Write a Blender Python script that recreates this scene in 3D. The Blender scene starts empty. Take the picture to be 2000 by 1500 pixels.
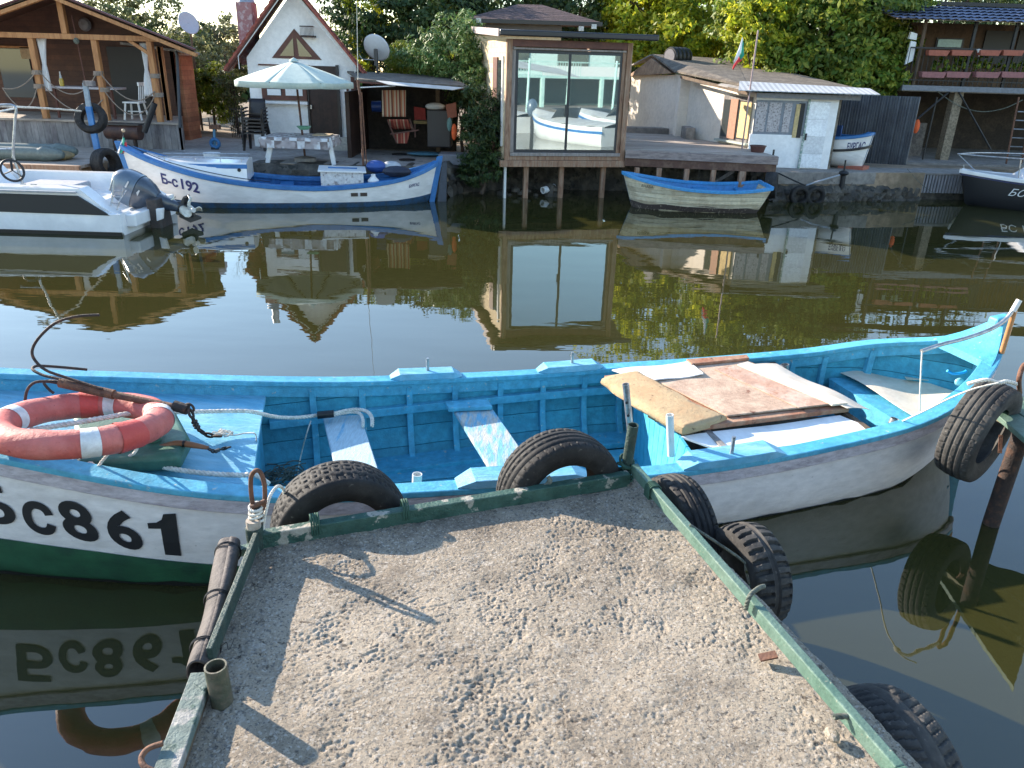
import bpy, bmesh, math, random
import numpy as np
from mathutils import Vector, Matrix
random.seed(7); RNG = np.random.default_rng(11)
SC = bpy.context.scene; COL = SC.collection
# ---------------------------------------------------------------- camera
CAM_H = 2.4; FPX = 1500.0; PITCH = math.radians(22.66); ROLL = math.radians(1.68)
_f = Vector((0, math.cos(PITCH), -math.sin(PITCH))); _u0 = Vector((0, math.sin(PITCH), math.cos(PITCH))); _r0 = Vector((1, 0, 0))
_R = _r0*math.cos(ROLL) + _u0*math.sin(ROLL); _U = _u0*math.cos(ROLL) - _r0*math.sin(ROLL)
CAMPOS = Vector((0, 0, CAM_H))
cd = bpy.data.cameras.new('camera'); cam = bpy.data.objects.new('camera', cd); COL.objects.link(cam)
m = Matrix((( _R.x, _U.x, -_f.x, 0), (_R.y, _U.y, -_f.y, 0), (_R.z, _U.z, -_f.z, CAM_H), (0, 0, 0, 1)))
cam.matrix_world = m
cd.sensor_fit = 'HORIZONTAL'; cd.sensor_width = 36.0; cd.lens = 36.0*FPX/2000.0; cd.clip_start = 0.05; cd.clip_end = 2000
SC.camera = cam
# ---------------------------------------------------------------- sky and sun
SUN_EL = math.radians(21.8); SUN_DIR = Vector((-math.sin(math.radians(58.7))*math.cos(SUN_EL), math.cos(math.radians(58.7))*math.cos(SUN_EL), math.sin(SUN_EL)))
w = bpy.data.worlds.new('World'); SC.world = w; w.use_nodes = True
nt = w.node_tree; bg = nt.nodes['Background']; bg.inputs[1].default_value = 0.15
sky = nt.nodes.new('ShaderNodeTexSky'); sky.sky_type = 'NISHITA'; sky.sun_disc = False
sky.sun_elevation = SUN_EL; sky.sun_rotation = math.radians(-58.7); sky.air_density = 1.15; sky.dust_density = 0.12; sky.ozone_density = 2.0
nt.links.new(sky.outputs[0], bg.inputs[0])
sl = bpy.data.lights.new('sun', 'SUN'); sl.energy = 4.7; sl.angle = math.radians(0.5); sl.color = (1.0, 0.88, 0.73)
so = bpy.data.objects.new('sun', sl); COL.objects.link(so); so.rotation_euler = SUN_DIR.to_track_quat('Z', 'Y').to_euler()
vs = SC.view_settings; vs.view_transform = 'Standard'; vs.look = 'None'; vs.exposure = 1.52; vs.gamma = 1.0; vs.use_curve_mapping = False
# ---------------------------------------------------------------- where a point of the survey photograph stands in the world
def ray(x, y): return _f + _R*((x-1000)/FPX) + _U*((750-y)/FPX)
def G(x, y, z=0.0):
    d = ray(x, y); return CAMPOS + d*((z-CAM_H)/d.z)
def W(x, y, Y):
    d = ray(x, y); return CAMPOS + d*(Y/d.y)
# ---------------------------------------------------------------- materials
def srgb(r, g, b):
    f = lambda c: (c/12.92 if c <= 0.04045 else ((c+0.055)/1.055)**2.4)
    return (f(r/255), f(g/255), f(b/255))
_mats = {}
def mat(name, c, c2=None, s=6.0, thr=(0.45, 0.6), rough=0.7, bump=0.0, bs=60.0, metal=0.0, c3=None, s3=30.0, thr3=(0.6, 0.68),
        stretch=(1, 1, 1), planks=None, var=0.12, spec=0.5, gen=False, coat=0.0, trans=0.0, detail=6.0):
    if name in _mats: return _mats[name]
    m = bpy.data.materials.new(name); m.use_nodes = True; n = m.node_tree.nodes; L = m.node_tree.links.new
    b = n['Principled BSDF']; b.inputs['Roughness'].default_value = rough; b.inputs['Metallic'].default_value = metal
    b.inputs['Specular IOR Level'].default_value = spec; b.inputs['Coat Weight'].default_value = coat
    tc = n.new('ShaderNodeTexCoord'); mp = n.new('ShaderNodeMapping'); mp.inputs['Scale'].default_value = stretch
    L(tc.outputs['Object'], mp.inputs[0])
    def noise(sc, d=detail, src=None):
        k = n.new('ShaderNodeTexNoise'); k.inputs['Scale'].default_value = sc; k.inputs['Detail'].default_value = d; k.inputs['Roughness'].default_value = 0.6
        L((src or mp).outputs[0], k.inputs['Vector']); return k.outputs['Fac']
    def ramp(fac, t):
        k = n.new('ShaderNodeMapRange'); k.inputs['From Min'].default_value = t[0]; k.inputs['From Max'].default_value = t[1]
        L(fac, k.inputs['Value']); return k.outputs[0]
    def mix(fac, a, bb, mode='MIX'):
        k = n.new('ShaderNodeMix'); k.data_type = 'RGBA'; k.blend_type = mode
        if hasattr(fac, 'is_linked') or not isinstance(fac, float): L(fac, k.inputs['Factor'])
        else: k.inputs['Factor'].default_value = fac
        for v, i in ((a, 6), (bb, 7)):
            if isinstance(v, tuple): k.inputs[i].default_value = (*v, 1)
            else: L(v, k.inputs[i])
        return k.outputs[2]
    col = c
    if c2 is not None: col = mix(ramp(noise(s), thr), c, c2)
    if c3 is not None: col = mix(ramp(noise(s3, 8.0), thr3), col, c3)
    if var:
        v = n.new('ShaderNodeMapRange'); v.inputs['To Min'].default_value = 1-var*2.2; v.inputs['To Max'].default_value = 1+var*1.6
        v.inputs['From Min'].default_value = 0.25; v.inputs['From Max'].default_value = 0.75
        L(noise(bs*0.35), v.inputs['Value'])
        k = n.new('ShaderNodeVectorMath'); k.operation = 'SCALE'
        if isinstance(col, tuple): k.inputs[0].default_value = col
        else: L(col, k.inputs[0])
        L(v.outputs[0], k.inputs['Scale']); col = k.outputs[0]
    height = None
    if bump: height = noise(bs, 8.0)
    if planks:
        ax, wd, dark = planks[:3]; gap = planks[3] if len(planks) > 3 else 0.05
        sp = n.new('ShaderNodeSeparateXYZ'); L(tc.outputs['Object'], sp.inputs[0])
        wob = n.new('ShaderNodeMath'); wob.operation = 'MULTIPLY_ADD'; wob.inputs[1].default_value = wd*0.12; L(noise(4.0, 2.0), wob.inputs[0]); L(sp.outputs[ax], wob.inputs[2])
        dv = n.new('ShaderNodeMath'); dv.operation = 'DIVIDE'; dv.inputs[1].default_value = wd; L(wob.outputs[0], dv.inputs[0])
        fr = n.new('ShaderNodeMath'); fr.operation = 'FRACT'; L(dv.outputs[0], fr.inputs[0])
        lt = n.new('ShaderNodeMapRange'); lt.inputs['From Min'].default_value = 0.0; lt.inputs['From Max'].default_value = gap; lt.inputs['To Min'].default_value = 1; lt.inputs['To Max'].default_value = 0
        L(fr.outputs[0], lt.inputs['Value'])
        fl = n.new('ShaderNodeMath'); fl.operation = 'FLOOR'; L(dv.outputs[0], fl.inputs[0])
        wn = n.new('ShaderNodeTexWhiteNoise'); wn.noise_dimensions = '1D'; L(fl.outputs[0], wn.inputs['W'])
        pv = n.new('ShaderNodeMapRange'); pv.inputs['To Min'].default_value = 0.8; pv.inputs['To Max'].default_value = 1.15; L(wn.outputs['Value'], pv.inputs['Value'])
        k = n.new('ShaderNodeVectorMath'); k.operation = 'SCALE'
        if isinstance(col, tuple): k.inputs[0].default_value = col
        else: L(col, k.inputs[0])
        L(pv.outputs[0], k.inputs['Scale'])
        col = mix(lt.outputs[0], k.outputs[0], tuple(x*dark for x in c))
        sub = n.new('ShaderNodeMath'); sub.operation = 'MULTIPLY_ADD'; sub.inputs[1].default_value = -1.5; L(lt.outputs[0], sub.inputs[0])
        if height is not None: L(height, sub.inputs[2])
        height = sub.outputs[0]
    if isinstance(col, tuple): b.inputs['Base Color'].default_value = (*col, 1)
    else: L(col, b.inputs['Base Color'])
    if height is not None:
        bp = n.new('ShaderNodeBump'); bp.inputs['Strength'].default_value = min(1, bump if bump else 0.4); bp.inputs['Distance'].default_value = 0.01
        L(height, bp.inputs['Height']); L(bp.outputs[0], b.inputs['Normal'])
    if trans: b.inputs['Transmission Weight'].default_value = trans
    _mats[name] = m; return m
# ---------------------------------------------------------------- mesh builder
class MB:
    def __init__(s): s.v = []; s.f = []
    def add(s, vs, fs):
        k = len(s.v); s.v += [tuple(p) for p in vs]; s.f += [tuple(i+k for i in f) for f in fs]; return s
    def box(s, x0, x1, y0, y1, z0, z1):
        return s.hexa([(x0, y0, z0), (x1, y0, z0), (x1, y1, z0), (x0, y1, z0)], [(x0, y0, z1), (x1, y0, z1), (x1, y1, z1), (x0, y1, z1)])
    def hexa(s, bot, top):
        n = len(bot); fs = [tuple(range(n-1, -1, -1)), tuple(range(n, 2*n))] + [(i, (i+1) % n, (i+1) % n+n, i+n) for i in range(n)]
        return s.add(list(bot)+list(top), fs)
    def prism(s, pts, d):                      # polygon pushed along the vector d
        d = Vector(d); pts = [Vector(p) for p in pts]; return s.hexa(pts, [p+d for p in pts])
    def obox(s, c, ax, ay, az):                # centre and three half vectors
        c, ax, ay, az = map(Vector, (c, ax, ay, az))
        return s.hexa([c-ax-ay-az, c+ax-ay-az, c+ax+ay-az, c-ax+ay-az], [c-ax-ay+az, c+ax-ay+az, c+ax+ay+az, c-ax+ay+az])
    def beam(s, a, b, w, h, up=(0, 0, 1)):     # bar of width w and height h from a to b
        a, b = Vector(a), Vector(b); d = (b-a); L = d.length; d.normalize(); up = Vector(up)
        sd = d.cross(up)
        if sd.length < 1e-4: sd = d.cross(Vector((1, 0, 0)))
        sd.normalize(); u = sd.cross(d)
        return s.obox((a+b)/2, d*L/2, sd*w/2, u*h/2)
    def tube(s, pts, r, n=8, cap=True, hollow=0.0):
        pts = [Vector(p) for p in pts]; N = len(pts); rr = r if hasattr(r, '__len__') else [r]*N
        vs = []; up = None
        for i, p in enumerate(pts):
            d = (pts[min(i+1, N-1)]-pts[max(i-1, 0)]).normalized()
            if up is None: up = d.orthogonal().normalized()
            up = (up-d*up.dot(d)); up.normalize(); sd = d.cross(up)
            for k in range(n):
                a = 2*math.pi*k/n; vs.append(p+(up*math.cos(a)+sd*math.sin(a))*rr[i])
        fs = [(i*n+k, i*n+(k+1) % n, (i+1)*n+(k+1) % n, (i+1)*n+k) for i in range(N-1) for k in range(n)]
        if cap and not hollow: fs += [tuple(range(n-1, -1, -1)), tuple(range((N-1)*n, N*n))]
        s.add(vs, fs)
        if hollow:
            s.tube(list(reversed(pts)), [q-hollow for q in rr][::-1], n, cap=False)
            k = len(s.v); a0 = k-2*N*n
            vv = s.v
            for end in (0, 1):
                o = vs[:n] if end == 0 else vs[(N-1)*n:]
                c = pts[0] if end == 0 else pts[-1]; q = (rr[0] if end == 0 else rr[-1])
                inn = [c+(x-c)*((q-hollow)/q) for x in o]
                s.add(list(o)+inn, [(i, (i+1) % n, n+(i+1) % n, n+i) for i in range(n)])
        return s
    def lathe(s, prof, c, axis=(0, 0, 1), n=24, x=None):   # prof: (radius, along the axis)
        ax = Vector(axis).normalized(); u = ax.orthogonal().normalized(); v = ax.cross(u); c = Vector(c); vs = []
        for r, h in prof:
            for k in range(n):
                a = 2*math.pi*k/n; vs.append(c+ax*h+(u*math.cos(a)+v*math.sin(a))*r)
        fs = [(i*n+k, i*n+(k+1) % n, (i+1)*n+(k+1) % n, (i+1)*n+k) for i in range(len(prof)-1) for k in range(n)]
        fs += [tuple(range(n-1, -1, -1)), tuple(range((len(prof)-1)*n, len(prof)*n))]
        return s.add(vs, fs)
    def grid(s, P, flip=False, close=False):   # P[i][j]
        a = len(P); b = len(P[0]); vs = [p for r in P for p in r]; fs = []
        for i in range(a-1):
            for j in range(b if close else b-1):
                q = (i*b+j, (i+1)*b+j, (i+1)*b+(j+1) % b, i*b+(j+1) % b); fs.append(q[::-1] if flip else q)
        return s.add(vs, fs)
    def sheet(s, P, th):                       # a grid with a thickness downwards
        a = len(P); b = len(P[0]); Q = [[Vector(p)-Vector((0, 0, th)) for p in r] for r in P]
        s.grid(P, flip=True); s.grid(Q)
        ring = [(i, 0) for i in range(a)]+[(a-1, j) for j in range(1, b)]+[(i, b-1) for i in range(a-2, -1, -1)]+[(0, j) for j in range(b-2, 0, -1)]
        t = [P[i][j] for i, j in ring]; u = [Q[i][j] for i, j in ring]; n = len(t)
        return s.add(list(t)+list(u), [(i, (i+1) % n, n+(i+1) % n, n+i) for i in range(n)])
    def sphere(s, c, r, n=12, sq=(1, 1, 1)):
        c = Vector(c); vs = []; m = n//2
        for i in range(m+1):
            t = math.pi*i/m
            for k in range(n):
                a = 2*math.pi*k/n; vs.append((c.x+r*sq[0]*math.sin(t)*math.cos(a), c.y+r*sq[1]*math.sin(t)*math.sin(a), c.z+r*sq[2]*math.cos(t)))
        return s.add(vs, [(i*n+k, (i+1)*n+k, (i+1)*n+(k+1) % n, i*n+(k+1) % n) for i in range(m) for k in range(n)])
    def torus(s, c, axis, R, r, n=32, m=10, sx=1.0, u=None):
        ax = Vector(axis).normalized(); u = Vector(u).normalized() if u is not None else ax.orthogonal().normalized(); v = ax.cross(u); c = Vector(c); P = []
        for i in range(n+1):
            a = 2*math.pi*i/n; d = u*math.cos(a)+v*math.sin(a); cc = c+u*math.cos(a)*R*sx+v*math.sin(a)*R
            P.append([cc+d*r*math.cos(2*math.pi*j/m)+ax*r*math.sin(2*math.pi*j/m) for j in range(m)])
        return s.grid(P, close=True)
def obj(name, mb, material, parent=None, smooth=None, bevel=0.0, seg=2):
    me = bpy.data.meshes.new(name); o = bpy.data.objects.new(name, me)
    off = Vector((0, 0, 0)); p = parent
    while p is not None: off += p.location; p = p.parent
    me.from_pydata([(v[0]-off.x, v[1]-off.y, v[2]-off.z) for v in mb.v], [], mb.f)
    bm = bmesh.new(); bm.from_mesh(me); bmesh.ops.recalc_face_normals(bm, faces=bm.faces); bm.to_mesh(me); bm.free()
    if material: me.materials.append(material)
    COL.objects.link(o)
    if parent is not None: o.parent = parent
    if smooth is not None:
        me.polygons.foreach_set('use_smooth', [True]*len(me.polygons))
        try: me.set_sharp_from_angle(angle=math.radians(smooth))
        except Exception: pass
    if bevel:
        b = o.modifiers.new('bevel', 'BEVEL'); b.width = bevel; b.segments = seg; b.limit_method = 'ANGLE'; b.angle_limit = math.radians(35)
    return o
def tag(o, label, cat, group=None, kind=None):
    if label: o['label'] = label
    if cat: o['category'] = cat
    if group: o['group'] = group
    if kind: o['kind'] = kind
    return o
def thing(name, label, cat, loc, group=None):
    o = bpy.data.objects.new(name, None); COL.objects.link(o); o.location = Vector(loc); o.empty_display_size = 0.1
    return tag(o, label, cat, group)
def struct(name, mb, material, smooth=None):
    o = obj(name, mb, material, None, smooth); o['kind'] = 'structure'; return o
def copy_tree(o, parent=None):
    c = o.copy(); COL.objects.link(c); c.parent = parent
    for ch in list(o.children): copy_tree(ch, c)
    return c
def spline(P, n=8):
    P = [Vector(p) for p in P]; out = []
    for i in range(len(P)-1):
        p0 = P[max(i-1, 0)]; p1 = P[i]; p2 = P[i+1]; p3 = P[min(i+2, len(P)-1)]
        for k in range(n):
            t = k/n; out.append(0.5*((2*p1)+(p2-p0)*t+(2*p0-5*p1+4*p2-p3)*t*t+(3*p1-p0-3*p2+p3)*t**3))
    out.append(P[-1]); return out
def resample(P, step):
    P = [Vector(p) for p in P]; out = [P[0]]; acc = 0.0
    for a, b in zip(P, P[1:]):
        L = (b-a).length
        if L < 1e-9: continue
        t = step-acc
        while t <= L: out.append(a.lerp(b, t/L)); t += step
        acc = L-(t-step)
    out.append(P[-1]); return out
def rope_mb(pts, r, twist=None, mb=None, step=None, n=6):
    """three laid strands round a path"""
    mb = mb or MB(); twist = twist or r*5.0; step = step or r*0.7
    P = resample(spline(pts, 10), step); up = None; S = [[], [], []]
    for i, p in enumerate(P):
        d = (P[min(i+1, len(P)-1)]-P[max(i-1, 0)]).normalized()
        if up is None: up = d.orthogonal().normalized()
        up = up-d*up.dot(d); up.normalize(); sd = d.cross(up); a = 2*math.pi*i*step/twist
        for k in range(3):
            b = a+k*2*math.pi/3; S[k].append(p+(up*math.cos(b)+sd*math.sin(b))*r*0.48)
    for k in range(3): mb.tube(S[k], r*0.56, n)
    return mb
def line_mb(pts, r, n=6, k=8, mb=None): return (mb or MB()).tube(spline(pts, k), r, n)
_fonts = {}
def text_pts(body, height, bold=0.0, sub=1, shear=0.0, spacing=1.0):
    """flat letters as a mesh: vertices (x, y) with cap height = height, and faces"""
    cu = bpy.data.curves.new('lettering', 'FONT'); cu.body = body; cu.size = 1.0; cu.offset = bold; cu.shear = shear; cu.space_character = spacing; cu.resolution_u = 5
    o = bpy.data.objects.new('lettering_tmp', cu); COL.objects.link(o); bpy.context.view_layer.update()
    dg = bpy.context.evaluated_depsgraph_get(); me = bpy.data.meshes.new_from_object(o.evaluated_get(dg))
    bm = bmesh.new(); bm.from_mesh(me); bmesh.ops.remove_doubles(bm, verts=bm.verts, dist=1e-5)
    bmesh.ops.triangulate(bm, faces=bm.faces)
    for k in range(sub): bmesh.ops.subdivide_edges(bm, edges=[e for e in bm.edges if e.calc_length() > 0.12], cuts=1, use_grid_fill=False)
    bmesh.ops.triangulate(bm, faces=bm.faces)
    bm.verts.ensure_lookup_table(); V = [(v.co.x, v.co.y) for v in bm.verts]; Fc = [tuple(v.index for v in f.verts) for f in bm.faces]; bm.free()
    bpy.data.objects.remove(o); bpy.data.curves.remove(cu); bpy.data.meshes.remove(me)
    ys = [v[1] for v in V]; xs = [v[0] for v in V]; y0 = 0.0; k = height/max(max(ys), 1e-6); x0 = min(xs)
    return [((x-x0)*k, y*k) for x, y in V], Fc, (max(xs)-x0)*k
def figure_one(h):
    o = [(0, .80), (0, .66), (.20, .66), (.43, .66), (.43, .33), (.43, 0), (.72, 0), (1, 0), (1, .33), (1, .66), (1, 1), (.58, 1), (.50, .88), (.30, .81)]
    return [(x, y*h) for x, y in o], [(0, 1, 2, 13), (2, 3, 12, 13), (3, 9, 10, 12), (12, 10, 11), (3, 4, 8, 9), (4, 5, 6, 7, 8)], 1.0
def lettering(name, body, height, fn, material, parent, width=None, **kw):
    V, F, Wd = figure_one(height) if body == '1' else text_pts(body, height, **kw); k = (width/Wd) if width else 1.0
    mb = MB(); mb.add([fn(x*k, y) for x, y in V], F)
    return obj(name, mb, material, parent)
def vnoise(shape_xy, freq, seed):
    """smooth value noise sampled at arrays x, y"""
    x, y = shape_xy; r = np.random.default_rng(seed); T = r.random((64, 64))
    X = x*freq; Y = y*freq; xi = np.floor(X).astype(int); yi = np.floor(Y).astype(int); fx = X-xi; fy = Y-yi
    fx = fx*fx*(3-2*fx); fy = fy*fy*(3-2*fy); xi %= 64; yi %= 64; x2 = (xi+1) % 64; y2 = (yi+1) % 64
    return (T[xi, yi]*(1-fx)*(1-fy)+T[x2, yi]*fx*(1-fy)+T[xi, y2]*(1-fx)*fy+T[x2, y2]*fx*fy)
# ---------------------------------------------------------------- palette
M = {}
M['concrete'] = None
M['blue'] = mat('boat_blue_paint', (0.060, 0.33, 0.50), (0.10, 0.40, 0.55), s=3, thr=(.35, .65), rough=.55, bump=.35, bs=55, c3=(0.42, 0.46, 0.42), s3=30, thr3=(.64, .70), var=.14)
M['blue_plank'] = mat('boat_blue_planking', (0.032, 0.26, 0.38), (0.055, 0.32, 0.43), s=3, thr=(.35, .65), rough=.6, bump=.45, bs=50, planks=(2, .125, .22, .05), c3=(.02, .10, .13), s3=16, thr3=(.66, .72), var=.15)
M['blue_deck'] = mat('boat_blue_deck', (0.12, 0.40, 0.58), (0.24, 0.50, 0.64), s=4, thr=(.4, .65), rough=.5, bump=.7, bs=38, c3=(0.05, 0.10, 0.13), s3=24, thr3=(.68, .71), stretch=(.6, 2, 1), var=.1)
M['blue_worn'] = mat('worn_blue_plank', (0.46, 0.46, 0.42), (0.16, 0.42, 0.58), s=7, thr=(.42, .56), rough=.75, bump=.6, bs=70, c3=(0.28, 0.22, 0.17), s3=40, thr3=(.62, .68), stretch=(3, .6, 1), var=.12)
M['blue_pale'] = mat('pale_blue_plank', (0.42, 0.56, 0.62), (0.16, 0.43, 0.62), s=6, thr=(.56, .7), rough=.7, bump=.5, bs=70, stretch=(4, .6, 1), var=.1)
M['white_hull'] = mat('hull_white_paint', (0.72, 0.685, 0.67), (0.62, 0.58, 0.56), s=2.2, thr=(.45, .7), rough=.5, bump=.25, bs=30, c3=(0.25, 0.22, 0.2), s3=20, thr3=(.68, .78), stretch=(1, 1, 2.5), var=.08)
M['strake'] = mat('strake_weathered_white', (0.55, 0.50, 0.53), (0.36, 0.31, 0.33), s=9, thr=(.45, .7), rough=.75, bump=.7, bs=60, c3=(0.1, 0.08, 0.08), s3=60, thr3=(.68, .74), stretch=(1, 1, 3), var=.12)
M['green_hull'] = mat('bottom_paint_green', (0.018, 0.085, 0.04), (0.012, 0.05, 0.03), s=4, rough=.5, bump=.2, bs=30)
M['black_algae'] = mat('black_algae', (0.008, 0.008, 0.007), rough=.6, bump=.6, bs=60)
M['black_paint'] = mat('black_paint', (0.012, 0.012, 0.014), rough=.5, var=.05)
M['navy_paint'] = mat('navy_paint', (0.012, 0.018, 0.12), rough=.5, var=.05)
M['rubber'] = mat('tyre_rubber', (0.013, 0.012, 0.012), (0.036, 0.033, 0.031), s=5, thr=(.42, .66), c3=(.10, .09, .078), s3=34, thr3=(.64, .74), rough=.7, bump=.25, bs=90, var=.15, spec=.3)
M['rubber_dusty'] = mat('tyre_rubber_dusty', (0.075, 0.07, 0.064), (0.035, 0.033, 0.032), s=6, thr=(.4, .7), rough=.85, bump=.3, bs=90, c3=(.17, .15, .13), s3=50, thr3=(.62, .72), var=.15, spec=.25)
M['steel'] = mat('galvanised_steel', (0.42, 0.43, 0.44), (0.3, 0.3, 0.31), s=20, rough=.38, metal=.75, bump=.15, bs=90)
M['chrome'] = mat('bright_steel', (0.6, 0.6, 0.6), rough=.2, metal=1.0, var=.05)
M['rust'] = mat('rusty_iron', (0.11, 0.05, 0.032), (0.19, 0.085, 0.045), s=18, thr=(.4, .6), rough=.8, bump=.6, bs=90, c3=(.05, .03, .025), s3=40)
M['rust_dark'] = mat('dark_rusty_iron', (0.035, 0.022, 0.018), (0.10, 0.045, 0.025), s=25, thr=(.5, .65), rough=.75, bump=.6, bs=90)
M['green_rail'] = mat('green_rail_paint', (0.025, 0.075, 0.055), (0.045, 0.105, 0.08), s=9, thr=(.4, .6), rough=.6, bump=.7, bs=75, c3=(0.36, 0.33, 0.27), s3=11, thr3=(.57, .60), var=.15)
M['green_rail2'] = mat('grey_green_rail_paint', (0.075, 0.145, 0.11), (0.11, 0.175, 0.14), s=7, thr=(.4, .6), rough=.5, bump=.4, bs=80, c3=(0.30, 0.29, 0.22), s3=60, thr3=(.64, .72), var=.1)
M['green_dark'] = mat('dark_green_pipe_paint', (0.022, 0.05, 0.042), (0.05, 0.07, 0.055), s=14, thr=(.45, .65), rough=.6, bump=.8, bs=70, c3=(.2, .19, .16), s3=60, thr3=(.7, .75), var=.15)
M['rope'] = mat('white_rope', (0.72, 0.68, 0.60), (0.58, 0.54, 0.47), s=25, rough=.9, bump=.3, bs=200, var=.1)
M['rope_dark'] = mat('grey_rope', (0.14, 0.15, 0.12), (0.07, 0.08, 0.065), s=25, rough=.9, var=.15)
M['rope_green'] = mat('green_twine', (0.03, 0.08, 0.055), rough=.9, var=.2)
M['ring_red'] = mat('faded_red_paint', (0.52, 0.105, 0.085), (0.60, 0.17, 0.14), s=5, thr=(.4, .65), rough=.62, bump=.55, bs=45, c3=(.3, .04, .05), s3=28, thr3=(.64, .7), var=.08)
M['ring_white'] = mat('worn_white_band', (0.72, 0.70, 0.68), (0.55, 0.5, 0.5), s=20, thr=(.5, .7), rough=.7, bump=.4, bs=60)
M['can_green'] = mat('green_canister', (0.03, 0.10, 0.07), (0.05, 0.14, 0.10), s=8, rough=.5, bump=.3, bs=40, c3=(.2, .25, .18), s3=22, thr3=(.66, .74))
M['foam'] = mat('yellowed_foam', (0.50, 0.355, 0.20), (0.40, 0.26, 0.14), s=9, thr=(.4, .6), rough=.9, bump=.6, bs=26, c3=(.16, .09, .045), s3=34, thr3=(.61, .68), var=.1)
M['carpet'] = mat('stained_pinkish_board', (0.56, 0.41, 0.30), (0.42, 0.28, 0.20), s=9, thr=(.4, .65), rough=.95, bump=.5, bs=120, c3=(.2, .08, .05), s3=8, thr3=(.66, .72), var=.12)
M['brownboard'] = mat('rust_stained_brown_board', (0.33, 0.13, 0.07), (0.42, 0.25, 0.16), s=8, thr=(.4, .6), rough=.8, bump=.5, bs=70, c3=(.07, .04, .03), s3=20, thr3=(.62, .68), var=.15)
M['lino'] = mat('beige_linoleum', (0.72, 0.62, 0.50), (0.64, 0.53, 0.41), s=4, thr=(.4, .7), rough=.55, bump=.15, bs=40, c3=(.33, .25, .18), s3=12, thr3=(.68, .8), var=.06)
M['whitesheet'] = mat('white_sheet', (0.80, 0.79, 0.78), (0.7, 0.7, 0.7), s=5, rough=.5, var=.05)
M['tape'] = mat('black_tape', (0.012, 0.012, 0.012), rough=.35)
M['pvc'] = mat('white_pvc', (0.66, 0.66, 0.64), rough=.4, var=.05)
M['wood'] = mat('varnished_pine', (0.42, 0.20, 0.075), (0.33, 0.14, 0.05), s=6, rough=.6, bump=.3, bs=60, stretch=(3, 3, .4), var=.1)
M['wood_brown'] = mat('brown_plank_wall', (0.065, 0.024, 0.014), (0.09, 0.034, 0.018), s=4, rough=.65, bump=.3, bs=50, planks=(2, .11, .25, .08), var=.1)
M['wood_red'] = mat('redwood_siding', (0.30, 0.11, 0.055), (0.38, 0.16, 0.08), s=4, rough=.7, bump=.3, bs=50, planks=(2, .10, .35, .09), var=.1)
M['wood_dark'] = mat('dark_brown_wood', (0.030, 0.014, 0.010), (0.045, 0.02, 0.014), s=6, rough=.6, bump=.3, bs=50, planks=(0, .09, .3, .06), var=.12)
M['wood_frame'] = mat('reddish_frame_wood', (0.10, 0.033, 0.024), (0.13, 0.045, 0.03), s=6, rough=.55, bump=.2, bs=50, var=.1)
M['wood_grey'] = mat('weathered_grey_boards', (0.24, 0.22, 0.21), (0.15, 0.13, 0.13), s=5, rough=.85, bump=.5, bs=60, planks=(0, .13, .2, .07), stretch=(1, 1, .3), var=.15)
M['deckwood'] = mat('weathered_deck_boards', (0.44, 0.37, 0.31), (0.32, 0.26, 0.21), s=5, rough=.8, bump=.5, bs=60, planks=(1, .13, .25, .09), stretch=(.4, 3, 1), var=.15)
M['timber'] = mat('pavilion_timber', (0.27, 0.15, 0.09), (0.33, 0.22, 0.15), s=7, rough=.75, bump=.45, bs=60, stretch=(3, 3, .4), c3=(.14, .06, .035), s3=9, thr3=(.58, .68), var=.12)
M['cream'] = mat('cream_cladding', (0.66, 0.52, 0.33), (0.6, 0.46, 0.28), s=5, rough=.8, bump=.3, bs=40, planks=(2, .09, .6, .06))
M['white_wall'] = mat('whitewashed_render', (0.88, 0.87, 0.86), (0.80, 0.79, 0.78), s=3, thr=(.45, .7), rough=.85, bump=.5, bs=35, c3=(.35, .34, .33), s3=16, thr3=(.70, .74), var=.05)
M['cream_wall'] = mat('cream_render', (0.82, 0.74, 0.64), (0.74, 0.66, 0.56), s=3, thr=(.45, .7), rough=.9, bump=.5, bs=35, c3=(.4, .35, .3), s3=12, thr3=(.7, .76), var=.06)
M['roof_red'] = mat('red_roof_tiles', (0.22, 0.05, 0.035), (0.30, 0.09, 0.06), s=9, rough=.8, bump=.6, bs=40, planks=(1, .3, .4, .1), var=.15)
M['roof_brown'] = mat('brown_shingles', (0.07, 0.04, 0.038), (0.14, 0.085, 0.08), s=22, thr=(.42, .58), rough=.9, bump=.6, bs=50, planks=(2, .045, .35, .2), var=.2)
M['felt'] = mat('grey_roof_felt', (0.36, 0.33, 0.30), (0.22, 0.2, 0.18), s=5, rough=.9, bump=.5, bs=80, var=.1)
M['felt_dark'] = mat('dark_roof_felt', (0.11, 0.092, 0.075), (0.18, 0.15, 0.12), s=5, rough=.95, bump=.6, bs=50, c3=(.24, .2, .16), s3=9, thr3=(.6, .68), var=.2)
M['gutter'] = mat('dark_metal_gutter', (0.018, 0.016, 0.018), rough=.35, var=.1)
M['alu_dark'] = mat('anthracite_window_frame', (0.022, 0.024, 0.03), rough=.4, var=.08)
M['plastic_dark'] = mat('dark_brown_plastic', (0.022, 0.018, 0.02), rough=.45, var=.08)
M['plastic_white'] = mat('white_plastic', (0.72, 0.72, 0.71), rough=.4, var=.05)
M['gel'] = mat('white_gelcoat', (0.80, 0.80, 0.80), (0.72, 0.72, 0.72), s=2, rough=.22, bump=.05, bs=15, var=.03, coat=.3)
M['cowl'] = mat('blue_grey_cowl', (0.10, 0.14, 0.19), (0.08, 0.115, 0.16), s=4, rough=.28, var=.05, coat=.5)
M['dkmetal'] = mat('dark_engine_metal', (0.03, 0.03, 0.033), rough=.4, var=.15)
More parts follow.
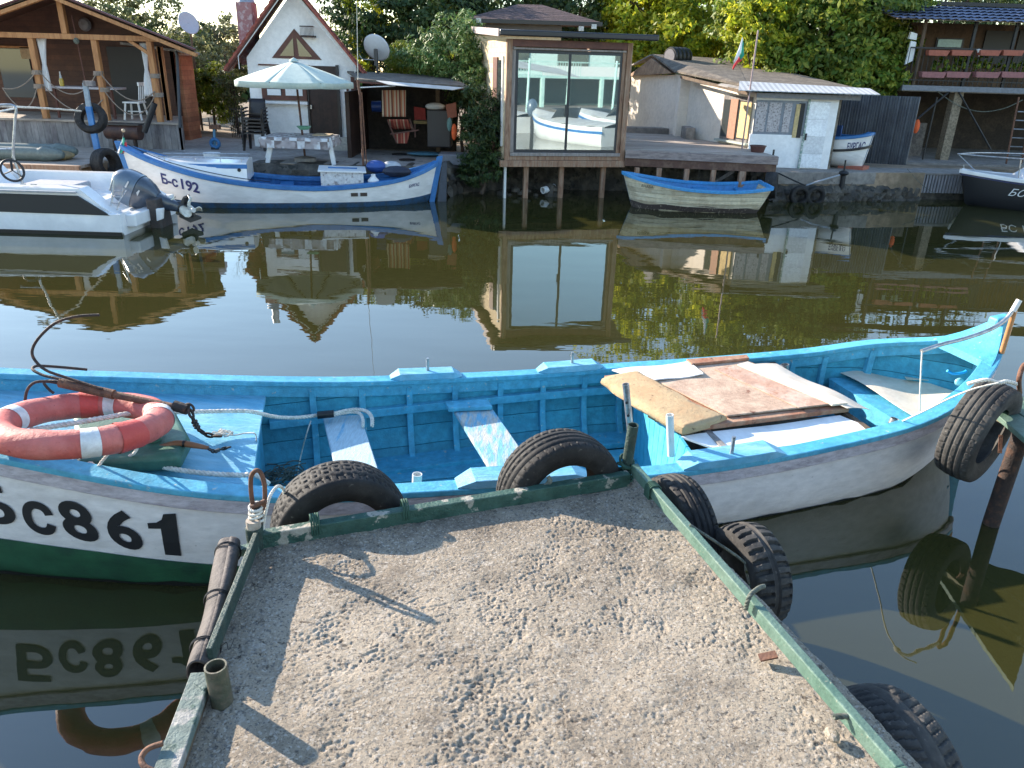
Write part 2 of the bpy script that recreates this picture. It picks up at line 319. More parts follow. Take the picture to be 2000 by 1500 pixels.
M['boat192_blue'] = mat('strong_blue_paint', (0.03, 0.16, 0.40), (0.02, 0.13, 0.34), s=4, rough=.45, bump=.15, bs=40, var=.08)
M['boat192_white'] = mat('boat_white_paint', (0.72, 0.70, 0.68), (0.62, 0.60, 0.58), s=2, rough=.45, bump=.1, bs=20, c3=(.4, .33, .25), s3=9, thr3=(.74, .82), stretch=(1, 1, 3), var=.04)
M['rowboat'] = mat('cream_clinker_planks', (0.60, 0.53, 0.38), (0.5, 0.42, 0.29), s=5, rough=.75, bump=.4, bs=50, c3=(.18, .12, .08), s3=22, thr3=(.68, .74), planks=(2, .075, .15, .08), var=.08)
M['rowboat_bot'] = mat('dark_bottom_streaks', (0.06, 0.045, 0.04), (0.4, 0.34, 0.26), s=10, thr=(.58, .68), rough=.8, stretch=(3, 3, .5), var=.1)
M['cloth_white'] = mat('white_curtain', (0.80, 0.80, 0.80), rough=.9, var=.04)
M['umb'] = mat('pale_green_canvas', (0.50, 0.57, 0.50), (0.42, 0.50, 0.45), s=3, rough=.85, var=.04)
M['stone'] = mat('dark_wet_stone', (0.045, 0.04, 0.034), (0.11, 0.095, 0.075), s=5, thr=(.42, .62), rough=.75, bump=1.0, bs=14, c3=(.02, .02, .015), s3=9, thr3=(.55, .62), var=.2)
M['quay'] = mat('old_concrete', (0.27, 0.245, 0.22), (0.19, 0.17, 0.155), s=3, thr=(.4, .65), rough=.9, bump=.7, bs=30, c3=(.1, .09, .08), s3=8, thr3=(.62, .7), var=.15)
M['paving'] = mat('yard_concrete', (0.38, 0.355, 0.335), (0.27, 0.25, 0.235), s=1.6, thr=(.4, .62), rough=.9, bump=.4, bs=30, c3=(.11, .1, .095), s3=6, thr3=(.6, .7), var=.12)
M['soil'] = mat('dry_earth', (0.30, 0.22, 0.15), (0.20, 0.15, 0.10), s=1.5, rough=.95, bump=.8, bs=20, var=.2)
M['fence_metal'] = mat('grey_corrugated_sheet', (0.16, 0.17, 0.185), (0.12, 0.125, 0.14), s=3, rough=.5, metal=.3, planks=(0, .08, .55, .4), var=.1)
M['barrel'] = mat('black_barrel', (0.012, 0.012, 0.014), rough=.45)
M['flag_w'] = mat('flag_white', (0.8, 0.8, 0.8), rough=.9, var=.03); M['flag_g'] = mat('flag_green', (0.03, 0.30, 0.20), rough=.9, var=.03); M['flag_r'] = mat('flag_red', (0.62, 0.05, 0.06), rough=.9, var=.03)
M['dishgrey'] = mat('dish_grey', (0.50, 0.52, 0.55), rough=.5, var=.03)
M['pink'] = mat('faded_pink_render', (0.36, 0.20, 0.19), (0.5, 0.42, 0.4), s=9, thr=(.5, .6), rough=.9, bump=.4)
M['bark'] = mat('bark', (0.10, 0.07, 0.05), (0.06, 0.045, 0.035), s=8, rough=.95, bump=.9, bs=30, stretch=(3, 3, .5), var=.2)
M['terracotta'] = mat('terracotta_plastic', (0.36, 0.11, 0.07), rough=.7)
M['orange'] = mat('orange_fabric', (0.75, 0.12, 0.03), rough=.8)
M['blueplastic'] = mat('bright_blue_plastic', (0.02, 0.35, 0.75), rough=.35, var=.03)
M['brownwood2'] = mat('rough_brown_timber', (0.14, 0.095, 0.06), (0.09, 0.06, 0.04), s=6, rough=.85, bump=.5, bs=50, stretch=(3, 3, .4), var=.15)
M['iron_black'] = mat('black_iron', (0.014, 0.014, 0.016), rough=.55)
M['mint'] = mat('mint_paint', (0.42, 0.62, 0.58), (0.5, 0.68, 0.64), s=4, rough=.7)
M['tarp'] = mat('pale_tarp', (0.60, 0.58, 0.55), (0.5, 0.48, 0.45), s=3, rough=.8, bump=.5, bs=8)
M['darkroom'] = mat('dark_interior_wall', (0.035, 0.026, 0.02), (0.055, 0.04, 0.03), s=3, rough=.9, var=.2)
M['roof_blue'] = mat('slate_blue_tiles', (0.10, 0.12, 0.20), (0.14, 0.15, 0.24), s=9, rough=.6, bump=.5, bs=30, planks=(0, .16, .45, .15), var=.12)
M['buoy'] = mat('dirty_white_fender', (0.55, 0.52, 0.45), (0.35, 0.32, 0.26), s=10, thr=(.5, .7), rough=.6)
def striped(name, cols, axis, width, scale=1.0, rough=.85):
    m = bpy.data.materials.new(name); m.use_nodes = True; n = m.node_tree.nodes; L = m.node_tree.links.new; b = n['Principled BSDF']; b.inputs['Roughness'].default_value = rough
    tc = n.new('ShaderNodeTexCoord'); sp = n.new('ShaderNodeSeparateXYZ'); L(tc.outputs['Object'], sp.inputs[0])
    d = n.new('ShaderNodeMath'); d.operation = 'DIVIDE'; d.inputs[1].default_value = width; L(sp.outputs[axis], d.inputs[0])
    fr = n.new('ShaderNodeMath'); fr.operation = 'FRACT'; L(d.outputs[0], fr.inputs[0])
    r = n.new('ShaderNodeValToRGB'); r.color_ramp.interpolation = 'CONSTANT'; L(fr.outputs[0], r.inputs[0]); e = r.color_ramp.elements
    for i, c in enumerate(cols):
        el = e[i] if i < 2 else e.new(i/len(cols)); el.position = i/len(cols); el.color = (*c, 1)
    L(r.outputs[0], b.inputs['Base Color']); return m
def checked(name, a, c, b_, w):
    m = bpy.data.materials.new(name); m.use_nodes = True; n = m.node_tree.nodes; L = m.node_tree.links.new; b = n['Principled BSDF']; b.inputs['Roughness'].default_value = .8
    tc = n.new('ShaderNodeTexCoord'); ck = n.new('ShaderNodeTexChecker'); ck.inputs['Scale'].default_value = 1/w; L(tc.outputs['Object'], ck.inputs['Vector'])
    ck.inputs['Color1'].default_value = (*a, 1); ck.inputs['Color2'].default_value = (*c, 1)
    no = n.new('ShaderNodeTexNoise'); no.inputs['Scale'].default_value = 5; L(tc.outputs['Object'], no.inputs['Vector'])
    mr = n.new('ShaderNodeMapRange'); mr.inputs['From Min'].default_value = .45; mr.inputs['From Max'].default_value = .55; L(no.outputs['Fac'], mr.inputs['Value'])
    mx = n.new('ShaderNodeMix'); mx.data_type = 'RGBA'; L(mr.outputs[0], mx.inputs['Factor']); L(ck.outputs['Color'], mx.inputs[6]); mx.inputs[7].default_value = (*b_, 1)
    L(mx.outputs[2], b.inputs['Base Color']); return m
def glass_mirror(name, c, rough=.015, metal=.85):
    m = bpy.data.materials.new(name); m.use_nodes = True; b = m.node_tree.nodes['Principled BSDF']; b.inputs['Base Color'].default_value = (*c, 1)
    b.inputs['Metallic'].default_value = metal; b.inputs['Roughness'].default_value = rough; return m
M['glass'] = glass_mirror('reflective_glass', (0.44, 0.52, 0.52))
M['glass_dull'] = glass_mirror('dull_window_glass', (0.10, 0.12, 0.13), .05, .6)
# water: murky, glossy, hardly rippled
def water_mat():
    m = bpy.data.materials.new('canal_water'); m.use_nodes = True; n = m.node_tree.nodes; L = m.node_tree.links.new; b = n['Principled BSDF']
    tc = n.new('ShaderNodeTexCoord'); no = n.new('ShaderNodeTexNoise'); no.inputs['Scale'].default_value = .5; no.inputs['Detail'].default_value = 3; L(tc.outputs['Object'], no.inputs['Vector'])
    mx = n.new('ShaderNodeMix'); mx.data_type = 'RGBA'; L(no.outputs['Fac'], mx.inputs['Factor']); mx.inputs[6].default_value = (0.030, 0.030, 0.009, 1); mx.inputs[7].default_value = (0.040, 0.037, 0.011, 1)
    L(mx.outputs[2], b.inputs['Base Color']); b.inputs['Roughness'].default_value = .012; b.inputs['IOR'].default_value = 1.85; b.inputs['Specular IOR Level'].default_value = .5
    mp = n.new('ShaderNodeMapping'); mp.inputs['Scale'].default_value = (.35, 1, 1); L(tc.outputs['Object'], mp.inputs[0])
    h = []
    for sc in (1.2, 7.0):
        k = n.new('ShaderNodeTexNoise'); k.inputs['Scale'].default_value = sc; k.inputs['Detail'].default_value = 2; L(mp.outputs[0], k.inputs['Vector']); h.append(k)
    ad = n.new('ShaderNodeMath'); ad.operation = 'MULTIPLY_ADD'; ad.inputs[1].default_value = .12; L(h[1].outputs['Fac'], ad.inputs[0]); L(h[0].outputs['Fac'], ad.inputs[2])
    bp = n.new('ShaderNodeBump'); bp.inputs['Strength'].default_value = .22; bp.inputs['Distance'].default_value = .02; L(ad.outputs[0], bp.inputs['Height']); L(bp.outputs[0], b.inputs['Normal'])
    return m
M['water'] = water_mat()
def leaf_mat(name, cols, tr=.35):
    m = bpy.data.materials.new(name); m.use_nodes = True; n = m.node_tree.nodes; L = m.node_tree.links.new; b = n['Principled BSDF']; out = n['Material Output']
    g = n.new('ShaderNodeNewGeometry'); r = n.new('ShaderNodeValToRGB'); L(g.outputs['Random Per Island'], r.inputs[0]); e = r.color_ramp.elements
    for i, c in enumerate(cols):
        el = e[i] if i < 2 else e.new(.5); el.position = i/(len(cols)-1); el.color = (*c, 1)
    tc = n.new('ShaderNodeTexCoord'); no = n.new('ShaderNodeTexNoise'); no.inputs['Scale'].default_value = 1.1; L(tc.outputs['Object'], no.inputs['Vector'])
    hs = n.new('ShaderNodeHueSaturation'); mr = n.new('ShaderNodeMapRange'); mr.inputs['From Min'].default_value = .3; mr.inputs['From Max'].default_value = .7; mr.inputs['To Min'].default_value = .65; mr.inputs['To Max'].default_value = 1.35
    L(no.outputs['Fac'], mr.inputs['Value']); L(mr.outputs[0], hs.inputs['Value']); L(r.outputs[0], hs.inputs['Color'])
    L(hs.outputs[0], b.inputs['Base Color']); b.inputs['Roughness'].default_value = .5; b.inputs['Specular IOR Level'].default_value = .35
    t = n.new('ShaderNodeBsdfTranslucent'); L(hs.outputs[0], t.inputs['Color']); mx = n.new('ShaderNodeMixShader'); mx.inputs[0].default_value = tr
    L(b.outputs[0], mx.inputs[1]); L(t.outputs[0], mx.inputs[2]); L(mx.outputs[0], out.inputs['Surface']); return m
M['leaf_yellow'] = leaf_mat('yellow_green_leaves', [(0.12, 0.20, 0.015), (0.38, 0.42, 0.025), (0.60, 0.55, 0.05)], .55)
M['leaf_green'] = leaf_mat('mid_green_leaves', [(0.06, 0.13, 0.015), (0.16, 0.23, 0.03), (0.34, 0.34, 0.045)], .45)
M['leaf_dark'] = leaf_mat('dark_green_leaves', [(0.018, 0.045, 0.013), (0.04, 0.075, 0.02), (0.09, 0.12, 0.03)], .3)
M['leaf_laurel'] = leaf_mat('glossy_laurel_leaves', [(0.05, 0.12, 0.03), (0.12, 0.20, 0.05), (0.30, 0.36, 0.14)], .25)
M['leaf_lime'] = leaf_mat('lime_green_leaves', [(0.09, 0.14, 0.01), (0.20, 0.24, 0.02), (0.28, 0.28, 0.04)], .45)
M['leaf_pale'] = leaf_mat('pale_olive_leaves', [(0.09, 0.115, 0.04), (0.16, 0.17, 0.07), (0.22, 0.22, 0.10)], .4)
# ================================================================ the blue fishing boat (local frame: s along, t across)
BA = math.radians(14); BE = Vector((math.cos(BA), math.sin(BA), 0)); BN = Vector((-math.sin(BA), math.cos(BA), 0)); BO = Vector((.3, 4.05, 0))
def bw(s, t, z): return BO+BE*s+BN*t+Vector((0, 0, z))
def blocal(P): d = Vector(P)-BO; return d.dot(BE), d.dot(BN), P[2]
#        s     z    near   far
BT = [(-4.15, 1.12, .13, .15), (-3.9, 1.03, -.02, .27), (-3.5, .90, -.15, .41), (-3.0, .76, -.31, .55), (-2.5, .66, -.46, .67), (-2.0, .57, -.58, .76), (-1.5, .50, -.63, .82), (-1.0, .45, -.60, .87),
      (0, .40, -.57, .94), (.7, .40, -.56, .96), (1.4, .42, -.50, .92), (2.1, .475, -.41, .83), (2.6, .55, -.22, .74), (3.0, .645, .03, .49), (3.22, .76, .25, .29)]
def cinterp(T, n):
    P = [Vector((r[0], r[1], r[2])) for r in T]; Q = [Vector((r[0], r[3], 0)) for r in T]
    a = spline(P, n); b = spline(Q, n); return [(x.x, x.y, x.z, y.y) for x, y in zip(a, b)]
class Hull:
    def __init__(h, T, wf, prof, keel, n=4, rake=0.0, flare=0.0):
        h.S = cinterp(T, n); h.wf = wf; h.prof = prof; h.keel = keel; h.rake = rake; h.ss = [r[0] for r in h.S]; h.s0 = h.ss[0]; h.s1 = h.ss[-1]
    def at(h, s):
        return tuple(float(np.interp(s, h.ss, [r[k] for r in h.S])) for k in (1, 2, 3))
    def local(h, s, v, side, inset=0.0, zmin=None):
        z0, tN, tF = h.at(s); c = (tN+tF)/2; hw = (tF-tN)/2; u = (2*(s-h.s0)/(h.s1-h.s0)-1); kz = h.keel(u)
        z = z0*(1-v)+kz*v; f = h.prof(v, u); ww = max(hw*f-inset, 0.004); s2 = s-h.rake*v*abs(u)**5*(1 if u > 0 else -1)
        if zmin is not None and z < zmin: z = zmin
        return s2, c+side*ww, z
    def P(h, *a, **k): return h.wf(*h.local(*a, **k))
    def v_of_z(h, s, z):
        z0, _, _ = h.at(s); u = (2*(s-h.s0)/(h.s1-h.s0)-1); return (z0-z)/(z0-h.keel(u))
    def shell(h, v0, v1, nv, sides=(-1, 1), inset=0.0, zmin=None, mb=None, s0=None, s1=None):
        mb = mb or MB(); ss = [s for s in h.ss if (s0 is None or s >= s0) and (s1 is None or s <= s1)]
        for sd in sides:
            mb.grid([[h.P(s, (v0(s) if callable(v0) else v0)+((v1(s) if callable(v1) else v1)-(v0(s) if callable(v0) else v0))*j/nv, sd, inset=inset, zmin=zmin) for j in range(nv+1)] for s in ss])
        return mb
    def rail(h, side, inn, out, z0, z1, s0=None, s1=None, mb=None, zabs=None, vfix=None, step=None):
        """a bar following the sheer: from out (outside) to inn (inside), z0..z1 above the sheer"""
        mb = mb or MB(); ss = [s for s in h.ss if (s0 is None or s >= s0-1e-6) and (s1 is None or s <= s1+1e-6)]
        pts = []
        for s in ss:
            zz, _, _ = h.at(s); v = 0 if zabs is None else h.v_of_z(s, zabs(s) if callable(zabs) else zabs)
            pts.append(h.P(s, v, side))
        sec = []
        for i, p in enumerate(pts):
            d = pts[min(i+1, len(pts)-1)]-pts[max(i-1, 0)]; d.z = 0; d.normalize(); nrm = Vector((-d.y, d.x, 0))*side   # outwards
            a = p+nrm*out; b = p-nrm*inn; up = Vector((0, 0, 1))
            sec.append([a+up*z0, a+up*z1, b+up*z1, b+up*z0])
        mb.grid(sec, close=True); mb.add(sec[0], [(0, 1, 2, 3)]); mb.add(sec[-1], [(3, 2, 1, 0)])
        return mb
def prof_main(v, u):
    a = abs(u); low = [1.0, 1.01, 1.0, .97, .89, .68, .02]; x = v*6; i = min(int(x), 5); f = low[i]+(low[i+1]-low[i])*(x-i)
    return f*(1-.10*a**3*v) if v < .7 else f*(1-.07*a**3)
BH = Hull(BT, bw, prof_main, lambda u: -.30+.42*abs(u)**5, n=5, rake=.16)
# ---------------------------------------------------------------- water with the boat's waterplane left open
def water():
    bm = bmesh.new(); S = 60
    out = [bm.verts.new(p) for p in ((-S, -40, 0), (S, -40, 0), (S, 40, 0), (-S, 40, 0))]
    loop = []
    ss = [s for s in np.linspace(-3.75, 2.95, 46)]
    def pt(s, sd): return BH.P(s, BH.v_of_z(s, 0), sd, inset=.012)
    for s in ss: loop.append(bm.verts.new(Vector((*pt(s, -1)[:2], 0))))
    for s in ss[::-1]: loop.append(bm.verts.new(Vector((*pt(s, 1)[:2], 0))))
    es = []
    for L in (out, loop):
        for i in range(len(L)): es.append(bm.edges.new((L[i], L[(i+1) % len(L)])))
    bmesh.ops.triangle_fill(bm, edges=es, use_beauty=True, normal=(0, 0, 1))
    bad = []
    c = bw(-.2, .15, 0)
    for f in bm.faces:
        if f.normal.z < 0: f.normal_flip()
        q = f.calc_center_median(); s, t, _ = blocal((q.x, q.y, 0))
        if -3.74 < s < 2.94:
            z0, a, b = BH.at(s)
            if all(v in loop for v in f.verts) and a < t < b: bad.append(f)
    bmesh.ops.delete(bm, geom=bad, context='FACES')
    me = bpy.data.meshes.new('water'); bm.to_mesh(me); bm.free(); me.materials.append(M['water'])
    o = bpy.data.objects.new('water', me); COL.objects.link(o); o['kind'] = 'structure'
water()
# ---------------------------------------------------------------- hull and its parts
boat = thing('fishing_boat', 'long pale blue and white wooden fishing boat moored along the end of the concrete pier', 'boat', bw(-.3, .15, 0))
hb = BH.shell(0, 1, 18); hull = obj('hull', hb, M['white_hull'], boat, smooth=50)
# bottom paint bands, a hair proud of the planking on the near and far sides
def band(name, zlo, zhi, material, off, s0=None, s1=None):
    mb = MB(); ss = [s for s in BH.ss if (s0 is None or s >= s0) and (s1 is None or s <= s1)]
    for sd in (-1, 1):
        P = []
        for s in ss:
            a = BH.v_of_z(s, zlo(s)); b = BH.v_of_z(s, zhi(s)); P.append([BH.P(s, min(1, a+(b-a)*j/14), sd, inset=-off) for j in range(15)])
        mb.grid(P)
    return obj(name, mb, material, hull, smooth=50)
gz = lambda s: float(np.interp(s, [-4.2, -3.2, -2.8, -2.4, -2.0, -1.6, -1.2, -.6, 4], [.40, .30, .265, .225, .175, .12, .08, .02, -.03]))
band('bottom_paint', lambda s: -.12, gz, M['green_hull'], .005)
band('waterline_growth', lambda s: -.13, lambda s: .028+.008*math.sin(s*17)+.006*math.sin(s*41) if s < -1.2 else .012+.006*math.sin(s*23)+.004*math.sin(s*57), M['black_algae'], .008)
obj('inner_planking', BH.shell(0.02, 1, 18, inset=.028, zmin=-.115), M['blue_plank'], boat, smooth=40)
ss_all = BH.ss
for sd, nm in ((-1, 'near'), (1, 'far')):
    obj('gunwale', BH.rail(sd, .075, .03, -.005, .028, s0=-4.1, s1=3.21), M['blue'], boat, bevel=.006)
    obj('rubbing_strake', BH.rail(sd, -.004, .024, -.075, -.004, s0=-4.1, s1=3.21), M['strake'], boat, bevel=.005)
    obj('beam_shelf', BH.rail(sd, .052, -.028, -.085, -.004, s0=-3.9, s1=3.1), M['blue'], boat, bevel=.004)
    obj('stringer', BH.rail(sd, .075, -.03, -.02, .035, s0=-1.72, s1=.85, zabs=lambda s: .245), M['blue'], boat, bevel=.004)
    obj('stringer', BH.rail(sd, .20, .0, -.02, .02, s0=-1.72, s1=.85, zabs=lambda s: -.075), M['blue'], boat, bevel=.004)
# ribs
ribs = [-1.42, -1.11, -.80, -.49, -.17, .14, .45, .72, 1.72, 2.02, 2.26, 2.60]
for s in ribs:
    for sd in (-1, 1):
        mb = MB(); P = []
        for j in range(11):
            v = .04+.86*j/10; a = BH.P(s-.02, v, sd, inset=.026); b = BH.P(s+.02, v, sd, inset=.026); c = BH.P(s+.02, v, sd, inset=.062); d = BH.P(s-.02, v, sd, inset=.062)
            P.append([a, b, c, d])
        mb.grid(P, close=True); obj('rib', mb, M['blue'], boat, bevel=.003)
# thwarts
def plank(name, quad, th, material, parent, bevel=.006, nx=1, **kw):
    q = [Vector(p) for p in quad]; mb = MB().prism([p-Vector((0, 0, th)) for p in q], (0, 0, th)); return obj(name, mb, material, parent, bevel=bevel, **kw)
plank('thwart', [G(630, 812, .29), G(704, 810, .29), G(748, 945, .29), G(662, 945, .29)], .03, M['blue_pale'], boat)
o = plank('thwart', [G(886, 800, .29), G(960, 795, .29), G(1052, 925, .29), G(985, 960, .29)], .03, M['blue_worn'], boat); o['label'] = 'thwart with the paint mostly worn off'
plank('thwart_riser', [G(868, 783, .325), G(952, 779, .325), G(962, 793, .325), G(876, 797, .325)], .03, M['blue'], boat)
# foredeck
fd = []
for s in [x for x in BH.ss if -3.95 <= x <= -1.70]:
    z0, a, b = BH.at(s); zz = z0-.075; P = []
    for j in range(9):
        k = j/8; t = a+.04+(b-a-.08)*k; P.append(bw(s, t, zz+.03*math.sin(math.pi*k)))
    fd.append(P)
obj('foredeck', MB().sheet(fd, .025), M['blue_deck'], boat, smooth=40)
z0, a, b = BH.at(-1.74); mb = MB()
mb.prism([bw(-1.74, a+.05, z0-.09), bw(-1.74, b-.05, z0-.09), bw(-1.74, b-.15, -.10), bw(-1.74, a+.15, -.10)], BE*-.02); obj('foredeck_bulkhead', mb, M['blue'], boat)
# bulkhead under the hatch: narrow vertical planks
A = (1172, 742); mbk = MB()
top0 = bw(.80, BH.at(.80)[2]-.07, .42); top1 = bw(.62, -.44, .42); bot0 = bw(.70, .52, -.11); bot1 = bw(.62, -.30, -.11)
for k in range(11):
    u0 = k/11+.003; u1 = (k+1)/11-.003; q = [top0.lerp(top1, u0), top0.lerp(top1, u1), bot0.lerp(bot1, u1), bot0.lerp(bot1, u0)]; mbk.prism(q, BE*.018)
obj('bulkhead', mbk, mat('bulkhead_cyan', (0.05, 0.36, 0.52), (.1, .42, .58), s=3, rough=.55, bump=.3, bs=50, c3=(.02, .12, .18), s3=60, thr3=(.7, .72), var=.06), boat)
# bottom boards
mb = MB()
for k in range(5):
    t0 = -.30+k*.19; mb.prism([bw(-1.9, t0, -.10), bw(.7, t0, -.10), bw(.7, t0+.17, -.10), bw(-1.9, t0+.17, -.10)], (0, 0, .018))
obj('floor_boards', mb, M['blue'], boat, bevel=.004)
# rowlock pads with pins
def pad(s0, s1, side, pin_s, th=.045, wd=.12, pinh=.10, lab=None):
    P = []
    for k in range(9):
        s = s0+(s1-s0)*k/8; z, a, b = BH.at(s); t = (a if side < 0 else b); e = min(k, 8-k); h = th*(0.15 if e == 0 else 1.0); ins = (.0 if e else .03)
        p = bw(s, t-side*(wd-.04-ins), z+.028); q = bw(s, t+side*(.035-ins*.5), z+.028); P.append([p, q, q+Vector((0, 0, h)), p+Vector((0, 0, h))])
    mb = MB().grid(P, close=True); mb.add(P[0], [(0, 1, 2, 3)]); mb.add(P[-1], [(3, 2, 1, 0)])
    o = obj('rowlock_pad', mb, M['blue_deck'], boat, bevel=.008)
    z, a, b = BH.at(pin_s); t = (a+.02 if side < 0 else b-.02)
    obj('rowlock_pin', MB().tube([bw(pin_s, t, z+.02), bw(pin_s, t, z+.028+th+pinh)], .0105, 12), M['steel'], o, smooth=40)
pad(-.92, -.44, 1, -.67, pinh=.085); pad(.10, .58, 1, .355, pinh=.08); pad(-.72, -.02, -1, -.46, pinh=.085, wd=.15); pad(.50, 1.13, -1, .80, pinh=.10, wd=.15)
# stern post, breasthook, aft seat
z0, a, b = BH.at(3.2)
mb = MB(); mb.hexa([bw(3.08, .245, .0), bw(3.08, .305, .0), bw(3.20, .30, .0), bw(3.20, .25, .0)], [bw(3.15, .23, .88), bw(3.15, .315, .88), bw(3.27, .31, .90), bw(3.27, .24, .90)]); obj('stern_post', mb, M['blue'], boat, bevel=.015)
P = []
for s in [2.92, 3.0, 3.07, 3.14, 3.20]:
    z, a, b = BH.at(s); k = (s-2.92)/.32; P.append([bw(s, a+(b-a)*j/6, z+.03+.10*k*k+(.0 if j in (0, 6) else .012)) for j in range(7)])
obj('breasthook', MB().sheet(P, .05), M['blue'], boat, smooth=40)
P = [[bw(s, BH.at(s)[1]+.06+(BH.at(s)[2]-BH.at(s)[1]-.12)*j/8, .30) for j in range(9)] for s in (2.32, 2.4, 2.5, 2.6, 2.75, 2.9)]
obj('stern_seat', MB().sheet(P, .025), M['blue'], boat)
z, a, b = BH.at(2.32)
obj('seat_riser', MB().prism([bw(2.30, a+.07, .30), bw(2.30, b-.07, .30), bw(2.30, b-.2, -.1), bw(2.30, a+.2, -.1)], BE*.02), M['blue'], boat)
mb = MB().prism([bw(1.0, -.35, .02), bw(2.28, -.22, .02), bw(2.28, .62, .02), bw(1.0, .80, .02)], (0, 0, .02)); obj('gap_shade_board', mb, M['brownwood2'], boat)  # dark board added to stand for the shade between hatch and stern seat
for q, r_ in (((1218, 747), .0), ((1309, 812), .0)): pass
def rod_pipe(px_top, px_bot, Yt, r, material, hollow=.004):
    a = W(*px_top, Yt); b = W(*px_bot, Yt); return obj('rod_holder', MB().tube([a, b], r, 16, hollow=hollow), material, boat, smooth=40)
Yn = bw(.55, -.35, 0).y
o = rod_pipe((1222, 750), (1232, 850), 3.87, .019, M['steel']); o['label'] = 'grey steel rod holder with bolt holes'
obj('bolt_hole', MB().tube([W(1224, 787, 3.84), W(1224, 787, 3.87)], .008, 10), M['black_paint'], o); obj('bolt_hole', MB().tube([W(1227, 812, 3.84), W(1227, 812, 3.87)], .008, 10), M['black_paint'], o)
rod_pipe((1308, 810), (1311, 890), 3.87, .0215, M['pvc']); rod_pipe((1749, 818), (1738, 840), 4.42, .03, M['steel']); rod_pipe((815, 926), (814, 945), 3.5, .026, M['pvc']); rod_pipe((1533, 712), (1533, 722), 5.2, .03, M['steel'])
# registration letters on the bow
def near_hull_letters(body, pxa, pxb, hgt, material, zbase_a, zbase_b, **kw):
    # find s of both ends on the near side at the given height
    def solve(px, zz):
        best = None
        for s in np.linspace(-4.0, 3.2, 1500):
            z0, a, b = BH.at(s)
            p = BH.P(s, BH.v_of_z(s, zz), -1, inset=-.004); d = p-CAMPOS; x = 1000+FPX*d.dot(_R)/d.dot(_f)
            if best is None or abs(x-px) < best[0]: best = (abs(x-px), s)
        return best[1]
    sa = solve(pxa, zbase_a+hgt/2); sb = solve(pxb, zbase_b+hgt/2)
    def fn(x, y):
        s = sa+(sb-sa)*x; zb = zbase_a+(zbase_b-zbase_a)*x; return BH.P(s, BH.v_of_z(s, zb+y), -1, inset=-.006)
    return lettering('registration_lettering', body, hgt, fn, material, hull, width=1.0, **kw)
def hull_at_pixel(x, y):
    s_, z_ = -2.2, .4
    for _ in range(25):
        def pr(a, b):
            d = BH.P(a, BH.v_of_z(a, b), -1, inset=-.006)-CAMPOS; return Vector((1000+FPX*d.dot(_R)/d.dot(_f), 750-FPX*d.dot(_U)/d.dot(_f)))
        p = pr(s_, z_); du = (pr(s_+.01, z_)-p)/.01; dv = (pr(s_, z_+.01)-p)/.01; e = Vector((x, y))-p; det = du.x*dv.y-du.y*dv.x
        if abs(det) < 1e-6: break
        s_ += max(-.4, min(.4, (e.x*dv.y-e.y*dv.x)/det)); z_ += max(-.1, min(.1, (du.x*e.y-du.y*e.x)/det)); s_ = max(-3.9, min(3, s_)); z_ = max(.0, min(.7, z_))
    return s_, z_
for ch_, bl_, br_, tr_, tl_ in (('Б', (-38, 1018), (36, 1024), (10, 950), (-75, 942)), ('с', (52, 1034), (114, 1046), (98, 984), (36, 974)), ('8', (130, 1046), (199, 1060), (170, 984), (104, 973)), ('6', (220, 1062), (284, 1076), (262, 1000), (193, 991)), ('1', (299, 1081), (354, 1086), (343, 1003), (285, 1006))):
    q_ = [hull_at_pixel(*p) for p in (bl_, br_, tr_, tl_)]
    def fn_(x, y, q_=q_):
        a = q_[0][0]*(1-x)+q_[1][0]*x; b = q_[3][0]*(1-x)+q_[2][0]*x; c = q_[0][1]*(1-x)+q_[1][1]*x; d = q_[3][1]*(1-x)+q_[2][1]*x; s1 = a+(b-a)*y; z1 = c+(d-c)*y; return BH.P(s1, BH.v_of_z(s1, z1), -1, inset=-.006)
    lettering('registration_lettering', ch_, 1.0, fn_, M['black_paint'], hull, width=1.0, bold=.03)
# tiller
tl = obj('tiller', MB().tube(spline([W(1800, 686, 4.62), W(1842, 672, 4.68), W(1885, 661, 4.75), W(1935, 643, 4.82), W(1966, 622, 4.86), W(1984, 596, 4.88), W(1990, 588, 4.88)], 8), .0135, 10), M['steel'], boat, smooth=40)
obj('tiller_grip', MB().tube([W(1978, 608, 4.87), W(1991, 586, 4.88)], .019, 12), M['pvc'], tl, smooth=40)
obj('rudder_handle', MB().tube([W(1956, 690, 4.86), W(1982, 606, 4.88)], .017, 12), mat('varnished_stick', (.42, .19, .07), rough=.35), boat, smooth=40)
obj('tiller_lanyard', MB().tube([W(1801, 686, 4.62), W(1799, 720, 4.6), W(1797, 765, 4.57), W(1796, 812, 4.5)], .005, 6), M['rope'], boat)
# ---------------------------------------------------------------- hatch cover, sheets, linoleum (loose things resting in the boat)
hz = .47
hc = thing('hatch_cover', 'stained board cover with a padded foam edge lying over the boat amidships', 'hatch cover', G(1400, 770, hz-.02))
q = [G(1180, 732, hz), G(1462, 703, hz), G(1660, 795, hz), G(1365, 832, hz)]
obj('board', MB().prism([p-Vector((0, 0, .035)) for p in q], (0, 0, .03)), M['brownboard'], hc, bevel=.004)
obj('carpet_top', MB().prism([G(1255, 733, hz), G(1455, 704, hz), G(1640, 790, hz), G(1420, 815, hz)], (0, 0, .012)), M['carpet'], hc, bevel=.004)
o = obj('board_strip', MB().prism([G(1395, 722, hz+.014), G(1440, 716, hz+.014), G(1620, 790, hz+.014), G(1560, 797, hz+.014)], (0, 0, .006)), mat('stained_red_strip', (.46, .28, .20), (.56, .40, .31), s=6, rough=.8, bump=.4, c3=(.34, .13, .06), s3=9, thr3=(.60, .68), var=.12), hc)
